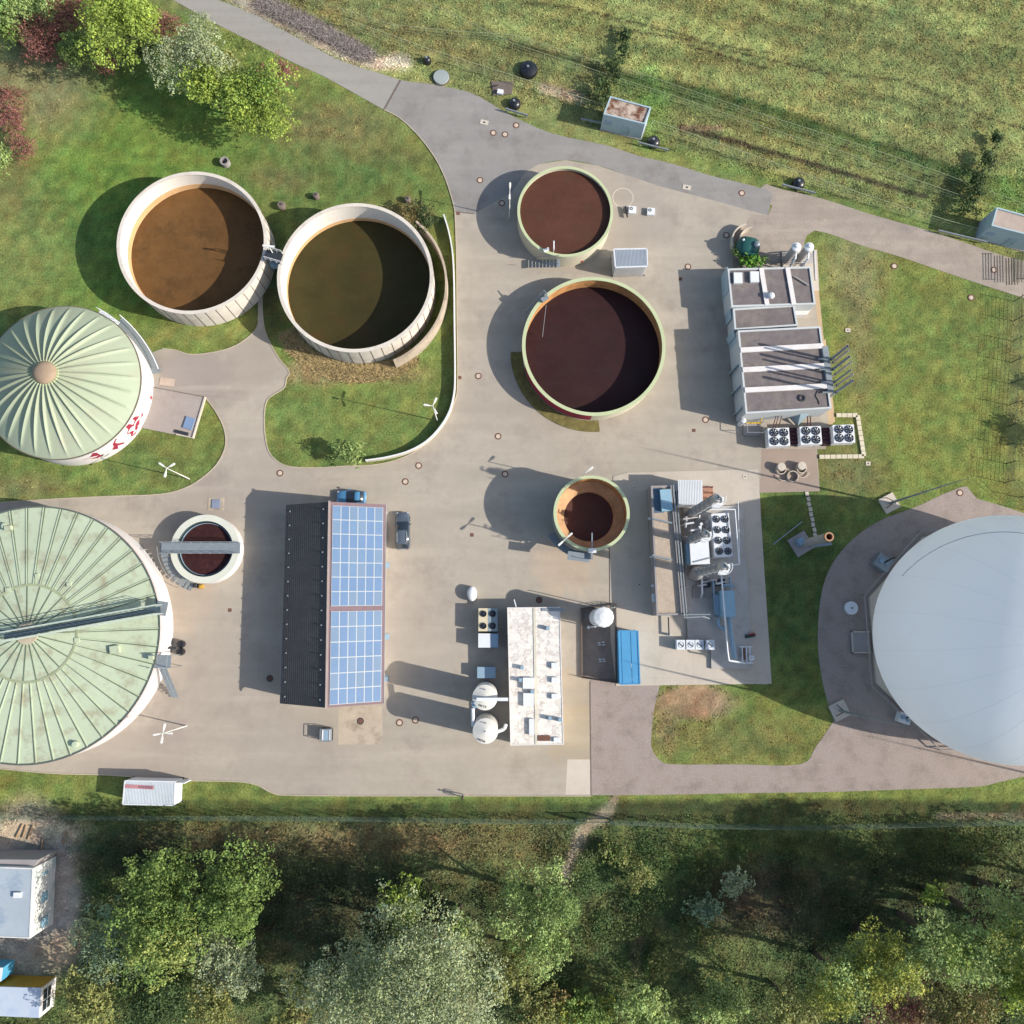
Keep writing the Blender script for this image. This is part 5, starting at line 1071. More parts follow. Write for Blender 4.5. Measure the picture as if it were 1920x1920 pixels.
for a, b, lab in ((527, 384, 'round grey shaft cover on the grass, left of the three near the olive green tank'), (592, 366, 'round grey shaft cover on the grass, middle of the three near the olive green tank'), (764, 373, 'round grey shaft cover on the grass, right of the three near the olive green tank')):
    c = G(a, b, .6); t = thing('shaft_cover', lab, 'shaft', (c.x, c.y, 0)); r_ = .52 if a == 527 else .4; MB().lathe(c.x, c.y, [(r_, 0), (r_*1.05, .6), (r_*.8, .75), (.01, .78)], 22).build('cover', mat('cover_grey', col(128, 116, 106), .85, .1, 1), t, True); MB().ring(c.x, c.y, .08, .14, .76, .82, 12).build('lifting_eye', M_dark, t)

# ------------------------------------------------------------------ manholes, drains and marker plates
GRP = 'manhole covers in the paving'
mh = [(925, 249, 'left one of two close together just below the pale plate on the asphalt'), (947, 252, 'right one of two close together just below the pale plate on the asphalt'), (968, 235, 'by the upper kerb of the asphalt road'), (900, 338, 'on the asphalt just outside the shadow of the brim-full tank'), (941, 381, 'inside the shadow of the brim-full tank'),
      (897, 705, 'between the white handrail wall and the widest steel tank'), (934, 818, 'below and left of the widest steel tank'), (785, 873, 'just below the curve of the white handrail wall'), (760, 903, 'right of the blue car, below the curved wall'), (525, 887, 'at the lower left corner of the lamp lawn'), (947, 889, 'in the shadow edge left of the tall narrow tank'),
      (1290, 500, 'above the shadow of the annex building'), (1323, 787, 'lower left of the engine hall shadow'), (1391, 362, 'on the asphalt near the gravel track'), (1362, 441, 'left of the curved wall by the green tank'), (749, 1355, 'left of a pair below the solar barn'), (779, 1350, 'right of a pair below the solar barn'),
      (1677, 499, 'in the grass below the gravel track'), (1821, 558, 'in the grass near the right fence'), (1800, 924, 'in the gravel above the gas dome'), (1864, 506, 'in the gravel track near the gate')]
dk = [(506, 1272, 'dark manhole cover inside the shadow of the solar barn'), (676, 1352, 'rusty manhole cover on the stained slab below the solar barn'), (1011, 1125, 'dark manhole cover in shadow above the stained white roof')]
mp = thing('manhole_cover', '', 'manhole cover', (0, 0, 0), GRP); MB().ring(0, 0, .27, .42, 0, .02, 28).build('frame', M_brown, mp); MB().lathe(0, 0, [(.27, 0), (.27, .018), (.01, .02)], 24).build('lid', mat('pale_lid', col(214, 196, 176), .8, .1, 2), mp)
for i, (a, b, lab) in enumerate(mh):
    o = mp if i == 0 else copy_tree(mp); c = G(a, b, .05); o.location = (c.x, c.y, .042); o['label'] = 'pale manhole '+lab
md = thing('manhole_cover', '', 'manhole cover', (0, 0, 0), 'dark manhole covers'); MB().ring(0, 0, .30, .4, 0, .02, 28).build('frame', M_dark, md); MB().lathe(0, 0, [(.3, 0), (.3, .018), (.01, .02)], 24).build('lid', M_brown, md)
for i, (a, b, lab) in enumerate(dk):
    o = md if i == 0 else copy_tree(md); c = G(a, b, .05); o.location = (c.x, c.y, .05); o['label'] = lab
dr = MB().box((0, 0, 0), (.42, .42, .02)).build('drain_grate', M_brown); tag(dr, cat='drain', group='square drain grates')
for i, (a, b, lab) in enumerate(((859, 400, 'at the road seam left of the brim-full tank'), (862, 708, 'beside the long white handrail wall'), (885, 1003, 'in the open yard right of the grey car'), (431, 1144, 'below the footbridge tank'), (1301, 807, 'left of the gas piping platform'), (1276, 523, 'at the upper left edge of the annex shadow'))):
    o = dr if i == 0 else copy_tree(dr); c = G(a, b, .05); o.location = (c.x, c.y, .044); o['label'] = 'square rusty drain grate '+lab
pl = thing('marker_plate', '', 'plate', (0, 0, 0), 'pale plates with a dark dot'); MB().box((0, 0, 0), (.62, .5, .03)).build('plate', M_pale, pl); MB().tube((0, 0, .03), (0, 0, .05), .09, n=12).build('dot', M_dark, pl)
for i, (a, b, s, rz, lab) in enumerate(((908, 229, 2., -.25, 'long pale plate on the asphalt near the upper road'), (1288, 351, 2., -.2, 'long pale plate on the asphalt above the concrete yard'), (1590, 619, 1.2, -.05, 'pale plate in the grass right of the control building'), (1628, 869, 1.1, 0, 'pale plate in the grass right of the block edging'), (1397, 894, 1., 1.57, 'pale plate on the slab above the fan bank'), (1190, 915, 1., 0, 'pale plate in shadow left of the service building roof'), (1199, 1096, 1., 1.57, 'pale plate in shadow beside the lower service building'))):
    o = pl if i == 0 else copy_tree(pl); c = G(a, b, .09); o.location = (c.x, c.y, .095 if 1150 < a < 1440 and b > 885 else .045); o.rotation_euler.z = rz; o.scale = (s*.85, 1 if s < 1.5 else 1.25, 1); o['label'] = lab
# white boxes by the steel tank
for a, b, lab in ((1186, 393, 'left white square shaft lid right of the brim-full tank'), (1221, 396, 'right white square shaft lid right of the brim-full tank')):
    c = G(a, b, .5); t = thing('inspection_chamber', lab, 'lid', (c.x, c.y, 0)); MB().box((c.x, c.y, .04), (.95, .95, .45), -.08).build('box', M_whiter, t); MB().ring(c.x-.15, c.y+.15, .12, .2, .49, .53, 14).build('handle', M_dark, t)
mb = MB(); mb.bar(G(1172, 388, .3), G(1176, 408, .3), .14, .3); tag(mb.build('low_barrier', M_dark), 'short dark barrier left of the two white shaft lids', 'barrier')
c = G(1168, 371, 0); tag(MB().ring(c.x, c.y, 1.25, 1.36, .035, .043, 48).build('painted_circle', M_pale), 'faint pale circle marked on the yard right of the brim-full tank', 'marking')
# pit pad by digester
c = G(335, 772, .2); t = thing('pit_slab', 'square concrete slab with two blue hatches beside the pleated green tank', 'slab', (c.x, c.y, 0))
MB().prism([(p.x, p.y) for p in GP([(288, 725), (384, 744), (360, 821), (255, 800)], .3)], 0, .28).build('slab', mat('pit_grey', col(176, 164, 156), .9, .06, .3, dirt=col(150, 136, 124), damt=.6, dscale=.4), t)
MB().strip([G(384, 744, .4), G(361, 821, .4), G(330, 814, .4)], .16, .0, .42).build('kerb_edge', M_pale, t); MB().strip([G(288, 726, .4), G(384, 744, .4)], .08, .0, .34).build('kerb_edge', M_joint, t)
c = G(354, 793, .5); MB().box((c.x, c.y, .285), (1.1, 1.5, .2), R(-16)).build('hatch', mat('hatch_blue', col(130, 152, 184), .5), t); c = G(340, 811, .4); MB().box((c.x, c.y, .285), (1.7, .4, .14), R(-14)).build('hatch', M_dark, t)
c = G(313, 716, .1); tag(MB().box((c.x, c.y, .04), (1.8, .95, .06), R(-8)).build('cover_plate', mat('pinkish_plate', col(206, 184, 166), .9)), 'pale rectangular cover plate beside the pleated green tank', 'cover')
c = G(405, 945, .1); t = thing('inspection_hatch', 'blue square hatch on a pale frame above the footbridge tank', 'hatch', (c.x, c.y, 0)); MB().box((c.x, c.y, .03), (1.9, 1.5, .05)).build('frame', M_stain, t); MB().box((c.x, c.y, .08), (1.0, 1.1, .1)).build('lid', mat('hatch_blue2', col(142, 150, 170), .5), t)
for a, b, mm, lab in ((366, 1098, M_dark, 'small black box at the foot of the footbridge tank'), (377, 1100, M_ochre, 'small orange box at the foot of the footbridge tank')):
    c = G(a, b, .3); tag(MB().box((c.x, c.y, .03), (.5, .45, .4), .1).add(*[[(c.x-.2, c.y-.2, .45), (c.x+.2, c.y-.2, .45), (c.x+.2, c.y+.2, .45), (c.x-.2, c.y+.2, .45), (c.x-.15, c.y-.15, .5), (c.x+.15, c.y-.15, .5), (c.x+.15, c.y+.15, .5), (c.x-.15, c.y+.15, .5)], [(0, 1, 5, 4), (1, 2, 6, 5), (2, 3, 7, 6), (3, 0, 4, 7), (4, 5, 6, 7)]]).build('storage_box', mm), lab, 'box')

# IBC trolley
c = G(611, 1378, 1.0); t = thing('tool_trailer', 'small caged white and blue tank trolley below the solar barn', 'trolley', (c.x, c.y, 0))
MB().box((c.x, c.y, .25), (1.35, 1.5, .1)).build('chassis', M_dark, t); MB().box((c.x+.05, c.y, .35), (.95, 1.2, .9)).build('tank', M_whiter, t); MB().box((c.x+.05, c.y, 1.25), (.45, 1.18, .03)).build('lid', M_bluegrey, t)
mb = MB()
for dx in (-.6, .6):
    for dy in (-.68, .68): mb.tube((c.x+dx, c.y+dy, .3), (c.x+dx, c.y+dy, 1.4), .04)
for z in (.8, 1.4): mb.path([(c.x-.6, c.y-.68, z), (c.x+.6, c.y-.68, z), (c.x+.6, c.y+.68, z), (c.x-.6, c.y+.68, z), (c.x-.6, c.y-.68, z)], .04)
mb.build('cage', M_grey, t)
for dy in (-.6, .6): MB().tube((c.x-.3, c.y+dy-.06, .22), (c.x-.3, c.y+dy+.06, .22), .2, n=16).build('wheel', M_tyre, t)

# ------------------------------------------------------------------ white handrail wall
HW = [(832, 402), (841, 432), (848, 470), (851, 520), (852, 600), (853, 700), (851, 738), (842, 772), (824, 802), (798, 828), (765, 846), (725, 857), (685, 863)]
c = G(852, 600, 0); t = thing('retaining_wall', 'long curved wall with a white rail on top along the lamp lawn', 'wall', (c.x, c.y, 0)); L_ = [(p.x, p.y) for p in GP(smooth_line(HW, 6), 1.)]
MB().strip(L_, .16, 0, .95).build('wall', M_tcon, t); MB().strip(L_, .17, .95, 1.03).build('coping', M_white, t)

# ------------------------------------------------------------------ lamp posts
def lamp(b, H_, heads, lab, z0=0, L_=.98):
    c = G(b[0], b[1], z0); t = thing('street_lamp', lab, 'lamp post', (c.x, c.y, z0), 'white lamp posts of the site')
    mb = MB(); mb.tube((c.x, c.y, z0), (c.x, c.y, z0+H_*.5), .08, .065, 10); mb.tube((c.x, c.y, z0+H_*.5), (c.x, c.y, z0+H_), .055, .045, 10); mb.build('pole', M_lampw, t)
    for a in heads:
        d = Vector((math.cos(R(a)), math.sin(R(a)), .06)); q = Vector((-d.y, d.x, 0)); o = Vector((c.x, c.y, z0+H_)); V = []
        for u, w, hh in ((.05, .04, .03), (.3, .045, .035), (.48, .1, .06), (L_, .125, .07), (L_+.1, .08, .04)):
            p = o+d*u; V += [p-q*w-Vector((0, 0, hh)), p+q*w-Vector((0, 0, hh)), p+q*w*.8+Vector((0, 0, hh)), p-q*w*.8+Vector((0, 0, hh))]
        mb = MB(); mb.add(V, [(4*i+j, 4*i+(j+1) % 4, 4*i+4+(j+1) % 4, 4*i+4+j) for i in range(4) for j in range(4)]+[(3, 2, 1, 0), (16, 17, 18, 19)]); mb.build('lamp_head', M_lampw, t)
    return t
lamp((355, 898), 7.3, (146, 30, -98), 'white lamp post with three heads on the lawn below the pleated green tank')
lamp((820, 789), 7.3, (172, 66, -62), 'white lamp post with three heads standing inside the curved wall')
lamp((350, 1361), 7.3, (190, 80, 0, -95), 'white lamp post with four heads on the yard right of the largest covered tank')
lamp((955, 409), 7., (88, -92), 'white lamp post with two heads in the shadow left of the brim-full tank')
lamp((1052, 1022), 7., (42, 222), 'white lamp post with two heads at the lower left of the tall narrow tank')
lamp((1088, 905), 7., (38,), 'white single-headed lamp post at the top of the tall narrow tank')

# ------------------------------------------------------------------ fences
def fence(pts, H_, step, lab, m, wires=4, r_=.012, arm=False, mesh=False, pr=.04):
    P = GP(pts, 0); c = P[len(P)//2]; t = thing('wire_fence', lab, 'fence', (c.x, c.y, 0)); 
    pos = []; 
    for a, b in zip(P[:-1], P[1:]):
        k = max(1, round((b-a).length/step)); pos += [a.lerp(b, i/k) for i in range(k)]
    pos.append(P[-1]); w = MB()
    for i, p in enumerate(pos):
        mb = MB(); mb.tube(p, p+Vector((0, 0, H_)), pr, n=6)
        if arm:
            for s in (-1, 1): mb.tube(p+Vector((0, 0, H_)), p+Vector((.38*s, -.08*s, H_+.38)), .03, n=5)
        if i < 90: mb.build('post', m, t)
    for z in np.linspace(.15, H_, wires):
        w.path([p+Vector((0, 0, z)) for p in pos], r_*2.6 if (z == H_ and not mesh) else r_, 4)
    if arm:
        for s in (-1, 1): w.path([p+Vector((.36*s, 0, H_+.36)) for p in pos], r_, 3)
    if mesh:
        for a, b in zip(pos[:-1], pos[1:]):
            k = int((b-a).length/.45)
            for i in range(k): q = a.lerp(b, i/k); q2 = a.lerp(b, min(1, (i+3)/k)); w.tube(q, q2+Vector((0, 0, H_)), .007, n=3, caps=False); w.tube(q2, q+Vector((0, 0, H_)), .007, n=3, caps=False)
    w.build('wire', m, t); return t
M_fw = mat('fence_green_white', col(178, 188, 150), .6, .1, 1); M_fd = mat('fence_dark_green', col(60, 78, 66), .6, .1, 1); M_fg = mat('fence_grey_green', col(92, 112, 98), .6, .1, 1)
fence([(652, 52), (805, 108), (960, 157), (1131, 212)], 1.8, 3.4, 'wire fence with pale top wire along the upper verge, left of the leaf-covered substation', M_fw, 4, .011)
fence([(1219, 240), (1440, 317), (1600, 374), (1760, 424), (1862, 452)], 1.8, 3.4, 'wire fence with pale top wire between the two pale blue substations', M_fw, 4, .011)
fence([(745, 2), (840, 32), (960, 92), (1080, 131), (1155, 156), (1280, 196), (1440, 252), (1575, 294), (1690, 339), (1855, 396), (1960, 430)], 1.2, 5, 'lower meadow fence of thin wires running parallel above the road verge', M_fw, 3, .009)
fence([(572, 2), (660, 34), (740, 58), (860, 70), (960, 76), (1090, 116), (1200, 149), (1440, 229), (1600, 279), (1760, 334), (1930, 398)], 1.2, 5, 'upper meadow fence of thin wires, nearest the field', M_fw, 3, .009)
fence([(1901, 565), (1899, 640), (1894, 720), (1889, 800), (1884, 905), (1938, 960)], 2.0, 2.45, 'dark mesh fence with forked posts down the right edge of the lawn', M_fd, 7, .014, arm=True, mesh=True, pr=.05)
fence([(-40, 1528), (165, 1529), (480, 1530), (720, 1532), (960, 1536), (1078, 1537)], 2.0, 2.5, 'green mesh fence below the yard, left of the footpath gap', M_fg, 6, .014, arm=True, mesh=True)
fence([(1142, 1537), (1300, 1544), (1500, 1548), (1700, 1543), (1960, 1536)], 2.0, 2.5, 'green mesh fence below the gravel, right of the footpath gap', M_fg, 6, .014, arm=True, mesh=True)
c = G(1900, 510, 0); t = thing('site_gate', 'dark steel sliding gate across the gravel track', 'gate', (c.x, c.y, 0))
for dx in (-.55, -.2, .15, .5):
    mb = MB(); [mb.path([(c.x+dx, c.y+1.8, z_), (c.x+dx-.2, c.y-1.8, z_)], .04, 5) for z_ in (.2, 1.1, 2.0)]; mb.build('gate_bar', M_fd, t)
mb = MB()
for dy in (-1.7, 1.7): mb.bar((c.x-.8, c.y+dy, 1.9), (c.x+.7, c.y+dy, 1.9), .07, .07)
mb.build('cross_bar', M_fd, t)
c = G(1110, 1537, 0); t = thing('footpath_gate', 'open wire gate leaf at the gap in the lower fence', 'gate', (c.x, c.y, 0))
mb = MB(); p = G(1079, 1535, 0); q = G(1142, 1535, 0); mb.path([p+Vector((0, 0, .1)), q+Vector((0, 0, .1)), q+Vector((0, 0, 1.9)), p+Vector((0, 0, 1.9)), p+Vector((0, 0, .1))], .05)
for k in range(16): c = p.lerp(q, k/15); mb.tube(c+Vector((0, 0, .1)), c+Vector((0, 0, 1.9)), .014, n=4)
mb.build('leaf', M_fg, t); MB().box((p.x, p.y, 0), (.2, .2, 2.1)).build('post', M_fg, t); MB().box((q.x, q.y, 0), (.2, .2, 2.1)).build('post', M_fg, t)

# ------------------------------------------------------------------ vehicles
def car(label, b, rot, paint, L_, W_, H_, wagon, rails):
    """built along +x = front, then turned"""
    c = G(b[0], b[1], .6); t = thing('parked_car', label, 'car', (0, 0, 0)); h0 = .28
    def loft(secs, name, m, parent=t):   # secs: (x, halfwidth_low, halfwidth_top, z0, z1)
        V = []
        for x, wl_, wt, z0, z1 in secs: V += [(x, -wl_*.92, z0), (x, -wl_, z0+.25*(z1-z0)), (x, -wl_*.98, z0+.75*(z1-z0)), (x, -wt, z1), (x, 0, z1+.02), (x, wt, z1), (x, wl_*.98, z0+.75*(z1-z0)), (x, wl_, z0+.25*(z1-z0)), (x, wl_*.92, z0)]
        k = 9; n_ = len(secs); F = [(i*k+j, i*k+(j+1) % k, (i+1)*k+(j+1) % k, (i+1)*k+j) for i in range(n_-1) for j in range(k)]+[tuple(range(k-1, -1, -1)), tuple((n_-1)*k+j for j in range(k))]
        return MB().add(V, F).build(name, m, parent, True)
    hl = L_/2; w = W_/2
    loft([(-hl, w*.78, w*.7, h0+.1, .75), (-hl+.12, w*.93, w*.84, h0, .88), (-hl+.6, w, w*.9, h0-.05, .92), (0, w, w*.9, h0-.05, .93), (hl-1.2, w*.99, w*.86, h0-.05, .9), (hl-.5, w*.94, w*.78, h0, .78), (hl-.12, w*.82, w*.66, h0+.05, .66), (hl, w*.62, w*.5, h0+.12, .56)], 'body', paint)
    rx = -hl+(.25 if wagon else .35)
    loft([(rx-.12, w*.8, w*.72, .86, .95), (rx+.35, w*.86, w*.66, .88, H_-.08), (hl-2.35, w*.88, w*.68, .88, H_-.04), (hl-1.25, w*.86, w*.74, .86, .93)], 'windows', M_glass)
    loft([(rx+.3, w*.66, w*.6, H_-.1, H_-.04), (rx+.5, w*.7, w*.64, H_-.08, H_), (hl-2.6, w*.71, w*.66, H_-.06, H_), (hl-2.3, w*.69, w*.6, H_-.12, H_-.05)], 'roof', paint)
    for sx in (-hl+.78, hl-.85):
        for sy in (-1, 1):
            wh = MB().tube((sx, sy*(w-.2), .31), (sx, sy*(w-.01), .31), .31, n=20).build('wheel', M_tyre, t); MB().tube((sx, sy*(w-.005), .31), (sx, sy*(w+.008), .31), .18, n=14).build('rim', M_grey, wh)
    for sy in (-1, 1):
        MB().box((hl-.2, sy*w*.6, .52), (.2, .32, .14), sy*-.35).build('headlight', M_whiter, t); MB().box((-hl+.06, sy*w*.68, .6), (.1, .25, .18)).build('tail_light', M_redl, t)
        MB().box((hl-1.55, sy*(w+.08), .88), (.16, .2, .14)).build('mirror', paint, t)
        if rails: MB().bar((rx+.55, sy*w*.62, H_+.02), (hl-2.6, sy*w*.64, H_+.02), .05, .05).build('roof_rail', M_alu, t)
    MB().box((-hl+.0, 0, .5), (.03, .5, .12)).build('number_plate', M_whiter, t)
    MB().bar((hl-1.24, -w*.7, .925), (hl-1.24, w*.7, .925), .06, .03).build('wiper_cowl', M_dark, t)
    t.location = (c.x, c.y, .04); t.rotation_euler.z = rot; return t
car('small light blue hatchback parked against the top gable of the solar barn', (659, 932), R(178), M_paintb, 3.55, 1.62, 1.46, False, False)
car('dark grey estate car with silver roof rails parked right of the solar barn', (755, 995), R(91), M_paintg, 4.55, 1.78, 1.5, True, True)

# ------------------------------------------------------------------ person
c = G(868, 1491, 0); t = thing('person', 'person in dark jacket and pale trousers standing at the lower kerb with a long shadow', 'person', (c.x, c.y, .04))
def skin(name, verts, edges, m, root=0, sub=2):
    me = bpy.data.meshes.new(name); me.from_pydata([v[:3] for v in verts], edges, []); ob = bpy.data.objects.new(name, me); scene.collection.objects.link(ob); ob.parent = t
    md_ = ob.modifiers.new('skin', 'SKIN'); md_.use_smooth_shade = True
    for i, v in enumerate(verts): me.skin_vertices[0].data[i].radius = (v[3], v[4] if len(v) > 4 else v[3]); me.skin_vertices[0].data[i].use_root = (i == root)
    sb = ob.modifiers.new('sub', 'SUBSURF'); sb.levels = sub; sb.render_levels = sub
    dg_ = bpy.context.evaluated_depsgraph_get(); m2 = bpy.data.meshes.new_from_object(ob.evaluated_get(dg_)); ob.modifiers.clear(); ob.data = m2; m2.materials.clear()
    for mm in (m if isinstance(m, (list, tuple)) else [m]): m2.materials.append(mm)
    for p_ in m2.polygons: p_.use_smooth = True
    return ob
M_skin = mat('skin', col(214, 168, 140), .6, .03, 3); M_hair = mat('brown_hair', col(70, 54, 44), .8, .1, 5); M_jkt = mat('dark_jacket', col(52, 46, 62), .8, .1, 5); M_trs = mat('pale_trousers', col(206, 204, 200), .8, .05, 5)
bv = [(0, 0, .95, .15, .11), (0, 0, 1.15, .14, .1), (0, 0, 1.36, .17, .1), (0, 0, 1.49, .06), (0, 0, 1.56, .055), (.01, 0, 1.66, .095, .085), (0, 0, 1.75, .07),
      (0, .17, 1.42, .06), (.03, .27, 1.18, .045), (.17, .24, 1.02, .038), (.25, .22, 1.0, .035), (0, -.17, 1.42, .06), (-.02, -.26, 1.16, .045), (.06, -.27, .94, .038), (.08, -.27, .86, .035),
      (0, .1, .88, .09), (.02, .12, .5, .065), (-.02, .13, .1, .05), (.11, .14, .05, .045), (0, -.1, .88, .09), (-.1, -.12, .5, .065), (-.16, -.12, .1, .05), (-.04, -.13, .05, .045)]
be = [(0, 1), (1, 2), (2, 3), (3, 4), (4, 5), (5, 6), (2, 7), (7, 8), (8, 9), (9, 10), (2, 11), (11, 12), (12, 13), (13, 14), (0, 15), (15, 16), (16, 17), (17, 18), (0, 19), (19, 20), (20, 21), (21, 22)]
bo = skin('body', bv, be, [M_skin, M_jkt, M_trs, M_tyre])
for p_ in bo.data.polygons:
    z_ = p_.center.z; y_ = abs(p_.center.y); p_.material_index = 3 if z_ < .09 else 2 if z_ < .92 and y_ < .22 else 1 if z_ < 1.5 and not (z_ < 1.02 and y_ > .2 and (p_.center.x > .2 or z_ < .9)) else 0
for sy, hx_, hz_ in ((1, .29, 1.0), (-1, .09, .82)):
    for k in range(4):
        y0 = sy*(.2+.02*k) if sy > 0 else -(.24+.02*k)
        MB().tube((c.x+hx_, c.y+y0, .04+hz_), (c.x+hx_+(.07-.008*abs(k-1.5)) * (1 if sy > 0 else .3), c.y+y0, .04+hz_-(.02 if sy > 0 else .07)), .009, .007, 6).build('finger', M_skin, t)
    MB().tube((c.x+hx_, c.y+(sy*.2 if sy > 0 else -.23), .04+hz_), (c.x+hx_+.05, c.y+(sy*.17 if sy > 0 else -.2), .04+hz_-.03), .011, .008, 6).build('thumb', M_skin, t)
hr = MB(); hr.lathe(c.x-.02, c.y, [(.1, 1.66), (.108, 1.74), (.09, 1.81), (.05, 1.845), (.005, 1.855)], 16); hr.build('hair', M_hair, t, True)
MB().tube((c.x+.09, c.y, 1.71), (c.x+.125, c.y, 1.69), .016, .01, 6).build('nose', M_skin, t)
for s in (-1, 1): MB().tube((c.x+.085, c.y+s*.035, 1.725), (c.x+.1, c.y+s*.035, 1.725), .012, .008, 6).build('eye', M_dark, t)

# ------------------------------------------------------------------ buildings at the lower left
t = thing('white_hut', 'large flat blue-grey roofed hut with a peeling white end wall at the left edge', 'building', G(40, 1690, 0))
roofbox(t, [(-90, 1622), (62, 1628), (56, 1760), (-90, 1754)], 5.0, mat('peeling_white', col(232, 230, 224), .8, .05, .6, dirt=col(150, 176, 174), damt=.9, dscale=.5), M_roofb, par=.1, pw=.12)
c = G(33, 1678, 5.1); MB().box((c.x, c.y, 4.95), (.8, .55, .3)).build('roof_light', M_whiter, t)
P = [(p.x, p.y) for p in GP([(-90, 1611), (72, 1612), (62, 1626), (-90, 1620)], 4.4)]; MB().prism(P, 0, 4.4).build('lean_to', M_fgrey, t)
for py in (1655, 1690, 1738):
    c = G(63, py, 4); w_ = MB().box((G(59, py, 5).x+.05, c.y, 1.6), (.1, 1.0 if py > 1655 else 1.5, 1.3)).build('window', M_ltblue, t); MB().box((G(59, py, 5).x+.08, c.y, 1.55), (.12, 1.1 if py > 1655 else 1.6, .07)).build('sill', M_whiter, w_)
t = thing('site_cabin', 'cabin with pale blue-white roof and yellow side at the lower left corner', 'cabin', G(40, 1880, 0))
P = [(p.x, p.y) for p in GP([(-80, 1848), (76, 1853), (72, 1909), (-80, 1902)], 3.4)]
MB().prism(P, .1, 3.2).build('wall', M_ochre, t); MB().prism(P, 3.203, 3.35).build('roof', mat('cabin_roof', col(196, 206, 220), .6, .04, .4, dirt=col(160, 180, 206), damt=.8, dscale=.4), t)
e0 = G(76, 1853, 3.3); e1 = G(72, 1909, 3.3)
MB().bar((e0.x+.05, e0.y, .1), (e1.x+.05, e1.y, .1), .12, 3.1).build('end_wall', M_wall, t)
for f, hh in ((.3, 1.1), (.68, 1.1)):
    q = Vector((e0.x, e0.y, 0)).lerp(Vector((e1.x, e1.y, 0)), f); w_ = MB().box((q.x+.13, q.y, 1.2), (.06, 1.05, 1.6)).build('window', M_glass, t); MB().box((q.x+.16, q.y, 1.95), (.06, 1.15, .08)).build('glazing_bar', M_whiter, w_)
t = thing('blue_truck_body', 'corner of a bright blue and white box body at the lower left edge', 'truck body', G(2, 1838, 0))
P = [(p.x, p.y) for p in GP([(-80, 1814), (6, 1814), (2, 1840), (-80, 1840)], 3.0)]; MB().prism(P, .6, 3.0).build('box', mat('bright_blue', col(92, 176, 214), .5), t); MB().prism([(a*1, b) for a, b in P], 3.003, 3.06).build('roof', M_whiter, t)
for dx in (-1.2, -3.5): c = G(2, 1840, 0); MB().tube((c.x+dx, c.y+.1, .45), (c.x+dx, c.y+.4, .45), .45, n=18).build('wheel', M_tyre, t)
for a, b, c_, d_, lab in ((30, 1570, 42, 1545, 'thin timber pole lying on bare soil, leftmost of the bundle'), (42, 1571, 49, 1547, 'thin timber pole lying on bare soil, second of the bundle'), (52, 1575, 61, 1547, 'thick timber pole lying on bare soil beside the bundle'), (76, 1608, 80, 1570, 'timber pole lying on bare soil just above the white hut'), (118, 1582, 124, 1556, 'timber pole lying on bare soil near the scrub edge'), (499, 1562, 505, 1555, 'short yellow plank lying in dry grass below the lower fence')):
    p = G(a, b, .12); q = G(c_, d_, .12); mb = MB(); mb.tube(p, p.lerp(q, .5), .1, .09); mb.tube(p.lerp(q, .5), q, .09, .07); tag(mb.build('timber_pole', M_wood), lab, 'pole')

# ------------------------------------------------------------------ trees, shrubs
def leaves(N, size, cen, outd, tint, var, seed, flat=.35, droop=0.):
    """N quads at cen (N,3) facing about outd"""
    rg = np.random.default_rng(seed); nrm = outd*.55+rg.normal(size=(N, 3))*.55+np.array([0, 0, flat]); nrm /= np.linalg.norm(nrm, axis=1)[:, None]+1e-6
    a = np.cross(nrm, rg.normal(size=(N, 3))); a /= np.linalg.norm(a, axis=1)[:, None]+1e-6; b = np.cross(nrm, a)
    s = size*(.6+.8*rg.random((N, 1))); a = a*s*.5; b = b*s*.32
    V = np.stack([cen-a, cen-b*1.0, cen+a, cen+b], 1).reshape(-1, 3); F = np.arange(4*N).reshape(-1, 4)
    m_ = (1-var/2+var*rg.random((N, 1))); h = rg.normal(size=(N, 1))*.07; C = tint*m_; C = C*np.concatenate([1+h, 1+h*.2, 1-h], 1)
    return V, F, np.repeat(C, 4, 0)
STY = {  # sRGB as sunlit, leaf size, variation, leaves per m2 of crown
    'yg': ((140, 160, 62), .42, .7, 34), 'gr': ((112, 136, 62), .40, .7, 34), 'sl': ((152, 162, 118), .34, .6, 42), 'dk': ((66, 86, 46), .36, .7, 30), 'rd': ((138, 88, 78), .28, .6, 34),
    'ol': ((128, 132, 70), .36, .7, 34), 'lg': ((140, 160, 88), .36, .6, 36), 'bg': ((118, 140, 104), .36, .6, 34)}
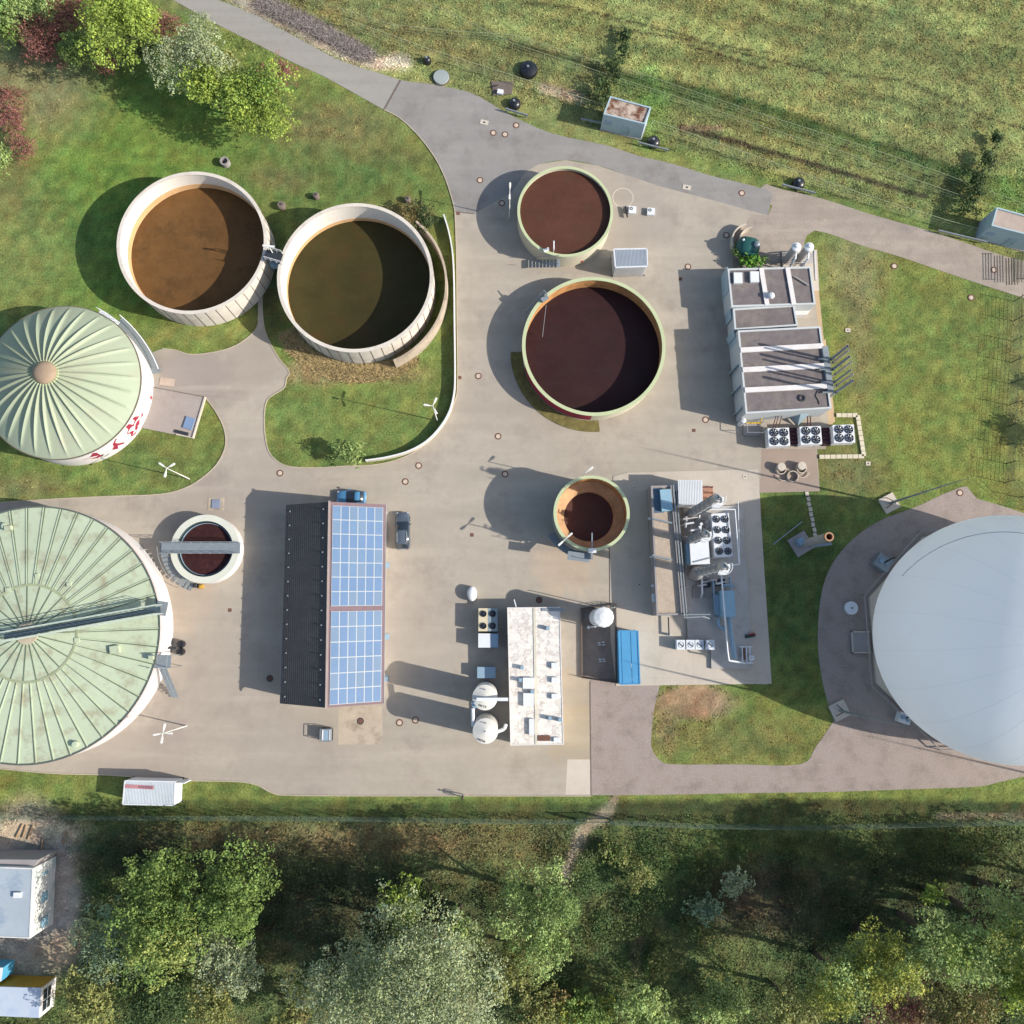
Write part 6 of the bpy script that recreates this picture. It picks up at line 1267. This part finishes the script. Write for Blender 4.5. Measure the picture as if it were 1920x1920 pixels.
def crown(name, cx, cy, z0, z1, rx, ry, sty, seed, parent, mixc=None):
    rg = np.random.default_rng(seed); c, ls, var, dens = STY[sty]; c = np.array(c)*.86+np.mean(c)*.14; base = linv(c)*1.6; N = int(dens*PI*rx*ry*1.55); N = int(N*2.9); ls *= .68; var = .38; N = max(700, min(N, 80000))
    zc_ = (z0+z1)/2; hz_ = (z1-z0)/2; K = int(7+rx*ry*.9); K = max(14, min(K, 60))
    lob = []; 
    rx *= 1.1; ry *= 1.1; mr = min(rx, ry)
    for _ in range(K):      # big boughs over the upper shell of the crown, each with its own twigs
        a = rg.random()*2*PI; q = .35+.6*rg.random(); el_ = rg.uniform(-.2, 1.4); R0 = (.25+.2*rg.random())*mr+.2
        bx, by, bz = cx+rx*q*math.cos(el_)*math.cos(a), cy+ry*q*math.cos(el_)*math.sin(a), zc_+hz_*q*math.sin(el_)*.95; lt0 = .72+.5*rg.random(); hs = rg.random()
        for _k in range(int(4+R0*4)):
            v = rg.normal(size=3); v[2] = abs(v[2])*.8; v /= np.linalg.norm(v); v *= R0*(.7+.5*rg.random())
            lob.append((bx+v[0], by+v[1], bz+v[2]*.8, R0*(.26+.22*rg.random()), lt0*(.82+.36*rg.random()), hs, bx, by, bz))
        lob.append((bx, by, bz, R0*.75, lt0*.9, hs, bx, by, bz-R0))
    for _k in range(5):      # the dense inside of the crown
        a = rg.random()*2*PI; q = .45*rg.random()**.5; lob.append((cx+rx*q*math.cos(a), cy+ry*q*math.sin(a), zc_+hz_*rg.uniform(-.1, .45), .42*mr, .82, .9, cx, cy, zc_-1))
    LA = np.array(lob); L3 = LA[:, :3]; LR = LA[:, 3]; w = LR**1.8; idx = rg.choice(len(lob), N, p=w/w.sum())
    o0 = L3[idx]-LA[idx, 6:9]; o0 /= np.linalg.norm(o0, axis=1)[:, None]+1e-6
    d = rg.normal(size=(N, 3))*.9+o0*.7; d[:, 2] = d[:, 2]*.8+.2; d /= np.linalg.norm(d, axis=1)[:, None]; rad = LR[idx][:, None]*(.35+.75*rg.random((N, 1))**.8)
    P = L3[idx]+d*rad; P[:, 2] = np.maximum(P[:, 2], z0*.6)
    lt = LA[idx, 4][:, None]; T = np.repeat(base[None], N, 0)*lt
    if mixc is not None: mk = (LA[idx, 5] < mixc[1])[:, None]; T = np.where(mk, linv(np.array(mixc[0])*.86+np.mean(mixc[0])*.14)[None]*1.55*lt, T)
    V, F, C = leaves(N, ls, P, d, T, var, seed+1); return fast(name, V, F, C, M_leaf, parent)
def tree(px, py, rpx, H_, sty, label, name='tree', cat='tree', rpy=None, mixc=None, trunk=True, group=None, zf=.62):
    z = H_*zf; c = G(px, py, z); sc = (CAM_H-z)/FPX; rx = rpx*sc; ry = (rpy or rpx)*sc; seed = int(px*7+py*3+rpx)
    t = thing(name, label, cat, (c.x, c.y, 0), group)
    if trunk:
        rg = random.Random(seed); mb = MB(); r0 = .05+.022*H_; mb.tube((c.x, c.y, 0), (c.x+.1, c.y, H_*.35), r0, r0*.75, 9); mb.tube((c.x+.1, c.y, H_*.35), (c.x, c.y+.1, H_*.8), r0*.72, r0*.2, 8)
        for k in range(6):
            a = k*1.05+rg.random(); zz = H_*(.28+.06*k); mb.tube((c.x+.05, c.y, zz), (c.x+rx*.65*math.cos(a), c.y+ry*.65*math.sin(a), min(H_*.9, zz+H_*.25)), r0*.4, r0*.1, 6)
        mb.build('trunk', M_bark, t)
        z0 = H_*.3
    else: z0 = .1
    crown('crown' if trunk else 'foliage', c.x, c.y, z0, H_, rx, ry, sty, seed, t, mixc); return t
S = dict(name='shrub', cat='shrub', trunk=False, zf=.5)
# upper left
tree(30, 24, 72, 7, 'lg', 'pale green tree in the top left corner', mixc=((120, 150, 80), .4), rpy=44)
tree(12, 55, 36, 5, 'gr', 'green tree on the left edge below the top left corner tree')
tree(88, 82, 62, 3.8, 'rd', 'rust red shrub mass between the pale corner tree and the small green shrub', **S, rpy=52)
tree(132, 28, 52, 4.4, 'rd', 'dark red shrub at the top edge, left of the big yellow green tree', **S)
tree(150, 104, 40, 4.4, 'gr', 'small green shrub amid the rust red shrubs', **S, mixc=((140, 156, 90), .4))
tree(200, 124, 30, 2.6, 'rd', 'small red shrub at the lawn edge below the big yellow green tree', **S)
tree(243, 54, 66, 9.5, 'yg', 'big yellow green tree at the top, left of the road', rpy=76)
tree(268, 112, 34, 5, 'dk', 'dark bush in the shade under the big yellow green tree', **S)
tree(318, 54, 32, 3.4, 'rd', 'red shrub right of the big yellow green tree', **S)
tree(372, 118, 70, 7.5, 'sl', 'silvery pale tree between two yellow green trees', rpy=64, mixc=((186, 178, 130), .35))
tree(397, 170, 48, 7.5, 'yg', 'yellow green tree below the silvery pale tree')
tree(492, 204, 68, 8, 'yg', 'round yellow green tree nearest the two big concrete tanks', mixc=((118, 146, 60), .4))
tree(512, 146, 38, 3.4, 'rd', 'red shrub above the round yellow green tree', **S)
tree(430, 120, 26, 3, 'ol', 'olive shrub right of the silvery pale tree', **S)
tree(4, 186, 34, 2.8, 'rd', 'dark red hedge shrub on the left edge, upper piece', **S, rpy=36)
tree(24, 232, 30, 2.8, 'rd', 'dark red hedge shrub on the left edge, middle piece', **S, rpy=34)
tree(50, 276, 24, 2.4, 'rd', 'dark red hedge shrub on the left edge, lower piece', **S, rpy=28)
tree(2, 312, 26, 2, 'lg', 'yellowish bush on the left edge below the dark red hedge', **S, rpy=36)
tree(794, 402, 26, 3.2, 'dk', 'dark bush beside the top of the curved wall', **S, rpy=40, mixc=((124, 116, 70), .4))
tree(655, 852, 30, 3.2, 'lg', 'small light green shrub at the end of the curved wall', **S, rpy=24)
tree(1408, 491, 36, 1.8, 'gr', 'clipped bright green hedge above the annex building', name='hedge', cat='hedge', trunk=False, zf=.5, rpy=18, mixc=((98, 150, 50), .6))
tree(1390, 476, 14, 1.6, 'gr', 'small green shrub in front of the green tank', **S)
for a, b, r_, h_, lab in ((1172, 70, 9, 1.2, 'topmost of the dark shrubs in the gully above the leaf-covered substation'), (1166, 98, 12, 1.4, 'upper dark shrub in the gully above the leaf-covered substation'), (1152, 132, 17, 1.7, 'middle dark shrub in the gully above the leaf-covered substation'), (1130, 170, 20, 1.8, 'lowest dark shrub in the gully above the leaf-covered substation'),
                      (1866, 262, 9, 1.2, 'topmost of the dark shrubs in the gully above the clean substation'), (1850, 300, 15, 1.6, 'upper dark shrub in the gully above the clean substation'), (1832, 346, 20, 1.8, 'middle dark shrub in the gully above the clean substation'), (1812, 382, 20, 1.8, 'lowest dark shrub in the gully above the clean substation')):
    tree(a, b, r_*1.0, h_, 'dk', lab, **S, rpy=r_*1.8)
# lower wood
tree(306, 1648, 58, 10.5, 'gr', 'leafy green tree, upper crown of the big clump right of the bare soil')
tree(318, 1742, 76, 11.5, 'gr', 'broad leafy green tree in the middle of the left clump', mixc=((140, 150, 74), .3))
tree(214, 1764, 58, 7, 'bg', 'grey green willow leaning over the bare soil at the left', mixc=((140, 148, 86), .4))
tree(452, 1680, 70, 12, 'gr', 'round leafy green tree right of the left clump', rpy=72)
tree(436, 1792, 68, 8, 'sl', 'silvery bush-like tree below the round leafy tree', rpy=50)
tree(180, 1868, 62, 8, 'ol', 'olive green tree at the bottom left beside the cabin', rpy=46)
tree(300, 1880, 58, 7, 'dk', 'dark green tree at the bottom edge below the broad leafy tree')
tree(400, 1878, 52, 6.5, 'ol', 'olive bushy tree at the bottom edge below the silvery one')
tree(690, 1845, 84, 14, 'sl', 'large silvery willow, left part of the central crown', mixc=((132, 148, 96), .4))
tree(800, 1800, 104, 17, 'sl', 'largest silvery willow at the bottom centre', mixc=((138, 150, 98), .4), rpy=110)
tree(848, 1876, 76, 14, 'sl', 'silvery willow at the bottom edge, right part of the central crown', mixc=((160, 156, 100), .3))
tree(766, 1690, 36, 9, 'yg', 'small yellow green treetop above the silvery willows', mixc=((110, 130, 58), .5))
tree(858, 1732, 34, 10, 'lg', 'small light green treetop right above the silvery willows')
tree(1012, 1712, 62, 13.5, 'lg', 'pale green tree right of the central willows, below the footpath', rpy=92, mixc=((116, 140, 72), .4))
tree(960, 1800, 38, 9, 'ol', 'olive tree between the central willows and the pale green tree', rpy=60)
tree(560, 1898, 62, 5, 'ol', 'olive scrubby tree at the bottom edge left of the willows', mixc=((150, 130, 76), .4), rpy=34)
tree(1008, 1892, 52, 4, 'ol', 'yellow brown bush at the bottom edge', **S, mixc=((140, 118, 66), .4), rpy=34)
tree(1106, 1890, 48, 4, 'gr', 'dark green bush with yellow tips at the bottom edge', **S, mixc=((158, 160, 64), .3), rpy=40)
tree(1206, 1880, 42, 6, 'lg', 'upright bright green tree at the bottom edge right of centre', rpy=62)
tree(1240, 1800, 28, 2.2, 'ol', 'low olive bush in the lower scrub, above the upright tree', **S)
tree(1320, 1700, 26, 2.4, 'bg', 'small silver green bush in the red brown scrub, lower one', **S)
tree(1376, 1655, 24, 2.4, 'sl', 'small silver bush in the red brown scrub, upper one', **S)
tree(1150, 1600, 24, 1.6, 'ol', 'olive bush right of the footpath, upper one', **S, mixc=((100, 120, 56), .6))
tree(1196, 1636, 26, 2., 'ol', 'olive bush right of the footpath, lower one', **S)
tree(1350, 1880, 52, 4, 'lg', 'light olive bush at the bottom edge between the bright tree and the yellow belt', **S, rpy=44)
tree(1480, 1885, 56, 10, 'ol', 'olive tree at the bottom edge, left end of the yellow green belt')
tree(1572, 1832, 60, 12, 'lg', 'light green tree in the belt, second from its left end', mixc=((150, 156, 62), .4))
tree(1668, 1790, 66, 14, 'lg', 'light green tree in the middle of the lower right belt', mixc=((156, 160, 62), .5))
tree(1760, 1766, 62, 15, 'lg', 'brightest green tree in the lower right belt, second from the right edge', mixc=((118, 140, 60), .4))
tree(1852, 1728, 66, 16, 'lg', 'green tree in the lower right belt near the right edge', mixc=((150, 158, 66), .4))
tree(1925, 1700, 50, 16, 'lg', 'light green tree cut by the right edge', mixc=((118, 140, 60), .4))
tree(1745, 1672, 18, 4, 'yg', 'thin yellow green sapling above the lower right belt')
tree(1898, 1830, 52, 8, 'yg', 'golden green tree at the right edge below the belt')
tree(1790, 1880, 66, 6, 'ol', 'olive tree at the bottom right corner', mixc=((150, 126, 78), .3), rpy=50)
tree(1680, 1896, 62, 4, 'rd', 'red brown bush at the bottom edge, lower right', **S, rpy=46, mixc=((140, 146, 66), .35))
tree(1620, 1770, 26, 4, 'bg', 'small grey green bush at the upper edge of the lower right belt', **S)
for i, (a, b, r_, h_) in enumerate(((2020, 1735, 78, 20), (2110, 1700, 70, 13), (2120, 1830, 90, 21), (2010, 1880, 70, 16))):
    tree(a, b, r_, h_, 'gr', ['tall green tree just outside the right edge, shading the scrub', 'green tree beyond the right edge near the lower fence', 'tallest green tree outside the lower right corner', 'green tree outside the lower right corner'][i])
for i, (a, b, r_, h_) in enumerate(((2035, 718, 20, 4.5), (2045, 812, 34, 5.5))):
    tree(a, b+8, r_, h_, 'gr', ['green tree beyond the dark fence, upper one', 'green tree beyond the dark fence, lower one'][i])

# ------------------------------------------------------------------ grass blades and scrub
polys = [[(p.x, p.y) for p in GP(q, 0)] for q in PAVED]
extra = [[(p.x, p.y) for p in GP(q, 0)] for q in ([(1364, 504), (1535, 500), (1570, 790), (1395, 800)], [(288, 725), (384, 744), (360, 821), (255, 800)], [(-90, 1600), (95, 1600), (100, 1920), (-90, 1920)], [(1140, 190), (1215, 205), (1212, 250), (1130, 240)], [(1870, 389), (1962, 415), (1952, 470), (1850, 450)])]
def free(X, Y, pad=0.):
    ok = np.ones(X.shape, bool)
    for q in polys+extra: ok &= ~inpoly(X, Y, q)
    for c_ in (TA, TB, TC, TD, D1, D2): ok &= np.hypot(X-c_[0], Y-c_[1]) > c_[2]+.1+pad
    ok &= np.hypot(X-DOME[0], Y-DOME[1]) > 13
    return ok
N0 = 620000; X = rng.uniform(-66, 76, N0); Y = rng.uniform(-48, 86, N0)
zc0, px, py = zones(X, Y); rough = np.where(py > 1530, 1., 0.)+np.where((py < np.interp(px, [0, 720, 960, 1440, 1880], [0, 150, 190, 340, 440])) & (px > 430), .8, 0)
tan_ = ((zc0[:, 0] > zc0[:, 1]*1.02))*.6; rough = np.clip(rough+tan_, 0, 1)
clump = fbm(X, Y, .9, 77, 2)*.5+.28; soil = ell(px, py, 1300, 1316, 70, 30, .2) > .5; bare = (ell(px, py, 50, 1700, 100, 170, .1) > .5) | (seg(px, py, [(1148, 1496), (1132, 1520), (1085, 1550), (1072, 1600), (1060, 1640)], 8) > .6) | (seg(px, py, [(440, -8), (560, 58), (640, 100), (700, 122)], 10) > .6)
keep = free(X, Y) & (px > -15) & (px < 1935) & (py > -15) & (py < 1935) & ~soil & ~bare & (rng.random(N0) < (.35+.65*rough)*np.clip((clump-.25)*2.2, .1, 1))
X = X[keep]; Y = Y[keep]; zc0 = zc0[keep]; rough = rough[keep]; px = px[keep]; py = py[keep]; N = len(X)
hgt = (.06+.07*rough)*(.6+.8*rng.random(N)); wid = (.065+.03*rough)*(.7+.6*rng.random(N)); an = rng.random(N)*2*PI; ln = .8+.9*rng.random(N)
dx = np.cos(an); dy = np.sin(an); B = np.stack([X, Y, 0*X+.005], 1)
V = np.stack([B+np.stack([-dy*wid, dx*wid, 0*X], 1), B+np.stack([dy*wid, -dx*wid, 0*X], 1), B+np.stack([dx*hgt*ln*1.2, dy*hgt*ln*1.2, hgt], 1)], 1).reshape(-1, 3)
C = linv(zc0*(.78+.46*rng.random((N, 1)))+rng.normal(size=(N, 1))*np.array([9, 3, 4]))*1.06
o = fast('grass', V, np.arange(3*N).reshape(-1, 3), np.repeat(C, 3, 0), M_grass); tag(o, 'short grass and rough meadow tufts over the lawns and field', 'grass', kind='stuff')
print('grass tris', N)
# scrub in the lower wood
N0 = 260000; X = rng.uniform(-62, 72, N0); Y = rng.uniform(-48, -21, N0); zc0, px, py = zones(X, Y); cl = fbm(X, Y, 2.6, 5, 3)
dens = np.clip((cl-.42)*5, 0, 1)*np.clip((py-1548)/30, 0, 1); dens *= np.where((px > 430) & (px < 960) & (py < 1640), .35, 1.)
bare = (ell(px, py, 50, 1700, 110, 180, .1) > .5) | (seg(px, py, [(1148, 1496), (1132, 1520), (1085, 1550), (1072, 1600), (1060, 1640)], 12) > .4)
k = (rng.random(N0) < dens) & ~bare & (px > -20) & (px < 1940) & (py < 1940); X = X[k]; Y = Y[k]; zc0 = zc0[k]; cl = cl[k]; N = len(X)
Z = rng.random(N)*np.clip((cl-.42)*8, .15, 1.6); P = np.stack([X, Y, Z], 1); tn = linv(np.clip(zc0*np.array([.92, 1.0, .92])+rng.normal(size=(N, 1))*8, 10, 220))
V, F, C = leaves(N, .22, P, np.tile(np.array([[0, 0, 1.]]), (N, 1)), tn, .4, 99); o = fast('undergrowth', V, F, C, M_leaf); tag(o, 'low tangled undergrowth below the lower fence', 'undergrowth', kind='stuff')
# reeds round the olive tank, brushwood by the road
N = 6000; a = rng.uniform(R(-150), R(-50), N); rr = TB[2]+.3+rng.random(N)**1.3*2.2; X = TB[0]+rr*np.cos(a); Y = TB[1]+rr*np.sin(a); ok = free(X, Y); X = X[ok]; Y = Y[ok]; N = len(X)
an = rng.random(N)*2*PI; h_ = .3+.4*rng.random(N); B = np.stack([X, Y, 0*X], 1); w_ = .04; V = np.stack([B+np.stack([-np.sin(an)*w_, np.cos(an)*w_, 0*X], 1), B+np.stack([np.sin(an)*w_, -np.cos(an)*w_, 0*X], 1), B+np.stack([np.cos(an)*h_, np.sin(an)*h_, h_*.7], 1)], 1).reshape(-1, 3)
C = linv(np.array([[204, 180, 130]])*(.7+.5*rng.random((N, 1)))); o = fast('dry_reeds', V, np.arange(3*N).reshape(-1, 3), np.repeat(C, 3, 0), M_grass); tag(o, 'dry straw coloured reeds round the foot of the olive green tank', 'reeds', kind='stuff')
N = 7000; f = rng.random(N); PA = np.array([[490, 8], [560, 38], [620, 70], [690, 108]]); ii_ = np.minimum((f*3).astype(int), 2); ff = f*3-ii_; pp = PA[ii_]*(1-ff[:, None])+PA[ii_+1]*ff[:, None]+rng.normal(size=(N, 2))*np.array([9, 7])
X = np.empty(N); Y = np.empty(N)
for i in range(N): q = G(pp[i, 0], pp[i, 1], 0); X[i] = q.x; Y[i] = q.y
an = rng.random(N)*2*PI; h_ = .35+.5*rng.random(N); B = np.stack([X, Y, rng.random(N)*.35], 1); w_ = .03
V = np.stack([B+np.stack([-np.sin(an)*w_, np.cos(an)*w_, 0*X], 1), B+np.stack([np.sin(an)*w_, -np.cos(an)*w_, 0*X], 1), B+np.stack([np.cos(an)*h_, np.sin(an)*h_, .15+0*X], 1)], 1).reshape(-1, 3)
C = linv(np.array([[186, 172, 164]])*(.55+.6*rng.random((N, 1)))); o = fast('brushwood', V, np.arange(3*N).reshape(-1, 3), np.repeat(C, 3, 0), M_grass); tag(o, 'heap of grey cut brushwood along the upper road', 'brushwood', kind='stuff')
